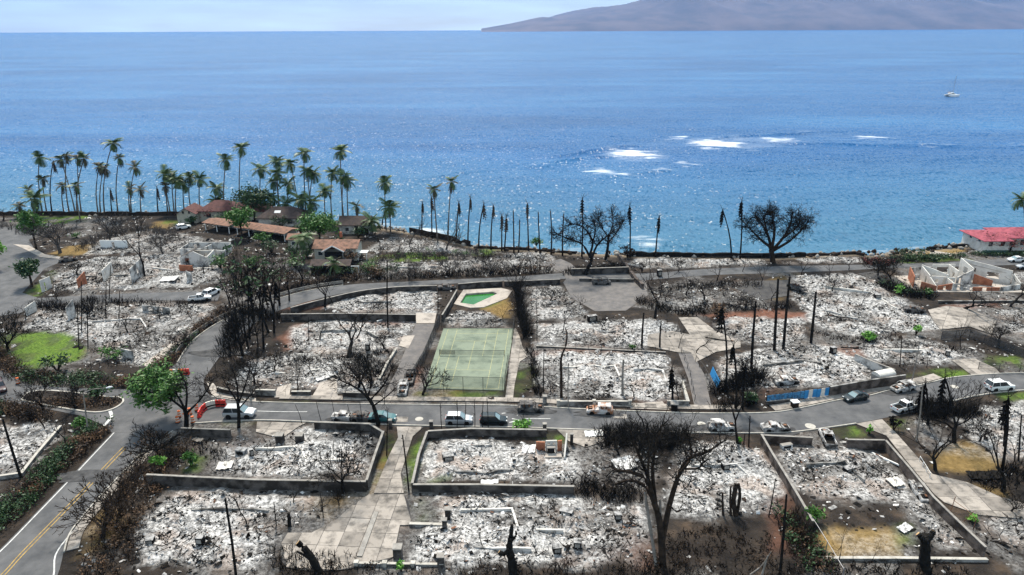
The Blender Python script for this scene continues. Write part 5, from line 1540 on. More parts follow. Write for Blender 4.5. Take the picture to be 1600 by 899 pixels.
# ---- water-filled barriers
def barrier(px, py, dx, dy, mat, label, group):
    a, b = P(px, py), P(px + dx, py + dy)
    L = (b - a).length
    root = empty('road_barrier', (a.x, a.y, .07), math.atan2(b.y - a.y, b.x - a.x), label, 'barrier', group)
    pr = [(-.28, 0), (.28, 0), (.28, .18), (.12, .45), (.10, 1.0), (-.10, 1.0), (-.12, .45), (-.28, .18)]
    vs = [(x, y, z) for x in (.03, L - .03) for y, z in pr]
    MB().add(vs, [(k, (k + 1) % 8, (k + 1) % 8 + 8, k + 8) for k in range(8)] + [tuple(range(7, -1, -1)), tuple(range(8, 16))]).build('body', mat, root)
    for x in (L * .3, L * .7):
        MB().box((x, 0, .32), (.35, .6, .16)).build('fork_slot', 'char', root)
    MB().tube([(L * .5, 0, 1.0), (L * .5, 0, 1.05)], .07, 8).build('filler_cap', 'white_plastic', root)
G1 = 'water barriers curving across the street'
barrier(311, 654, 4, -8, 'red_plastic', 'red barrier at the near end of the curved row', G1)
barrier(315.3, 645.6, 6.5, -6, 'red_plastic', 'red barrier, second from the near end of the curved row', G1)
barrier(322, 639.2, 8, -2.6, 'white_plastic', 'cream barrier left of its cream neighbour in the curved row', G1)
barrier(330.2, 636.4, 7, -1.2, 'white_plastic', 'cream barrier next to the far red pair', G1)
barrier(337.4, 635.1, 8, -.2, 'red_plastic', 'red barrier next to the cream ones in the curved row', G1)
barrier(345.6, 634.9, 8, 0, 'red_plastic', 'red barrier at the far end of the curved row', G1)
G2 = 'barriers closing the curving road'
barrier(262, 587, 9, -.4, 'orange', 'orange barrier at the left of the far row', G2)
barrier(271.4, 586.5, 8, -.3, 'white_plastic', 'cream barrier, second of the far row', G2)
barrier(279.6, 586.1, 8, -.3, 'orange', 'orange barrier, third of the far row', G2)
barrier(287.8, 585.7, 9, -.3, 'red_plastic', 'red barrier at the right of the far row', G2)
# ---- barricade posts and cones
def delineator(px, py, label):
    p = P(px, py)
    root = empty('traffic_drum', (p.x, p.y, .06), 0, label, 'traffic drum', 'drums beside the black tree at the junction')
    MB().tube([(0, 0, 0), (0, 0, .1)], [.36, .36], 10).build('rubber_base', 'rubber', root)
    for k in range(5):
        z = .1 + k * .19
        MB().tube([(0, 0, z), (0, 0, z + .19)], [.29 - k * .015, .29 - (k + 1) * .015], 12).build('band', 'orange' if k % 2 == 0 else 'white_plastic', root)
    MB().tube([(0, 0, 1.05), (0, 0, 1.12)], [.06, .05], 6).build('handle', 'orange', root)
for (x, y, l) in ((278, 661, 'orange and white drum, nearest of the left pair'), (281, 652, 'orange and white drum behind the left pair'), (297, 648, 'orange and white drum beside the black trunk'), (302, 661, 'orange and white drum right of the black trunk'), (308, 642, 'small orange drum next to the red barrier'), (29, 600, 'orange drum at the left side lane')):
    delineator(x, y, l)
def aframe(px, py, rz, label):
    p = P(px, py)
    root = empty('barricade', (p.x, p.y, .06), rz, label, 'barricade')
    for s in (-1, 1):
        for t in (-1, 1):
            MB().tube([(s * .55, t * .3, 0), (s * .55, 0, 1.2)], .03, 4).build('leg', 'white_plastic', root)
    for k in range(6):
        MB().box((-.5 + k * .2, -.12, .95), (.2, .03, .22)).build('stripe', 'orange' if k % 2 else 'white_plastic', root)
aframe(291, 655, .4, 'orange and white barricade under the half-green tree')
# ---- street lamps and poles
def street_lamp(px, py, top, arm, label):
    b = P(px, py)
    t = PY(top[0], top[1], b.y) - b
    a = PY(arm[0], arm[1], b.y - .5) - b
    root = empty('street_lamp', b, 0, label, 'street lamp')
    MB().tube([(0, 0, 0), t], [.13, .08], 8).build('pole', 'bark_pale', root)
    MB().tube([t, t.lerp(a, .4) + Vector((0, 0, .25)), a], [.06, .05, .045], 6).build('arm', 'bark_pale', root)
    d = (a - t).normalized()
    MB().tube([a - d * .2, a + d * .3, a + d * .8], [.08, .16, .08], 8).build('lamp_head', 'white', root)
    MB().tube([(0, 0, 0), (0, 0, .5)], [.25, .2], 8).build('base', 'coping', root)
street_lamp(138, 678, (130, 614), (168, 606), 'pale steel street lamp over the junction')
street_lamp(392, 626, (392, 590), (380, 588), 'short grey lamp post on the street corner')
def pole(px, py, tx, ty, label, r=.15, mat='char', arms=0, name='utility_pole', cat='pole', knobs=0, group=None):
    b = P(px, py)
    t = PY(tx, ty, b.y) - b
    root = empty(name, b, 0, label, cat, group)
    mid_ = t * .5 + Vector((rng.uniform(-.1, .1), 0, 0))
    MB().tube([(0, 0, -.3), mid_, t], [r, r * .85, r * .65], 8).build('shaft' if cat == 'pole' else 'trunk', mat, root)
    for k in range(arms):
        MB().box(t * (.93 - .09 * k), (2.2, .14, .14), rng.uniform(-.3, .3)).build('crossarm', mat, root)
    for k in range(knobs):
        h = rng.uniform(.3, .95)
        MB().tube([t * h, t * h + Vector((rng.uniform(-.3, .3), rng.uniform(-.3, .3), .25))], [r * .5, r * .2], 5).build('branch_stub', mat, root)
    return root
pole(370, 912, 352, 780, 'tall charred utility pole in the lower left lot', .16, arms=0, knobs=4)
pole(33, 747, 4, 655, 'leaning charred utility pole at the left edge', .18)
pole(1219, 898, 1229, 773, 'charred utility pole in front of the walled lot', .16)
pole(888, 637, 888, 568, 'slim grey lamp pole behind the low grey wall', .09, 'bark_pale')
T_ = 'burnt palm trunk'
def trunk(*a, **k):
    return pole(*a, name='dead_tree', cat='dead tree', group='bare burnt trunks', **k)
trunk(1210, 548, 1216, 436, 'tall bare black trunk, left of the close pair', r=.28, knobs=5)
trunk(1224, 546, 1234, 433, 'tall bare black trunk, right of the close pair', r=.28, knobs=5)
trunk(1267, 537, 1275, 456, 'bare black trunk standing alone right of the pair', r=.28, knobs=4)
trunk(1174, 578, 1181, 471, 'bare black trunk behind the charred bushy tree', r=.26, knobs=6)
trunk(1003, 543, 1006, 489, 'charred post at the left of the tan pad', r=.2, knobs=3)
trunk(1031, 544, 1033, 505, 'short charred post on the tan pad', r=.18, knobs=2)
trunk(973, 618, 974, 562, 'pale grey trunk with scorched bark in the white lot', r=.2, mat='bark_pale', knobs=5)
trunk(849, 612, 850, 545, 'thin black trunk at the left edge of the white lot', r=.09, knobs=2)
trunk(606, 513, 605, 408, 'tall thin black trunk left of the brown driveway', r=.16, knobs=6)
trunk(684, 493, 684, 448, 'thin black pole behind the driveway pad', r=.08)
trunk(839, 533, 838, 466, 'thin black pole right of the black hedge', r=.08)
trunk(483, 540, 482, 496, 'thin black pole in the red soil yard', r=.07)
trunk(1406, 573, 1409, 530, 'thin black stem, left one on the right verge', r=.1, knobs=3)
trunk(1424, 598, 1436, 540, 'pale leaning thin trunk on the grass verge', r=.09, mat='bark_pale', knobs=1)
trunk(535, 742, 534, 700, 'thin charred stalk in the bushy lower left lot', r=.06)
trunk(639, 768, 629, 680, 'crooked thin charred trunk on the garden path edge', r=.11, knobs=5)
trunk(604, 712, 606, 640, 'thin charred trunk beside the left path wall', r=.09, knobs=3)
trunk(1432, 690, 1442, 600, 'pale thin trunk beside the right driveway', r=.12, mat='bark_pale', knobs=3)
trunk(1569, 700, 1572, 640, 'black trunk at the right edge ash lot', r=.16, knobs=5)
trunk(1592, 720, 1596, 650, 'thin black trunk at the far right edge', r=.12, knobs=3)
trunk(1170, 700, 1172, 650, 'black thin post beside the pale wreck', r=.11, knobs=2)
trunk(1163, 702, 1164, 678, 'short black post beside the pale wreck', r=.09)
trunk(1201, 808, 1212, 748, 'thin leaning black stem left of the walled lot', r=.08)
trunk(452, 822, 451, 802, 'short charred stump by the fan driveway', r=.25, knobs=3)
trunk(432, 822, 428, 785, 'charred stick near the fan driveway', r=.07)
trunk(505, 808, 500, 770, 'thin charred stalk above the fan driveway', r=.07)
for i, (x, y, ty) in enumerate(((123, 545, 480), (137, 545, 462), (127, 520, 440), (165, 500, 440), (185, 500, 455), (170, 468, 415))):
    trunk(x, y, x - 2 + i, ty, ['thin black trunk, nearest to the green lawn', 'thin black trunk, second right of the green lawn', 'tall thin black trunk behind the green lawn', 'thin black trunk in front of the lane', 'thin black trunk right of its twin by the lane', 'thin black trunk under the white panels'][i], r=.1, knobs=3)
# charred stalks rising behind the walls along the street
for i, x in enumerate((467, 498, 520, 543, 560)):
    trunk(x + 6, 664, x - 6 + i * 2, 632 - (i % 3) * 4, ['thin leaning charred stalk, first left of the leaning tree', 'thin leaning charred stalk, second left of the leaning tree', 'thin charred stalk, third left of the leaning tree', 'thin charred stalk, fourth left of the leaning tree', 'thin charred stalk touching the leaning tree'][i], r=.05)
# ---- roadside boxes
def bin_(px, py, mat, label, lid='coping'):
    p = P(px, py)
    root = empty('utility_box', p, rng.uniform(-.2, .2), label, 'utility box')
    MB().box((0, 0, .5), (.9, .8, 1.0)).build('body', mat, root)
    MB().box((0, 0, 1.06), (1.15, 1.0, .12)).build('lid', lid, root)
bin_(1241, 637, 'char_brown', 'dark box with a pale lid below the blue fence', 'white')
bin_(861, 708, 'char', 'black box beside the ruined entrance')
bin_(1053, 640, 'char', 'small black box at the planter wall')
bin_(1175, 626, 'burnt_pale', 'pale box at the kerb behind the charred bushy tree')
# ---- sailing boat
p = P(1487, 151, SEA_Z)
bt = empty('sailing_boat', (p.x, p.y, SEA_Z + .25), R(12), 'white catamaran with a bare mast anchored offshore', 'boat')
for s in (-1, 1):
    st = [(-5.2, .2, 1.2, .5), (-2, -.2, 1.35, .75), (2, -.2, 1.45, .75), (4.6, .1, 1.6, .4), (5.6, .9, 1.65, .08)]
    o = loft(st).build('hull', 'white', bt)
    o.location.y = s * 2.5
MB().box((-.5, 0, 1.5), (6.5, 4.6, .3)).build('deck', 'white', bt)
MB().box((-.8, 0, 2.3), (4.2, 3.6, 1.3), top=(.75, .8)).build('cabin', 'white', bt)
for s in (-1, 1):
    MB().box((-.8, s * 1.72, 2.35), (2.8, .1, .45), 0, 0, s * R(14)).build('cabin_window', 'glass', bt)
MB().box((-4.0, 0, 3.2), (2.4, 3.4, .1)).build('awning', 'roof_brown', bt)
MB().tube([(.6, 0, 1.6), (.6, 0, 17)], [.14, .09], 6).build('mast', 'steel', bt)
MB().tube([(.6, 0, 4.0), (-4.6, 0, 3.8)], [.16, .14], 6).build('boom', 'coping', bt)
for q in ((5.4, 0), (-4.8, 2.4), (-4.8, -2.4)):
    MB().tube([(q[0], q[1], 1.6), (.6, 0, 16.4)], .025, 3).build('stay', 'steel_dk', bt)
# ================================================================== TREES, PALMS, HEDGES
def rvec(rr, s=1.0):
    return Vector((rr.gauss(0, s), rr.gauss(0, s), rr.gauss(0, s)))
class Tree:
    def __init__(s, seed):
        s.r = random.Random(seed)
        s.trunk, s.crown, s.tips, s.minr = MB(), MB(), [], .022
    def grow(s, p, d, L, rad, lev, maxlev, kids, ang, ratio, wig, trop, first_trunk=1, taper=.62):
        r = s.r
        n = 4 if lev < 2 else 3
        rad = max(rad, s.minr)
        pts, rads = [p.copy()], [rad]
        d = d.normalized()
        for i in range(n):
            d = (d + rvec(r, wig) + Vector((0, 0, trop))).normalized()
            p = p + d * (L / n)
            pts.append(p.copy())
            rads.append(max(rad * (1 - (1 - taper) * (i + 1) / n), s.minr * .7))
        (s.trunk if lev < first_trunk else s.crown).tube(pts, rads, (7, 6, 4, 3, 3, 3, 3)[lev], 0, lev < 2)
        if lev >= maxlev:
            s.tips.append(p.copy())
            return
        k = kids[min(lev, len(kids) - 1)]
        ph = r.uniform(0, 6.28)
        for i in range(k):
            f = 1.0 if i == 0 else r.uniform(.35, 1.0) if lev > 0 else r.uniform(.7, 1)
            j = min(n, max(1, round(f * n)))
            q, dd = pts[j], (pts[j] - pts[j - 1]).normalized()
            a = dd.orthogonal().normalized()
            b = dd.cross(a)
            ph += 2.4 + r.uniform(-.5, .5)
            an = ang[min(lev, len(ang) - 1)] * r.uniform(.55, 1.25)
            nd = dd * math.cos(an) + (a * math.cos(ph) + b * math.sin(ph)) * math.sin(an)
            s.grow(q, nd, L * ratio[min(lev, len(ratio) - 1)] * r.uniform(.75, 1.2), rads[j] * (.78 if i == 0 else .62), lev + 1, maxlev, kids, ang, ratio, wig, trop, first_trunk, taper)
VAR = {}
SPEC = {  # trunk length, radius, max level, kids, angles, length ratios, wiggle, tropism
    'umbrella': (2.6, .32, 5, (4, 3, 3, 3, 3), (.85, .7, .65, .6), (.95, .8, .72, .66, .6), .16, .01),
    'round': (2.4, .30, 5, (4, 4, 3, 3, 3), (.75, .65, .6, .6), (.95, .78, .72, .66, .6), .15, .04),
    'upright': (3.2, .17, 4, (3, 3, 3, 3), (.42, .45, .5, .55), (.85, .75, .7, .6), .12, .10),
    'bushy': (1.2, .16, 5, (5, 4, 3, 3, 3), (.7, .6, .6, .65), (1.0, .8, .7, .6, .55), .14, .06),
    'sparse': (2.4, .13, 3, (3, 3, 3), (.6, .6, .7), (.9, .75, .6), .2, .05),
    'candelabra': (1.6, .14, 3, (4, 3, 2), (.7, .5, .45), (1.0, .75, .6), .18, .12),
}
def variant(kind, k):
    key = (kind, k)
    if key not in VAR:
        L, rad, ml_, kids, ang, ratio, wig, trop = SPEC[kind]
        t = Tree(hash(kind) % 1 + 100 * list(SPEC).index(kind) + k)
        t.grow(Vector((0, 0, -.1)), Vector((0, 0, 1)), L, rad, 0, ml_, kids, ang, ratio, wig, trop, 2)
        v = np.array(t.crown.v)
        H = v[:, 2].max()
        Wd = (np.percentile(v[:, 0], 98) - np.percentile(v[:, 0], 2) + np.percentile(v[:, 1], 98) - np.percentile(v[:, 1], 2)) / 2
        c = v[:, :2].mean(0)
        VAR[key] = (t.trunk.mesh('trunk'), t.crown.mesh('branches'), H, Wd, t.tips, {})
    return VAR[key]
def matmesh(me, mat, cache, key):
    kk = (key, mat)
    if kk not in cache:
        m2 = me if not me.materials else me.copy()
        if m2.materials:
            m2.materials[0] = MAT[mat]
        else:
            m2.materials.append(MAT[mat])
        cache[kk] = m2
    return cache[kk]
def leaf_mesh(name, centres, per, size, spread, seed, flat=.5):
    rr = np.random.RandomState(seed)
    C = np.repeat(np.array(centres, dtype=float), per, 0)
    n = len(C)
    C = C + rr.normal(0, 1, (n, 3)) * np.array([spread, spread, spread * .6])
    a = rr.normal(0, 1, (n, 3)) * np.array([1, 1, flat])
    a /= np.linalg.norm(a, axis=1)[:, None]
    b = rr.normal(0, 1, (n, 3)) * np.array([1, 1, flat])
    b -= a * (a * b).sum(1)[:, None]
    b /= np.linalg.norm(b, axis=1)[:, None] + 1e-6
    s = size * rr.uniform(.6, 1.4, n)[:, None]
    V = np.stack([C - a * s, C - b * s * .45, C + a * s, C + b * s * .45], 1).reshape(-1, 3)
    return np_mesh(name, V, np.arange(n * 4).reshape(n, 4))
def tree(kind, k, px, py, top, wpx, label, mat='char', leaves=None, name='burnt_tree', cat='tree', group='burnt bare trees', lean=0.0, tmat=None):
    tm, cm, H, Wd, tips, cache = variant(kind, k)
    b = P(px, py)
    h = (PY(px, top, b.y) - b).z
    w = wpx * MPP(b + Vector((0, 0, h * .6)))
    root = empty(name, (b.x, b.y, min(0, ground_z(b.x, b.y))), rng.uniform(0, 6.28), label, cat, group)
    root.scale = (w / Wd, w / Wd, h / H)
    if lean:
        root.rotation_euler = (0, lean, 0)
    link('trunk', matmesh(tm, tmat or mat, cache, 't'), root)
    link('branches', matmesh(cm, mat, cache, 'c'), root)
    if leaves:
        lm, frac, per, size = leaves
        key = ('leaf', lm, frac)
        if key not in cache:
            rr = random.Random(5)
            sel = [t for t in tips if rr.random() < frac]
            me = leaf_mesh('leaves', sel, per, size, .35, 9)
            me.materials.append(MAT[lm])
            cache[key] = me
        link('leaves', cache[key], root)
    return root
def limb_tree(px, py, limbs, label, mat='char', seed=1, twig=(3, 3, 3), tl=1.6, name='burnt_tree', leaves=None, maxlev=4, tr=.07, ang=(.7, .65, .65), tmat=None, every=2, trop=.02):
    """limbs: [(photo pixels..., r0, r1, depth)] main limbs as seen, each leaning depth metres towards or away"""
    b = P(px, py)
    t = Tree(seed)
    t.minr = MPP(b) * .2
    root = empty(name, b, 0, label, 'tree', 'burnt bare trees')
    tips_ = []
    for pts_, r0, r1, dep, tw in limbs:
        q = [PY(x, y, b.y + dep * i / max(1, len(pts_) - 1)) - b for i, (x, y) in enumerate(pts_)]
        q = smooth_line(q, 4)
        n = len(q)
        t.trunk.tube(q, [r0 + (r1 - r0) * i / (n - 1) for i in range(n)], 7)
        if tw:
            for i in range(n // 3, n, every):
                d = (q[min(i + 1, n - 1)] - q[max(i - 1, 0)]).normalized()
                for _ in range(tw):
                    nd = (d * .5 + rvec(t.r, .7) + Vector((0, 0, .25))).normalized()
                    t.grow(q[i], nd, tl * t.r.uniform(.7, 1.3), min(tr, r1 * 1.2), 2, maxlev, (3, 3) + twig, ang, (.8, .8, .75, .68, .6), .16, trop, 2)
    t.trunk.build('trunk', tmat or mat, root, True)
    t.crown.build('branches', mat, root)
    if leaves:
        lm, test, per, size = leaves
        sel = [p for p in t.tips if test(p)]
        if sel:
            me = leaf_mesh('leaves', sel, per, size, .35, seed)
            me.materials.append(MAT[lm])
            link('leaves', me, root)
    return root
# --- individually drawn trees
limb_tree(1036, 884, [([(1036, 890), (1034, 850), (1030, 812), (1022, 785)], .42, .3, 0, 0), ([(1030, 812), (1012, 765), (985, 751), (962, 757)], .26, .1, 2, 2), ([(1024, 790), (1010, 750), (985, 738), (965, 735), (952, 728)], .24, .08, -2, 2),
                      ([(1034, 850), (1046, 790), (1062, 740), (1078, 716), (1105, 706), (1130, 690)], .34, .07, 2, 3), ([(1062, 740), (1080, 715), (1077, 690), (1070, 675)], .16, .06, 0, 3), ([(1070, 733), (1090, 732), (1098, 724), (1096, 712)], .12, .05, 1, 3),
                      ([(1022, 785), (1012, 745), (1000, 715), (990, 690), (985, 670)], .26, .07, 1, 4), ([(1026, 800), (1020, 745), (1022, 710), (1030, 680), (1035, 662)], .24, .07, 3, 4), ([(1012, 745), (1014, 700), (1008, 672)], .15, .06, -1, 4), ([(1046, 790), (1058, 800), (1066, 795)], .1, .05, 0, 1)],
          'huge charred tree in the bottom middle with spreading black limbs', seed=3, tl=1.0, maxlev=5, tmat='char_brown')
limb_tree(1210, 410, [([(1208, 412), (1206, 396), (1204, 386)], .7, .55, 0, 0), ([(1204, 386), (1190, 376), (1176, 362), (1166, 352)], .4, .08, 1, 3), ([(1205, 390), (1200, 368), (1190, 350), (1182, 338)], .42, .08, 3, 3), ([(1206, 388), (1210, 365), (1208, 345), (1205, 333)], .42, .08, -2, 3),
                      ([(1208, 390), (1225, 370), (1235, 350), (1238, 336)], .42, .08, 2, 3), ([(1208, 392), (1235, 376), (1252, 360), (1262, 348)], .38, .08, -1, 3), ([(1225, 372), (1244, 356), (1252, 342)], .25, .07, -3, 3), ([(1200, 368), (1194, 345), (1196, 334)], .25, .07, -4, 3)],
          'large round-crowned black tree by the sea', seed=5, tl=1.5, twig=(4, 3, 3), maxlev=5, tr=.12, every=1, ang=(.8, .8, .8), trop=-.02, tmat='char_brown')
limb_tree(915, 430, [([(914, 432), (918, 420), (924, 408), (921, 398)], .5, .36, 0, 0), ([(921, 400), (910, 382), (895, 376), (880, 370), (868, 364)], .28, .08, 1, 3), ([(921, 400), (926, 380), (918, 362), (905, 352), (892, 350)], .3, .08, -2, 3), ([(924, 406), (932, 385), (945, 372), (958, 362)], .3, .08, 2, 3), ([(926, 380), (930, 360), (928, 346)], .2, .07, 3, 3)],
          'flat-crowned leaning black tree above the asphalt yard', seed=8, tl=1.2, maxlev=5, tr=.11, every=1, ang=(.8, .8, .8), trop=-.01)
limb_tree(946, 406, [([(946, 407), (950, 385), (951, 368)], .4, .25, 0, 0), ([(951, 372), (940, 355), (934, 340)], .2, .07, 1, 3), ([(951, 370), (958, 350), (956, 334)], .2, .07, -1, 3), ([(950, 380), (966, 360), (974, 346)], .2, .07, 2, 3)],
          'rounded black tree just right of the flat-crowned one', seed=9, tl=1.25, maxlev=5, tr=.11, every=1, ang=(.8, .8, .8))
limb_tree(590, 664, [([(592, 668), (588, 650), (582, 632), (572, 618)], .36, .22, 0, 0), ([(572, 618), (556, 606), (540, 598), (526, 592)], .18, .06, 1, 3), ([(574, 620), (566, 600), (552, 582), (545, 570)], .18, .06, 3, 3), ([(574, 622), (580, 600), (578, 580), (572, 566)], .18, .06, -1, 3), ([(578, 626), (596, 606), (606, 590), (612, 574)], .18, .06, 2, 3), ([(584, 634), (606, 618), (618, 606)], .12, .05, -2, 3)],
          'black tree leaning left over the street', seed=11, tl=1.1, maxlev=5)
limb_tree(373, 668, [([(373, 670), (373, 645), (371, 625)], .26, .2, 0, 0), ([(371, 628), (358, 608), (348, 592)], .14, .05, 1, 3), ([(372, 626), (370, 600), (364, 578)], .16, .05, -1, 3), ([(373, 630), (382, 606), (388, 585), (392, 566)], .14, .05, 2, 3), ([(372, 640), (388, 622), (400, 606)], .12, .05, -1, 3)],
          'black tree in front of the silver SUV', seed=12, tl=1.2, maxlev=5)
limb_tree(291, 668, [([(291, 670), (291, 650), (287, 635)], .36, .26, 0, 0), ([(288, 640), (268, 625), (245, 615), (225, 612)], .18, .06, 1, 4), ([(288, 638), (276, 616), (262, 602), (248, 598)], .18, .06, 3, 4), ([(290, 642), (292, 618), (290, 600), (284, 588)], .18, .06, -1, 3), ([(291, 646), (310, 628), (322, 612), (330, 600)], .18, .06, 2, 3)],
          'half-burnt tree with green leaves on its left side at the junction', seed=13, tl=1.2, maxlev=5, leaves=('leaf', lambda p: p.x < -.3, 4, .28))
# --- trees from shared shapes
TR = [('bushy', 0, 190, 806, 725, 105, 'bare twisted tree reaching over the avenue', 'char_brown'), ('bushy', 1, 245, 712, 655, 82, 'dark rounded burnt tree beside the avenue near the drums', 'char'),
      ('candelabra', 0, 545, 560, 498, 62, 'bare branching tree in the middle left ash lot', 'char'), ('sparse', 0, 466, 612, 553, 52, 'small bare tree beside the narrow crossover', 'char'), ('upright', 0, 508, 480, 415, 50, 'bare tree at the wall of the curving road', 'char'),
      ('sparse', 1, 520, 476, 440, 25, 'thin bare tree right beside the road wall', 'char'), ('upright', 1, 226, 432, 318, 44, 'tall dense black tree in the left ruins', 'char'), ('bushy', 2, 535, 770, 692, 82, 'bushy bare tree inside the lower left walled lot', 'char'),
      ('bushy', 3, 660, 618, 574, 56, 'round black tree at the near left court corner', 'char'), ('upright', 2, 1152, 696, 556, 70, 'charred bushy tree at the street right of centre', 'char'), ('candelabra', 1, 1462, 735, 655, 75, 'crooked bare tree on the dry lawn by the right driveway', 'char'),
      ('round', 1, 1490, 692, 588, 95, 'broad black tree behind the right driveway', 'char'), ('sparse', 2, 1566, 768, 655, 90, 'tall bare black tree at the lower right', 'char'), ('upright', 3, 1023, 498, 402, 58, 'black tree behind the tan turning area', 'char'),
      ('candelabra', 2, 1100, 470, 432, 40, 'small bare tree behind the stone wall, right one', 'char'), ('candelabra', 3, 1072, 462, 425, 36, 'small bare tree behind the stone wall, left one', 'char'), ('bushy', 4, 94, 396, 334, 58, 'grey bare tree by the left lane', 'twig_grey'),
      ('bushy', 5, 15, 552, 482, 58, 'dark burnt tree left of the green lawn', 'char'), ('round', 2, 5, 345, 322, 40, 'burnt tree at the left edge by the sea', 'char_brown'), ('bushy', 6, 172, 378, 328, 44, 'grey bare shrub tree left of the dense black tree', 'twig_grey'),
      ('bushy', 7, 255, 398, 352, 40, 'grey bare tree right of the dense black tree', 'twig_grey'), ('sparse', 3, 640, 386, 330, 26, 'grey bare tree by the beach, left', 'twig_grey'), ('sparse', 4, 655, 398, 352, 28, 'grey bare tree by the beach, second', 'twig_grey'),
      ('candelabra', 4, 697, 392, 334, 30, 'grey bare tree by the beach, third', 'twig_grey'), ('sparse', 5, 622, 398, 350, 30, 'black bare tree by the beach, nearest', 'char'), ('candelabra', 5, 716, 376, 342, 30, 'grey bare tree by the beach under dead palms', 'twig_grey'),
      ('sparse', 0, 595, 392, 350, 24, 'thin grey tree right of the beach house', 'twig_grey'), ('bushy', 0, 1372, 432, 398, 44, 'black shrubby tree beside the coast road, left', 'char'), ('bushy', 1, 1392, 440, 404, 40, 'black shrubby tree beside the coast road, right', 'char'),
      ('round', 3, 1548, 392, 362, 40, 'dull red tree in front of the red roofed house, left', 'char_brown'), ('round', 4, 1578, 392, 362, 40, 'dull red tree in front of the red roofed house, right', 'char_brown'), ('candelabra', 0, 1506, 482, 440, 48, 'bare black tree below the roofless house, left', 'char'),
      ('sparse', 1, 1578, 480, 425, 66, 'bare black tree below the roofless house, right', 'char'), ('sparse', 2, 385, 818, 760, 34, 'small bare tree in the lower left ash lot', 'char'), ('sparse', 4, 786, 503, 478, 28, 'small black tree beside the court path', 'char'),
      ('bushy', 2, 398, 600, 545, 50, 'black twiggy tree in the corner ash lot', 'char'), ('bushy', 5, 560, 606, 562, 60, 'dense black twigs in the ash lot behind the leaning tree', 'char'), ('bushy', 3, 1060, 628, 585, 24, 'small black tree at the planter wall', 'char'),
      ('sparse', 3, 1088, 552, 515, 22, 'black scrubby tree beside the tan turning area', 'char'), ('sparse', 5, 992, 552, 522, 28, 'spiky bare shrub in front of the tan pad', 'char'), ('upright', 1, 1326, 540 - 118, 400, 22, 'thin black tree by the ash point', 'char'),
      ('upright', 0, 1448, 575, 530, 16, 'small black knob-headed tree on the right verge', 'char'), ('sparse', 0, 1548, 528, 490, 26, 'thin black tree at the right fence', 'char'), ('bushy', 4, 1560, 540, 502, 36, 'black shrub tree beside the right fence', 'char'),
      ('sparse', 5, 820, 700 - 25, 622, 30, 'thin bare tree above the small green plant', 'char'), ('bushy', 6, 1000, 705, 668, 70, 'dense black thicket tree at the near kerb, left', 'char'), ('bushy', 7, 1046, 700, 668, 56, 'dense black thicket tree at the near kerb, right', 'char'),
      ('bushy', 1, 968, 712, 678, 50, 'dense black thicket tree left of the big trunk', 'char'), ('sparse', 3, 1006, 668, 610, 30, 'thin bare tree rising over the street', 'char'), ('upright', 2, 740, 432, 398, 24, 'black bare tree behind the pool wall road', 'char'),
      ('bushy', 0, 770, 430, 402, 40, 'black scrub tree behind the curving road, right', 'twig_grey'), ('bushy', 2, 700, 430, 405, 36, 'black scrub tree behind the curving road, middle', 'twig_grey'), ('bushy', 3, 640, 434, 404, 40, 'black scrub tree behind the curving road, left', 'twig_grey'),
      ('candelabra', 5, 810, 428, 396, 34, 'black bare tree left of the asphalt yard', 'char'), ('bushy', 4, 120, 640, 596, 60, 'dark bare tree on the planted island', 'char'), ('bushy', 6, 68, 640, 594, 62, 'dark bare tree at the tip of the island', 'char'),
      ('sparse', 1, 70, 670, 600, 40, 'bare tree beside the left edge ash lot', 'char_brown'), ('upright', 3, 105, 700, 640, 34, 'charred thin tree on the avenue hedge', 'char'), ('bushy', 5, 160, 840, 772, 90, 'burnt scrub tree on the corner of the side street', 'char_brown'),
      ('sparse', 0, 1296, 440, 392, 26, 'thin black tree on the ash point by the coast road', 'char'), ('sparse', 2, 1252, 432, 398, 26, 'thin black tree right of the round-crowned tree', 'char'), ('sparse', 4, 1218, 866, 795, 24, 'thin burnt stem in front of the walled lot corner', 'char_brown'),
      ('sparse', 3, 1310, 878, 828, 18, 'small burnt sapling on the low pale kerb wall, left', 'char'), ('sparse', 5, 1333, 880, 842, 16, 'small burnt sapling on the low pale kerb wall, middle', 'char'), ('sparse', 1, 1361, 880, 838, 14, 'small burnt sapling on the low pale kerb wall, right', 'char'),
      ('bushy', 7, 860, 612, 588, 26, 'black bush beside the court gate', 'char'), ('upright', 0, 1120, 440, 405, 26, 'thin black tree at the coast road, left', 'char'), ('upright', 3, 1190, 446, 408, 20, 'thin black tree at the coast road, middle', 'char'), ('sparse', 0, 40, 500, 470, 40, 'small bare tree on the dark bank by the lane', 'char')]
TR += [('bushy', 0, 396, 500, 388, 66, 'broad tangled black tree inside the dark clump, left', 'char'), ('round', 1, 428, 488, 382, 62, 'broad tangled black tree inside the dark clump, right', 'char'), ('bushy', 5, 380, 556, 470, 60, 'tangled black tree low in front of the dark clump', 'char')]
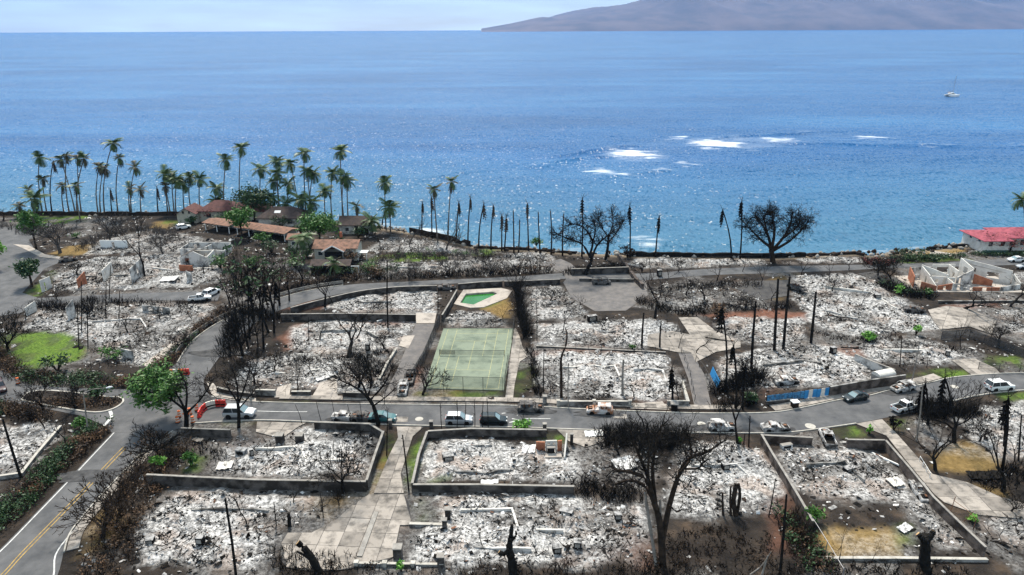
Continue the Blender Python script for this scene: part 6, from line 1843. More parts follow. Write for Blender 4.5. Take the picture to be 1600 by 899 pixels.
EX = [(1040, 470, 'behind the stone wall end'), (1085, 482, 'left of the red soil'), (1130, 462, 'in the dark rubble behind the red soil'), (1165, 482, 'on the red soil edge'), (1205, 470, 'under the dark paved yard'), (1300, 455, 'in the upper broad rubble field'), (1345, 480, 'in the middle of the broad rubble field'), (1390, 505, 'near the burnt wreck of the forecourt'),
      (860, 470, 'in the rubble right of the black hedge'), (905, 485, 'at the edge of the asphalt yard'), (940, 515, 'in the wide ash field'), (880, 520, 'left in the wide ash field'), (1060, 545, 'beside the tan pad'), (600, 545, 'at the low grey wall'), (500, 530, 'in the red-edged ash lot'), (430, 580, 'left in the corner ash lot'),
      (490, 590, 'middle of the corner ash lot'), (340, 590, 'on the street corner'), (280, 545, 'beside the brown hedge bend'), (200, 520, 'in the ruined plot'), (250, 500, 'right in the ruined plot'), (150, 440, 'beside the tall white panel'), (190, 420, 'between the white panels'), (120, 430, 'by the tan panel'), (320, 430, 'near the parked pickups'),
      (90, 470, 'at the lane wall'), (300, 500, 'above the hedge bend'), (930, 745, 'under the big black limbs'), (960, 770, 'at the end of the low dark wall'), (1290, 580, 'in the wreckage behind the brown wall'), (1160, 585, 'in the wreckage near the bare trunks'), (1500, 545, 'on the ash strip by the fence'), (1545, 620, 'at the kerb by the white car'),
      (1530, 690, 'on the right dry lawn'), (460, 790, 'right in the lower left lot'), (530, 790, 'above the fan driveway'), (215, 745, 'at the end of the long dark wall'), (700, 415, 'on the beach lawn'), (760, 415, 'behind the curving road'), (830, 415, 'left of the asphalt yard mouth'), (1060, 425, 'beside the coast road bend'), (1160, 425, 'by the coast road under the round tree'),
      (1520, 840, 'in the lower right corner'), (1580, 800, 'at the right end of the driveway'), (990, 620, 'in the white lot corner'), (1250, 660 + 180, 'left of the walled lot bottom')]
for i, (x, y, w_) in enumerate(EX):
    far = y < 520
    TR.append((('bushy', 'sparse', 'upright', 'bushy', 'candelabra')[i % 5], (0, 1, 2, 5, 3)[i % 5], x, y, y - ((22, 34, 30, 20, 26)[i % 5] if far else (30, 46, 44, 28, 34)[i % 5]), (26, 20, 14, 30, 24)[i % 5] * (1 if far else 1.3),
               ('low black bush', 'thin bare sapling', 'slim black sapling', 'spreading black shrub', 'forked bare sapling')[i % 5] + ' ' + w_, 'char'))
for (kd, k, x, y, t_, w_, lab, mt) in TR:
    if 'dull red' in lab:
        tree(kd, k, x, y, t_, w_, lab, mt, ('leaf_red', .35, 2, .3), 'scorched_tree')
    else:
        tree(kd, k, x, y, t_, w_, lab, mt)
# tall dark clump with some leaf left, by the curving road
for i, (x, y, t_, w_, lv) in enumerate(((372, 512, 395, 42, 1), (388, 545, 380, 50, 1), (405, 500, 372, 46, 1), (420, 520, 376, 50, 1), (437, 478, 388, 44, 1), (452, 470, 398, 40, 0), (402, 560, 440, 46, 0), (470, 450, 392, 42, 1), (360, 480, 415, 36, 0))):
    tree('upright', i % 4, x, y, t_, w_, ['leftmost tall scorched tree of the dark clump', 'tall scorched tree of the clump beside the road bend', 'tallest scorched tree at the back of the dark clump', 'tall scorched tree in the middle of the dark clump', 'scorched tree on the right side of the dark clump', 'bare black tree right of the dark clump',
          'bare black tree nearest in front of the dark clump', 'scorched tree below the small brown-roofed house', 'black bare tree left of the dark clump'][i], 'char', ('leaf_dark', .15, 3, .36) if lv else None, 'scorched_tree')
# green survivors
def bush(px, py, top, wpx, mat, label, seed, n=260, size=.3, stems=True, name='green_bush', cat='bush', squash=1.0, group=None):
    b = P(px, py)
    h = (PY(px, top, b.y) - b).z
    w = wpx * MPP(b)
    rr = np.random.RandomState(seed)
    root = empty(name, b, 0, label, cat, group)
    k = max(5, int(n / 26))
    cl = rr.normal(0, 1, (k, 3))
    cl /= np.linalg.norm(cl, axis=1)[:, None]
    cl *= rr.uniform(.45, .85, (k, 1))
    cl = cl * np.array([w / 2, w / 2 * .8, h * .36]) + np.array([0, 0, h * .6])
    me = leaf_mesh('leaves', cl, int(n / k), size, min(w * .13, h * .22), seed, .8)
    me.materials.append(MAT[mat])
    link('leaves', me, root)
    if stems:
        mb = MB()
        for c in cl[:14]:
            mb.tube([(0, 0, -.1), (c[0] * .4, c[1] * .4, c[2] * .5), tuple(c)], [.12, .08, .03], 4)
        mb.build('stem', 'char_brown', root)
    return root
def crown_tree(px, py, top, wpx, mat, label, seed, n=1500, size=.42):
    b = P(px, py)
    h = (PY(px, top, b.y) - b).z
    w = wpx * MPP(b)
    root = empty('leafy_tree', b, 0, label, 'tree', 'green trees that survived')
    rr = np.random.RandomState(seed)
    k = 34
    cl = rr.normal(0, 1, (k, 3))
    cl /= np.linalg.norm(cl, axis=1)[:, None]
    cl *= rr.uniform(.35, .85, (k, 1))
    cl = cl * np.array([w / 2, w / 2 * .8, h * .32]) + np.array([0, 0, h * .66])
    me = leaf_mesh('crown', cl, int(n / k), size, w * .10, seed, .8)
    me.materials.append(MAT[mat])
    link('crown', me, root)
    mb = MB()
    mb.tube([(0, 0, -.2), (.1, 0, h * .25), (0, .1, h * .45)], [.3, .24, .2], 7)
    for c in cl[:16]:
        mb.tube([(0, 0, h * .35), tuple(c * np.array([.5, .5, .8])), tuple(c)], [.14, .08, .03], 4)
    mb.build('trunk', 'char_brown', root)
crown_tree(57, 390, 326, 44, 'leaf', 'bright green leafy tree beside the left lane', 21)
crown_tree(378, 372, 320, 44, 'leaf', 'green leafy tree in front of the long carport', 22)
crown_tree(398, 345, 292, 62, 'leaf_dark', 'dark green wide tree behind the maroon roof', 23, 2000)
crown_tree(500, 382, 333, 66, 'leaf', 'broad green bush tree left of the beach house', 24, 2400, .4)
crown_tree(50, 448, 402, 36, 'leaf_dark', 'dark green tree at the lane bend', 25, 1100)
crown_tree(-2, 420, 372, 30, 'leaf_bright', 'yellow green tree cut by the left edge', 26, 900)
BU = [(500, 398, 384, 20, 'leaf_dark', 'low dark bush beside the brown tile roof'), (345, 420, 396, 26, 'leaf', 'green bush at the grey gable ruin'), (480, 402, 388, 22, 'leaf_dark', 'dark bush under the small brown-roofed house'),
      (395, 420, 400, 30, 'leaf', 'leafy green patch low in the dark clump'), (462, 420, 396, 30, 'leaf', 'leafy green patch left of the gabled house'), (330, 345, 322, 34, 'leaf_red', 'dull red bush in front of the maroon roof'), (345, 350, 330, 26, 'leaf_dark', 'dark bush right of the dull red one'),
      (156, 624, 604, 38, 'leaf_dark', 'rounded green bush on the planted island'), (120, 372, 364, 16, 'leaf', 'small green bush in the ruins by the lane'), (248, 732, 712, 20, 'leaf_bright', 'fresh green plant beside the avenue'), (816, 672, 656, 26, 'leaf_bright', 'small bright green plant at the near kerb'),
      (1357, 532, 518, 20, 'leaf_bright', 'bright green spiky plant in the right rubble, left of two'), (1431, 524, 508, 16, 'leaf_bright', 'bright green spiky plant in the right rubble, right of two'), (1405, 460, 444, 18, 'leaf_bright', 'green sprouts in the black brush by the forecourt'),
      (1452, 465, 448, 16, 'leaf', 'green sprouts beside the roofless house'), (1358, 690 - 12, 664, 1 + 9, 'leaf_bright', 'small green tuft by the concrete drive'), (1156, 694, 684, 10, 'leaf_bright', 'tiny green tuft under the charred bushy tree'), (627, 892, 878, 14, 'leaf_bright', 'small green weed at the bottom edge'),
      (988, 546, 536, 14, 'leaf', 'small green tuft on the white ash field'), (180, 560, 542, 46, 'leaf', 'green shrub beside the pale wall stub'), (90, 580, 555, 40, 'leaf_dark', 'dark green shrub under the lawn'), (1425, 406, 388, 60, 'leaf_dark', 'dark green hedge bush by the dry lawn'),
      (1460, 408, 398, 40, 'leaf_dark', 'low green bush on the coast road verge'), (575, 425, 408, 30, 'leaf', 'green shrub right of the charred lean-to'), (590, 432, 414, 30, 'leaf_brown', 'brown shrub right of the charred lean-to'), (1396, 672, 650, 18, 'char', 'black burnt bush at the driveway corner'),
      (980, 402, 383, 26, 'char_brown', 'black rounded bush on the seawall end'), (1003, 425, 405, 14, 'char', 'narrow black bush beside the stone wall'), (1270, 820, 796, 30, 'leaf', 'green vine on the left wall of the walled lot'), (1518, 816, 805, 16, 'leaf_bright', 'small green weed at the bent fence'),
      (130, 668, 652, 24, 'leaf', 'green shrub at the foot of the pale street lamp'), (1170, 632, 612, 20, 'leaf_dark', 'dark shrub behind the charred bushy tree'), (300, 728, 706, 22, 'leaf', 'green sprout in the dark yard near the avenue'), (1120, 498, 474, 40, 'leaf_brown', 'orange brown shrub on red soil'), (838, 384, 372, 22, 'leaf', 'small green palm tuft by the shore wall'),
      (440, 356, 336, 34, 'leaf_dark', 'dark bush beside the black roof with skylight'), (560, 372, 352, 26, 'leaf_dark', 'dark bush at the wall of the beach house'), (425, 396, 372, 34, 'leaf_dark', 'dark leafy bush below the carport end'), (470, 366, 350, 26, 'leaf_dark', 'dark bush behind the small brown-roofed house'),
      (300, 350, 338, 22, 'leaf_dark', 'dark bush by the cream gable'), (548, 412, 392, 28, 'leaf_brown', 'brown bush right of the tile roof'), (412, 380, 362, 26, 'leaf', 'green bush at the right end of the carport'), (460, 410, 380, 30, 'leaf_dark', 'dark bush left of the half-burnt gabled house'), (530, 384, 366, 24, 'leaf_dark', 'dark bush behind the brown tile roof')]
for i, (x, y, t_, w_, mt, lab) in enumerate(BU):
    bush(x, y, t_, w_, mt, lab, 40 + i, 260 if w_ > 18 else 120, .28 if w_ > 14 else .2)
# hedges and brush along lines
def hedge(px, w, h, mats, label, n, seed, size=.17, twigs=.6, name='hedge', cat='hedge', tmat='char_brown'):
    pts = smooth_line(W(px), 5)
    o0 = pts[0]
    rr = np.random.RandomState(seed)
    seg = np.array([(p.x - o0.x, p.y - o0.y) for p in pts])
    ln = np.concatenate([[0], np.cumsum(np.hypot(*np.diff(seg, axis=0).T))])
    root = empty(name, o0, 0, label, cat)
    def place(m):
        s = rr.uniform(0, ln[-1], m)
        x = np.interp(s, ln, seg[:, 0]) + rr.uniform(-w / 2, w / 2, m)
        y = np.interp(s, ln, seg[:, 1]) + rr.uniform(-w / 2, w / 2, m)
        hh = h * (.45 + .8 * fbm(x + o0.x, y + o0.y, 3.5, seed))
        return x, y, hh
    if mats:
        for j, (mt, fr) in enumerate(mats):
            m = int(n * fr / 11) + 1
            x, y, hh = place(m)
            if len(mats) > 1:
                k = (fbm(x, y, 7, seed + 3) > .5) == (j == 0)
                if k.sum() > 4:
                    x, y, hh = x[k], y[k], hh[k]
            C = np.stack([x, y, hh * rr.uniform(.25, .95, len(x))], 1)
            me = leaf_mesh('foliage', C, 22, size, .38, seed + j, .8)
            me.materials.append(MAT[mt])
            link('foliage', me, root)
    m = int(n * twigs / 8)
    if m:
        x, y, hh = place(m)
        mb = MB()
        r2 = random.Random(seed)
        for i in range(m):
            p = Vector((x[i], y[i], -.05))
            for _ in range(2):
                d = Vector((r2.gauss(0, .4), r2.gauss(0, .4), 1)).normalized()
                L = hh[i] * r2.uniform(.6, 1.25)
                q = p + d * L * .5
                e = q + (d + rvec(r2, .35)).normalized() * L * .5
                mb.tube([p, q, e], [.05, .035, .012], 3, 0, False)
                mb.tube([q, q + (d + rvec(r2, .6)).normalized() * L * .4], [.03, .01], 3, 0, False)
        tag(mb.build('twigs', tmat, root), kind='stuff')
    return root
hedge([(-40, 850), (20, 800), (60, 758), (100, 722), (135, 692), (158, 668)], 3.4, 1.5, (('leaf_brown', .7), ('leaf_dark', .5)), 'long brown and green hedge along the left of the avenue', 5200, 1)
hedge([(-20, 530), (8, 570), (30, 590), (90, 600), (160, 602), (215, 598), (250, 578), (275, 553), (300, 524), (335, 500), (375, 482)], 2.6, 1.7, (('leaf_brown', .75), ('leaf_dark', .25)), 'long scorched brown hedge along the outer road bend', 6500, 2)
hedge([(-20, 636), (25, 645), (66, 658)], 2.6, 1.7, (('leaf_dark', .6), ('leaf_brown', .5)), 'dark hedge above the left edge ash lot', 1800, 3)
hedge([(60, 632), (100, 632), (150, 634), (178, 630)], 2.2, .7, (('leaf_brown', .8),), 'low brown planting on the traffic island', 900, 4)
hedge([(430, 458), (480, 446), (540, 438), (600, 435), (700, 431), (800, 428), (868, 424)], 3.0, 1.8, (('leaf_brown', .2),), 'black brush along the far side of the curving road', 5200, 5, twigs=1.0, name='burnt_hedge', tmat='char')
hedge([(440, 440), (480, 432), (560, 428), (620, 424)], 4.0, 2.2, (('leaf_brown', .4), ('leaf_dark', .35)), 'brown brush in front of the gabled house', 2600, 6, name='burnt_hedge')
hedge([(948, 690), (975, 686), (1020, 690), (1062, 692)], 4.2, 2.4, None, 'dense black brush along the near kerb under the big tree', 4200, 7, twigs=1.0, name='burnt_hedge', tmat='char')
hedge([(1350, 412), (1375, 416), (1405, 410)], 3, 2.4, (('leaf_red', .25), ('leaf_dark', .2)), 'dark bushes beside the coast road', 1700, 8, name='burnt_hedge', tmat='char')
hedge([(1405, 408), (1440, 405), (1505, 402)], 2.4, 1.4, (('leaf_dark', .8),), 'low dark green hedge below the dry lawn', 1400, 9)
hedge([(1520, 399), (1560, 400), (1610, 399)], 1.6, 1.0, (('leaf_dark', .8),), 'low hedge in front of the red roofed house', 900, 10)
hedge([(885, 428), (930, 425), (982, 421)], 2.4, 2.0, None, 'black burnt hedge under the flat-crowned tree', 2400, 11, twigs=1.0, name='burnt_hedge', tmat='char')
hedge([(808, 452), (812, 480), (818, 512), (822, 530)], 1.2, 4.6, None, 'tall black burnt hedge right of the pool', 1700, 12, twigs=1.0, name='burnt_hedge', tmat='char')
hedge([(232, 722), (222, 755), (205, 800), (180, 850), (160, 900)], 5.0, 1.0, (('leaf_brown', .35),), 'dark scorched brush along the right of the avenue', 4200, 13, twigs=.9, name='burnt_hedge')
hedge([(230, 690), (262, 700), (285, 720)], 4.0, 1.3, (('leaf_brown', .3),), 'dark scorched brush beside the short dark wall', 1500, 14, twigs=.8, name='burnt_hedge')
hedge([(1000, 470), (1030, 482), (1075, 490), (1105, 486)], 3.5, 1.5, None, 'black brush behind the tan turning area', 2200, 15, twigs=1.0, name='burnt_hedge', tmat='char')
hedge([(1385, 448), (1410, 458), (1452, 464)], 4.0, 2.0, (('leaf_dark', .1),), 'black brush left of the roofless house', 2400, 16, twigs=1.0, name='burnt_hedge', tmat='char')
hedge([(360, 560), (362, 520), (385, 490), (440, 500)], 3.5, 2.6, None, 'black undergrowth at the foot of the dark clump', 3600, 17, twigs=1.0, name='burnt_hedge', tmat='char')
hedge([(1118, 612), (1150, 605), (1185, 590)], 3.0, 2.6, None, 'black thicket left of the blue fence', 2600, 18, twigs=1.0, name='burnt_hedge', tmat='char')
hedge([(1440, 650), (1480, 640), (1525, 655)], 4.0, 2.4, None, 'black thicket beside the right ash lot', 3200, 19, twigs=1.0, name='burnt_hedge', tmat='char')
hedge([(130, 392), (160, 372), (215, 360), (268, 366)], 4.5, 2.2, None, 'grey bare thicket below the left palms', 2600, 20, twigs=1.0, name='burnt_hedge', tmat='twig_grey')
hedge([(0, 352), (30, 362), (60, 370)], 3.5, 1.8, None, 'grey brush at the left edge by the lane', 900, 21, twigs=1.0, name='burnt_hedge', tmat='twig_grey')
hedge([(60, 478), (110, 484), (160, 488)], 3.5, 2.2, None, 'black brush between the lane and the green lawn', 2000, 22, twigs=1.0, name='burnt_hedge', tmat='char')
hedge([(1030, 890), (1090, 850), (1160, 850), (1215, 880)], 5.0, .7, (('char_brown', .15),), 'scorched ground brush right of the big trunk', 2600, 23, twigs=.8, name='burnt_hedge')
hedge([(1235, 812), (1250, 850), (1285, 895)], 3.2, 1.4, (('leaf_brown', .2), ('leaf_dark', .2)), 'scorched brush left of the pale pipe fence', 1900, 24, twigs=.9, name='burnt_hedge')
hedge([(420, 898), (560, 897), (700, 898), (900, 899), (1100, 900), (1300, 898), (1500, 898)], 3.0, .9, (('char_brown', .12),), 'strip of black brush along the bottom edge', 5200, 25, twigs=.9, name='burnt_hedge', tmat='char')
hedge([(585, 410), (640, 400), (700, 402), (760, 398)], 5.0, 1.9, (('leaf_brown', .3), ('leaf', .12)), 'grey and brown scrub on the beach lawn', 2800, 26, twigs=.9, name='burnt_hedge', tmat='twig_grey')
hedge([(150, 548), (200, 540), (240, 530)], 4.0, 1.0, None, 'thin grey scrub in the ruined plot by the lawn', 900, 27, twigs=.9, name='burnt_hedge', tmat='char')
hedge([(40, 588), (90, 592), (150, 596)], 3.0, 1.4, (('leaf_dark', .4), ('leaf_brown', .4)), 'mixed dark hedge under the lawn', 2200, 28)
for i, (ln_, w_, h_, n_, lab_) in enumerate((([(1040, 452), (1100, 448), (1180, 446)], 3.0, 1.5, 1500, 'black scrub behind the dark paved yard'), ([(1100, 478), (1150, 484), (1240, 480)], 2.4, 1.5, 1400, 'black scrub along the red soil'), ([(430, 556), (500, 566), (610, 552)], 2.0, 1.3, 1300, 'black scrub between the two left ash lots'), ([(826, 545), (836, 580), (842, 620)], 1.6, 1.8, 900, 'black scrub at the left edge of the white lot'),
        ([(1270, 520), (1330, 532), (1400, 526)], 2.4, 1.0, 1100, 'black scrub between the right ash fields'), ([(905, 760), (960, 775), (1000, 770)], 3.0, 1.6, 1600, 'black tangle at the end of the low dark wall'), ([(560, 560), (590, 580), (585, 605)], 3.0, 1.5, 1500, 'black tangle behind the leaning tree'), ([(300, 690), (330, 700), (340, 725)], 2.5, .8, 700, 'dark scrub inside the short dark wall'),
        ([(1540, 760), (1580, 745), (1620, 740)], 3.5, 1.2, 1200, 'black scrub on the lower right lawn'), ([(700, 440 - 12), (760, 424), (850, 420)], 4.0, 1.6, 2200, 'black and grey scrub behind the road near the yard'), ([(210, 470), (260, 478), (330, 470)], 2.4, 1.4, 1000, 'black scrub below the parked pickups'), ([(130, 470), (200, 476)], 2.4, 1.6, 900, 'black scrub on the lane side of the ruins'), ([(1420, 540), (1470, 545), (1520, 552)], 2.0, 1.0, 800, 'black scrub before the dark screened fence'),
        ([(430, 870), (470, 880), (540, 884)], 3.0, 1.0, 900, 'black scrub round the fallen trunk'), ([(1120, 640 - 2), (1180, 628)], 2.0, 1.6, 900, 'black scrub at the kerb left of the blue fence'))):
    hedge(ln_, w_, h_, None, lab_, n_, 60 + i, twigs=1.0, name='burnt_hedge', tmat='char')
# charred stalks with drooping leaves behind the parked SUVs
for i, x in enumerate((690, 714, 726, 742, 754, 763)):
    pole(x, 670, x - 2 + (i * 7) % 5, 630 - (i * 5) % 9, ['first', 'second', 'third', 'fourth', 'fifth', 'sixth'][i] + ' charred stalk from the left behind the two parked SUVs', .06, 'char', 0, 'dead_tree', 'dead tree', 6, 'charred stalks at the street wall')
# stumps and cut trunks in the foreground
def stump(px, py, limbs, label, mat='char'):
    b = P(px, py)
    root = empty('tree_stump', b, 0, label, 'stump')
    for pts_, r0, r1, cut in limbs:
        q = smooth_line([PY(x, y, b.y + i * .15) - b for i, (x, y) in enumerate(pts_)], 4)
        n = len(q)
        mb = MB().tube(q, [(r0 + (r1 - r0) * i / (n - 1)) * (1 + .12 * math.sin(i * 2.3)) for i in range(n)], 9)
        mb.build('limb', mat, root)
        if cut:
            d = (q[-1] - q[-2]).normalized()
            MB().tube([q[-1], q[-1] + d * .02], r1 * .92, 9).build('cut_face', 'cut_wood', root)
MAT['cut_wood'] = M('cut_wood', (0.42, 0.26, 0.12), (0.55, 0.38, 0.2), 3, 0.8)
stump(800, 900, [([(803, 906), (800, 878), (796, 858), (798, 840), (800, 820)], .55, .16, 0), ([(797, 858), (788, 866), (780, 862)], .3, .2, 1), ([(798, 845), (806, 838), (806, 830)], .2, .08, 0)], 'twisted black stump at the bottom middle')
stump(1446, 892, [([(1446, 896), (1445, 870), (1446, 848), (1444, 836)], .6, .42, 0), ([(1445, 846), (1438, 838), (1434, 834)], .34, .26, 1), ([(1447, 846), (1455, 836), (1459, 830)], .34, .26, 1)], 'thick black stump with two sawn pale tops at the lower right')
stump(498, 894, [([(500, 898), (490, 878), (478, 860), (465, 848)], .48, .3, 1), ([(490, 876), (476, 868), (464, 862)], .2, .1, 0)], 'fallen black trunk with a sawn end by the fan driveway')
stump(1146, 806, [([(1150, 806), (1146, 786), (1149, 764), (1150, 756)], .3, .25, 0), ([(1142, 806), (1141, 780), (1142, 760)], .16, .1, 0), ([(1130, 806), (1129, 785), (1129, 770)], .16, .1, 0), ([(1152, 800), (1156, 775), (1154, 756)], .2, .16, 0)], 'clump of four burnt stalks in the white ash lot', 'char_brown')
stump(1022, 884, [([(1026, 890), (1020, 850), (1012, 800), (1008, 770)], .2, .14, 0)], 'pale bare trunk leaning against the huge charred tree', 'bark_pale')
stump(1040, 884, [([(1036, 888), (1034, 845), (1032, 800), (1031, 780)], .16, .1, 0)], 'thin pale trunk in front of the huge charred tree', 'bark_pale')
stump(880, 560 + 62, [([(877, 628), (877, 590), (877, 560), (884, 540), (886, 522), (883, 513)], .24, .08, 0)], 'hooked grey and black trunk at the white ash lot', 'char_brown')
stump(1190, 900, [([(1190, 900), (1196, 880), (1200, 868)], .12, .05, 0), ([(1172, 898), (1190, 884), (1205, 862)], .08, .04, 0)], 'pale fallen branches at the bottom right', 'bark_pale')

# --- palms
def frond_mesh(nm, bend, leaf, pairs=9, width=.09):
    mb = MB()
    pts, x, z, a = [], 0.0, 0.0, 0.0
    n = 9
    for i in range(n + 1):
        pts.append((x, z, a))
        a -= bend / n
        x += math.cos(a) / n
        z += math.sin(a) / n
    for i in range(0, n, 3):
        (x0, z0, _), (x1, z1, _) = pts[i], pts[min(i + 3, n)]
        w0, w1 = .02, .012
        mb.add([(x0, -w0, z0), (x0, w0, z0), (x1, w1, z1), (x1, -w1, z1)], [(0, 1, 2, 3)])
    for k in range(pairs):
        t = .12 + .86 * k / (pairs - 1)
        i = min(int(t * n), n - 1)
        f = t * n - i
        px_ = pts[i][0] * (1 - f) + pts[i + 1][0] * f
        pz_ = pts[i][1] * (1 - f) + pts[i + 1][1] * f
        an = pts[i][2]
        L = leaf * math.sin(math.pi * min(.95, .22 + t * .72)) ** .8
        for s in (-1, 1):
            tip = (px_ + math.cos(an) * L * .55, s * L * .8, pz_ + math.sin(an) * L * .5 - L * .42)
            wx, wz = math.cos(an) * width / 2, math.sin(an) * width / 2
            mb.add([(px_ - wx, 0, pz_ - wz), (px_ + wx, 0, pz_ + wz), (tip[0] + wx * .6, tip[1], tip[2] + wz * .6), (tip[0] - wx * .2, tip[1], tip[2] - wz * .2)], [(0, 1, 2, 3) if s > 0 else (3, 2, 1, 0)])
    return mb.mesh(nm)
FR = {}
for nm, args in (('a', (1.1, .40)), ('b', (1.7, .36)), ('c', (.8, .42)), ('d', (.35, .16)), ('e', (.5, .10))):
    for mt in ('frond', 'frond_dull', 'frond_dead', 'char'):
        FR[nm, mt] = frond_mesh('frond', *args, 9 if nm < 'd' else 6, .10 if nm < 'd' else .11)
        FR[nm, mt].materials.append(MAT[mt])
def palm(cx, cy, bx, by, state, label, group, size=3.1, r=.17):
    b = P(bx, by)
    t = PY(cx, cy, b.y) - b
    rr = random.Random(int(cx * 13 + cy))
    root = empty('palm_tree', b, 0, label, 'palm tree', group)
    bow = t.x * .35 + rr.uniform(-.4, .4)
    pts = [Vector((0, 0, -.3))]
    for f in (.2, .4, .6, .8, 1.0):
        pts.append(Vector((t.x * f - bow * math.sin(math.pi * f) * .5, rr.uniform(-.05, .05), t.z * f)))
    MB().tube(pts, [r * 1.5, r * 1.15, r, r * .92, r * .85, r * .8], 7).build('trunk', 'palm_bark' if state in 'gmf' else ('char' if state == 'k' else 'char_brown'), root, True)
    def put(kind, mt, elev, az, L):
        o = link('frond', FR[kind, mt], root)
        o.location = pts[-1]
        o.rotation_euler = (rr.uniform(-.25, .25), -elev, az)
        o.scale = (L, L, L)
    if state in 'gmf':
        n = 20 if state != 'm' else 14
        for i in range(n):
            f = i / (n - 1)
            mt = 'frond' if (state == 'g' or state == 'f' or rr.random() < .45) else 'frond_dull'
            put(rr.choice('abc') if f < .7 else 'b', mt, R(75 - 100 * f) + rr.uniform(-.25, .25), i * 2.4 + rr.uniform(-.3, .3), size * (rr.uniform(.65, 1.15)))
        if state in 'm':
            for i in range(9):
                put('d', 'frond_dead', R(rr.uniform(-88, -55)), i * 2.4, size * rr.uniform(.8, 1.2))
        elif state == 'g':
            for i in range(3):
                put('d', 'frond_dead', R(rr.uniform(-85, -65)), i * 2.4, size * .7)
    elif state == 's':
        for i in range(4):
            put('e', 'char', R(rr.uniform(40, 85)), i * 1.6, size * .25)
    else:
        mt = 'frond_dead' if state == 'd' else 'char'
        for i in range(12):
            put(rr.choice('de'), mt, R(rr.uniform(-89, -72)), i * 2.4, size * rr.uniform(.6, 1.35))
        for i in range(6):
            put('e', mt, R(rr.uniform(20, 80)), i * 1.1, size * rr.uniform(.25, .5))
PALMS = [(61, 246, 66, 331, 'g'), (66, 280, 73, 333, 'm'), (83, 252, 81, 332, 'd'), (95, 249, 118, 334, 'm'), (104, 243, 108, 332, 'm'), (121, 247, 127, 333, 'm'), (131, 248, 120, 332, 'm'), (97, 290, 100, 332, 'm'), (117, 290, 126, 347, 'm'), (44, 296, 57, 342, 'm'), (54, 310, 55, 347, 'g'), (30, 322, 30, 340, 'm'),
         (155, 260, 153, 333, 'm'), (162, 264, 157, 332, 'm'), (176, 224, 163, 333, 'g'), (186, 247, 184, 332, 'm'), (211, 261, 205, 330, 'm'), (202, 294, 203, 330, 'm'), (219, 296, 220, 330, 'm'), (172, 296, 175, 333, 'd'),
         (245, 293, 247, 332, 'd'), (257, 272, 262, 332, 'g'), (268, 278, 272, 332, 'g'), (258, 291, 266, 334, 'm'), (276, 281, 275, 334, 'g'), (286, 286, 288, 330, 'g'), (296, 277, 298, 328, 'g'), (312, 280, 313, 330, 'g'),
         (338, 294, 339, 334, 'g'), (338, 314, 340, 336, 'g'), (353, 250, 350, 336, 'g'), (376, 231, 376, 334, 'g'), (407, 264, 409, 330, 'g'), (432, 252, 438, 335, 'g'), (432, 270, 437, 340, 'g'), (454, 255, 468, 340, 'g'), (475, 239, 478, 336, 'g'), (480, 267, 487, 337, 'g'), (489, 271, 484, 336, 'g'), (426, 284, 432, 338, 'g'),
         (450, 288, 450, 340, 'g'), (422, 308, 424, 342, 'g'), (446, 318, 447, 344, 'g'), (471, 312, 472, 344, 'g'), (486, 316, 487, 346, 'g'), (507, 299, 509, 346, 'g'), (519, 270, 519, 346, 'g'), (532, 236, 537, 344, 'g'), (537, 275, 536, 350, 'g'), (542, 283, 544, 346, 'g'),
         (557, 322, 559, 352, 'm'), (601, 286, 603, 358, 'g'), (609, 324, 610, 362, 'g'), (581, 345, 582, 368, 'g'), (473, 372, 474, 412, 'g'), (522, 412, 523, 436, 'm'), (608, 322, 597, 350, 'd'),
         (660, 317, 659, 366, 'd'), (678, 296, 684, 378, 'm'), (674, 308, 675, 372, 'd'), (705, 284, 700, 368, 'm'), (717, 316, 713, 378, 'd'), (735, 310, 731, 384, 'd'), (756, 319, 748, 388, 'd'), (771, 321, 767, 390, 'd'), (784, 336, 784, 392, 'd'), (791, 340, 788, 392, 'd'),
         (824, 318, 826, 392, 'd'), (802, 330, 803, 396, 's'), (812, 344, 810, 396, 's'), (841, 332, 844, 396, 's'), (860, 330, 861, 398, 's'), (881, 334, 879, 400, 's'), (910, 310, 909, 402, 'k'), (984, 322, 984, 402, 'k'), (1030, 338, 1024, 402, 'k'), (1129, 328, 1143, 405, 'k'), (1159, 314, 1156, 406, 'k'), (1597, 312, 1599, 372, 'g'),
         (1128, 480, 1134, 612, 'k'), (1146, 540, 1150, 640, 'k'), (1165, 570, 1160, 640, 'k'), (1576, 622, 1566, 735, 'k'), (1446, 600, 1450, 665, 'k'), (1476, 590, 1484, 645, 'k'), (1050, 575, 1051, 628, 'k'), (388, 440, 390, 530, 'k'), (412, 445, 412, 545, 'k'), (430, 440, 428, 520, 'k')]
SEC = [(0, 142, 'above the left lawn'), (143, 230, 'right of the lawn palms'), (231, 325, 'left of the maroon roofed house'), (326, 415, 'behind the maroon roofs'), (416, 546, 'behind the burnt dark roofs'), (547, 640, 'beside the beach house'), (641, 800, 'along the beach'), (801, 900, 'in the bare shore row'), (901, 1200, 'at the black seawall'), (1201, 1600, 'at the right side')]
ORD = 'leftmost second third fourth fifth sixth seventh eighth ninth tenth eleventh twelfth thirteenth fourteenth fifteenth sixteenth seventeenth eighteenth'.split()
LOOK = {'g': 'green-crowned coconut palm', 'm': 'half-scorched palm with some green fronds', 'd': 'dead palm with hanging brown fronds', 's': 'bare burnt palm trunk with a tiny tuft', 'k': 'black dead palm with charred fronds'}
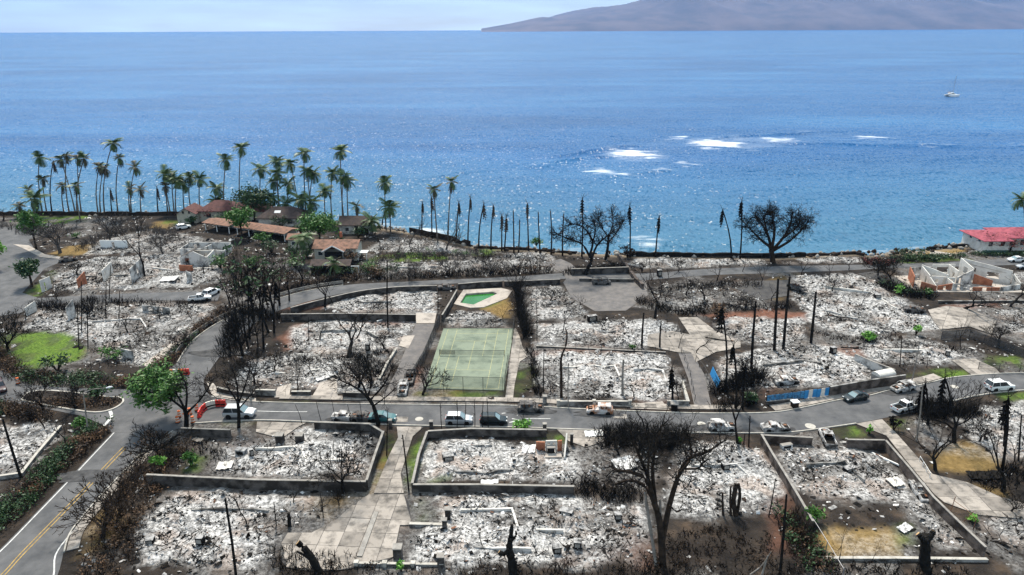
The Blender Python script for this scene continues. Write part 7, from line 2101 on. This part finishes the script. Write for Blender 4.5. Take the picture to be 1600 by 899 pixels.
near_lab = {1128: 'black dead palm with hanging charred fronds, left of the bare trunks', 1146: 'black dead palm behind the charred bushy tree, left', 1165: 'black dead palm behind the charred bushy tree, right', 1576: 'black dead palm at the lower right lawn', 1446: 'black dead palm behind the white pickup', 1476: 'black dead palm right of the white pickup',
            1050: 'short black palm at the planter wall', 388: 'black dead palm in the dark clump, left', 412: 'black dead palm in the dark clump, middle', 430: 'black dead palm in the dark clump, right', 473: 'small green palm beside the small brown-roofed house', 522: 'scorched low palm in front of the charred lean-to', 1597: 'tall green fan palm at the right edge by the sea', 1159: 'tallest black dead palm beside the round-crowned tree'}
cnt = {}
for (cx, cy, bx, by, st) in sorted(PALMS):
    s = next(t for t in SEC if t[0] <= cx <= t[1])
    if cx in near_lab:
        lab = near_lab[cx]
    else:
        k = cnt.get(s[2], 0)
        cnt[s[2]] = k + 1
        lab = f'{LOOK[st]}, {ORD[k]}{"" if k == 0 else " from left"} {s[2]}'
    sz = {'g': 3.2, 'm': 2.7, 'd': 3.2, 's': 2.5, 'k': 3.4}[st]
    if cy > 300 and st == 'g' and cx < 620:
        sz = 3.8
    palm(cx, cy, bx, by, st, lab, 'palms along the shore' if by < 415 else 'burnt palms among the lots', sz, .17 if by < 415 else .15)
# ================================================================== RUBBLE
NP = 0
RUB = ['ash_white', 'ash_grey', 'char', 'rust', 'concrete_dk', 'char_brown']
def rubble(label, poly_px, dens, seed, dark=.27, sc=1.0):
    q = [(p.x, p.y) for p in W(poly_px)]
    rr = np.random.RandomState(seed)
    x0, x1 = min(p[0] for p in q), max(p[0] for p in q)
    y0, y1 = min(p[1] for p in q), max(p[1] for p in q)
    nb = int((x1 - x0) * (y1 - y0) * dens)
    n = int(nb * 4.2)
    x, y = rr.uniform(x0, x1, n), rr.uniform(y0, y1, n)
    clump = fbm(x, y, 5, 14, 3)
    d = signed_dist(x, y, q)
    k = (d > .3) & (rr.rand(n) < np.clip((clump - .30) * 3.2, .12, 1))
    big = (np.arange(n) < nb)[k]
    x, y, clump = x[k], y[k], clump[k]
    n = len(x)
    if n < 5:
        return
    kind = rr.rand(n)
    sx = np.where(kind < .52, rr.uniform(.15, .55, n), np.where(kind < .72, rr.uniform(.5, 1.4, n), np.where(kind < .88, rr.uniform(.9, 3.2, n), rr.uniform(.2, .6, n))))
    sy = np.where(kind < .52, rr.uniform(.15, .5, n), np.where(kind < .72, rr.uniform(.4, 1.0, n), np.where(kind < .88, rr.uniform(.05, .14, n), rr.uniform(.2, .55, n))))
    sz = np.where(kind < .52, rr.uniform(.05, .28, n), np.where(kind < .72, rr.uniform(.02, .05, n), np.where(kind < .88, rr.uniform(.05, .12, n), rr.uniform(.25, .7, n))))
    f_ = np.where(big, .55, .28)
    sz = sz * .7
    sx, sy, sz = sx * f_, sy * f_, sz * f_
    tilt = np.where(kind < .72, rr.normal(0, .38, n), np.where(kind < .88, rr.normal(0, .16, n), rr.normal(0, .15, n)))
    az = rr.uniform(0, 6.28, n)
    roll = rr.normal(0, .3, n)
    ca_, sa = np.cos(az), np.sin(az)
    ct, s_t = np.cos(tilt), np.sin(tilt)
    cr_, sr = np.cos(roll), np.sin(roll)
    ux = np.stack([ca_ * ct, sa * ct, s_t], 1)
    v0 = np.stack([-sa, ca_, np.zeros(n)], 1)
    w0 = np.cross(ux, v0)
    vy = v0 * cr_[:, None] + w0 * sr[:, None]
    wz = np.cross(ux, vy)
    jj = np.clip(np.searchsorted(ys, y), 0, len(ys) - 1)
    ii_ = np.clip(np.searchsorted(xs, x), 0, len(xs) - 1)
    zz = Z[jj * len(xs) + ii_] + sz * .3 + np.abs(s_t) * sx * .3 + np.abs(sr) * sy * .25
    C = np.stack([x, y, zz], 1)
    V = np.empty((n, 8, 3))
    jit = rr.uniform(.7, 1.15, (n, 8))
    for i, (a, b, c) in enumerate(((-1, -1, -1), (1, -1, -1), (1, 1, -1), (-1, 1, -1), (-1, -1, 1), (1, -1, 1), (1, 1, 1), (-1, 1, 1))):
        s = jit[:, i:i + 1] / 2
        V[:, i] = C + ux * (a * sx)[:, None] * s + vy * (b * sy)[:, None] * s + wz * (c * sz)[:, None] / 2
    base = np.array([(4, 5, 6, 7), (0, 1, 5, 4), (1, 2, 6, 5), (2, 3, 7, 6), (3, 0, 4, 7)])
    F_ = (base[None] + (np.arange(n) * 8)[:, None, None]).reshape(-1, 4)
    u = rr.rand(n)
    mt = np.where(u < .34, 0, np.where(u < .60, 1, np.where(u < .60 + dark, 2, np.where(u < .90, 5, np.where(u < .93, 3, 4)))))
    drk = fbm(x, y, 3.0, 55, 4)
    mt = np.where((drk > .54) & (rr.rand(n) < .8), 2, mt)
    mt = np.where((kind >= .72) & (kind < .88) & (rr.rand(n) < .55), 2, mt)
    global NP
    NP += n
    o = link('rubble', np_mesh('rubble', V.reshape(-1, 3), F_, np.repeat(mt, 5)), None, RUB)
    tag(o, label, None, None, 'stuff')
def tangle(label, poly_px, dens, seed):
    '''charred rods, wires and laths sticking out of the ash'''
    q = [(p.x, p.y) for p in W(poly_px)]
    rr = np.random.RandomState(seed)
    x0, x1 = min(p[0] for p in q), max(p[0] for p in q)
    y0, y1 = min(p[1] for p in q), max(p[1] for p in q)
    n = int((x1 - x0) * (y1 - y0) * dens)
    x, y = rr.uniform(x0, x1, n), rr.uniform(y0, y1, n)
    k = (signed_dist(x, y, q) > .2) & (rr.rand(n) < np.clip((fbm(x, y, 3.0, 55, 4) - .42) * 6, .05, 1))
    x, y = x[k], y[k]
    n = len(x)
    if n < 4:
        return
    az, el = rr.uniform(0, 6.28, n), np.abs(rr.normal(0, .38, n))
    Ln = rr.uniform(.3, 1.5, n)
    d = np.stack([np.cos(az) * np.cos(el), np.sin(az) * np.cos(el), np.sin(el)], 1)
    w = rr.uniform(.02, .055, n)[:, None]
    s1 = np.stack([-np.sin(az), np.cos(az), np.zeros(n)], 1) * w
    s2 = np.cross(d, s1)
    jj = np.clip(np.searchsorted(ys, y), 0, len(ys) - 1)
    ii_ = np.clip(np.searchsorted(xs, x), 0, len(xs) - 1)
    C = np.stack([x, y, Z[jj * len(xs) + ii_]], 1)
    E = C + d * Ln[:, None]
    V = np.stack([C + s1, C - s1 + s2, C - s1 - s2, E + s1 * .6, E - s1 * .6 + s2 * .6, E - s1 * .6 - s2 * .6], 1).reshape(-1, 3)
    F_ = (np.array([(0, 1, 4, 3), (1, 2, 5, 4), (2, 0, 3, 5)])[None] + (np.arange(n) * 6)[:, None, None]).reshape(-1, 4)
    o = link('charred_debris', np_mesh('charred_debris', V, F_, np.repeat((rr.rand(n) < .25).astype(int), 3)), None, ['char', 'twig_grey'])
    tag(o, label, None, None, 'stuff')
for i, (lab, poly, a_, dn) in enumerate(ASH):
    tangle('charred rods and laths in the ' + lab.split(' in the ')[0][:60], poly, 2.6, 400 + i)
    rubble(lab, poly, dn * 1.25, 200 + i, .27 if a_ > .8 else .34)
# larger finds in the ash, each a thing
def appliance(px, py, dims, mat, label, open_=False):
    p = P(px, py)
    root = empty('scorched_appliance', (p.x, p.y, max(0, ground_z(p.x, p.y)) - .05), rng.uniform(-.5, .5), label, 'appliance')
    x, y, z = dims
    MB().box((0, 0, z / 2), (x, y, z)).build('cabinet', mat, root)
    MB().box((0, -y / 2 - .02, z * .55), (x * .7, .04, z * .55)).build('door', 'char' if mat != 'char' else 'coping', root)
    MB().box((0, 0, z + .03), (x * 1.04, y * 1.04, .05)).build('lid', 'ash_grey' if mat != 'ash_white' else 'coping', root)
for (x, y, d, m, l) in ((575, 548, (.7, .7, 1.3), 'char', 'black boxy appliance in the middle left ash lot'), (1301, 552, (.9, .8, 1.2), 'char', 'black boxy appliance behind the red soil patch'), (1133, 732, (.9, .8, .8), 'char', 'black box in the white lot right of the big tree'), (885, 803, (1.5, .9, .5), 'char', 'flat black box in the bottom middle lot'),
                        (965, 812, (.8, .7, .7), 'char', 'small black box on the brown patch under the big tree'), (870, 862, (.9, .8, .8), 'char', 'left black box of the pair in the bottom middle lot'), (902, 858, (.8, .8, .8), 'char', 'right black box of the pair in the bottom middle lot'), (378, 712, (1.4, .8, .8), 'ash_grey', 'grey box in the lower left walled lot'),
                        (394, 714, (.5, .5, 1.1), 'char', 'narrow black cabinet in the lower left walled lot'), (236, 850, (.8, .8, .6), 'char', 'black box in the lower left ash'), (314, 850, (.8, .7, .9), 'char', 'black cabinet near the tall charred pole'), (1355, 696, (.9, .8, .7), 'ash_white', 'white box against the far wall of the walled lot'),
                        (1228, 700, (1.6, .6, .6), 'ash_white', 'white tank lying beside the burnt sedan wall'), (1326, 735, (1.4, .8, .5), 'char', 'black flat unit in the walled lot'), (1370, 468, (1.2, 1, .8), 'char', 'black box in the broad white rubble field'), (1480, 556, (.7, .7, 1.0), 'char', 'black cabinet on the ash strip'),
                        (700, 718, (1.4, 1.2, .8), 'char', 'black heap of metal in the walled lot right of the path'), (925, 502, (1.8, .8, 1.2), 'char', 'large black box in the rubble right of the pool'), (1030, 432, (1.0, .9, 1.6), 'char', 'tall black box near the stone wall'), (1282, 756 - 92, (.01, .01, .01), 'char', '')):
    if l:
        appliance(x, y, d, m, l)
# fallen sheets and beams that stand out
def sheet_metal(px, py, w, d, rz, mat, label):
    p = P(px, py)
    root = empty('roof_sheet', (p.x, p.y, max(0, ground_z(p.x, p.y)) + .22), rz, label, 'metal sheet')
    mb = MB()
    n = 10
    vs = []
    for j in range(2):
        for i in range(n + 1):
            vs.append((-w / 2 + w * i / n, -d / 2 + d * j, .06 * math.sin(i * 1.9) + .1 * j + (.12 if i > 7 else 0)))
    mb.add(vs, [(i, i + 1, i + n + 2, i + n + 1) for i in range(n)])
    mb.add([(v[0], v[1], v[2] - .03) for v in vs], [(i + n + 1, i + n + 2, i + 1, i) for i in range(n)])
    mb.build('sheet', mat, root)
    MB().box((0, 0, -.1), (w * .8, .1, .2)).build('batten', 'char', root)
for (x, y, w, d, rz, m, l) in ((928, 680, 2.6, 1.3, .05, 'white', 'flat white sheet lying on the apron'), (975, 728, 2.8, 2.6, .3, 'ash_white', 'large pale sheet under the big black crown'), (826, 706, 1.8, 1.8, -.1, 'ash_white', 'pale sheet left of the ruined entrance'), (508, 590, 3.4, 1.6, .7, 'ash_white', 'bent pale sheet in the corner ash lot'),
                            (1398, 757, 1.6, 1.6, .2, 'plaster', 'tan board leaning near the right wall'), (1413, 888 - 60, 1.6, 1.0, .5, 'ash_white', 'pale sheet in the dark strip beside the right wall'), (265, 440, 3.6, 3.0, .1, 'ash_white', 'bright white slab in the left ruins'), (352, 730, 2.0, 1.6, .1, 'plaster', 'pale square slab at the left of the walled lot'),
                            (765, 756, 2.2, .7, .0, 'white', 'white sheet on top of the long low dark wall'), (1540, 745, 4.4, 1.6, 0, 'char', 'long black burnt frame on the dry lawn'), (310, 690, 1.6, .7, -.4, 'bark_pale', 'pale bench board behind the short dark wall')):
    sheet_metal(x, y, w, d, rz, m, l)
# shipped roof beams lying about
for i, (x, y, L, rz, l) in enumerate(((1385, 720, 4.2, 2.1, 'long white beam in the walled lot, left'), (1393, 724, 4.6, 2.2, 'long white beam in the walled lot, right'), (600, 500, 3.6, .9, 'pale leaning beam against the upper dark wall'), (1330, 545, 4, .1, 'charred beam on the red soil patch'), (1310, 498, 5, 2.6, 'charred beam in the broad rubble field'), (1128, 533, 6, -.25, 'long charred beam on the tan turning area'))):
    p = P(x, y)
    root = empty('fallen_beam', (p.x, p.y, max(0, ground_z(p.x, p.y)) + .18), rz, l, 'beam')
    m = 'white' if 'white' in l or 'pale' in l else 'char'
    MB().box((0, 0, 0), (L, .2, .16), 0, 0, 0, R(4)).build('timber', m, root)
    MB().box((L * .3, .14, .05), (.5, .1, .1)).build('bracket', 'rust', root)

# thin scatter of flecks over the burnt soil between the lots
rr = np.random.RandomState(77)
n = 60000
x, y = rr.uniform(-150, 165, n), rr.uniform(58, 215, n)
jj = np.clip(np.searchsorted(ys, y), 0, len(ys) - 1)
ii_ = np.clip(np.searchsorted(xs, x), 0, len(xs) - 1)
kx = jj * len(xs) + ii_
ok = (paved[kx] < .05) & (ash[kx] < .5) & (green[kx] < .5) & (dry[kx] < .4) & (y < np.interp(x, CX, CY) - 3) & (fbm(x, y, 4, 33, 3) > .42)
x, y, kx = x[ok], y[ok], kx[ok]
n = len(x)
s_ = rr.uniform(.05, .28, (n, 1)) * np.where(rr.rand(n, 1) < .12, 2.2, 1)
az = rr.uniform(0, 6.28, n)
a = np.stack([np.cos(az), np.sin(az), rr.normal(0, .35, n)], 1) * s_
b = np.stack([-np.sin(az), np.cos(az), rr.normal(0, .35, n)], 1) * s_ * rr.uniform(.2, .9, (n, 1))
up = np.array([0, 0, 1.0]) * s_ * .5
C = np.stack([x, y, Z[kx] + .02], 1)
V = np.stack([C - a - b, C + a - b, C + a + b, C - a + b, C + up], 1).reshape(-1, 3)
F_ = (np.array([(0, 1, 4), (1, 2, 4), (2, 3, 4), (3, 0, 4)])[None] + (np.arange(n) * 5)[:, None, None]).reshape(-1, 3)
u = rr.rand(n)
mt = np.where(u < .09, 0, np.where(u < .36, 1, np.where(u < .85, 2, 3)))
o = link('debris', np_mesh('debris', V, F_, np.repeat(mt, 4)), None, ['ash_white', 'ash_grey', 'char', 'char_brown'])
tag(o, 'flecks of ash and charred bits over the burnt soil', None, None, 'stuff')
print('PIECES', NP, n)
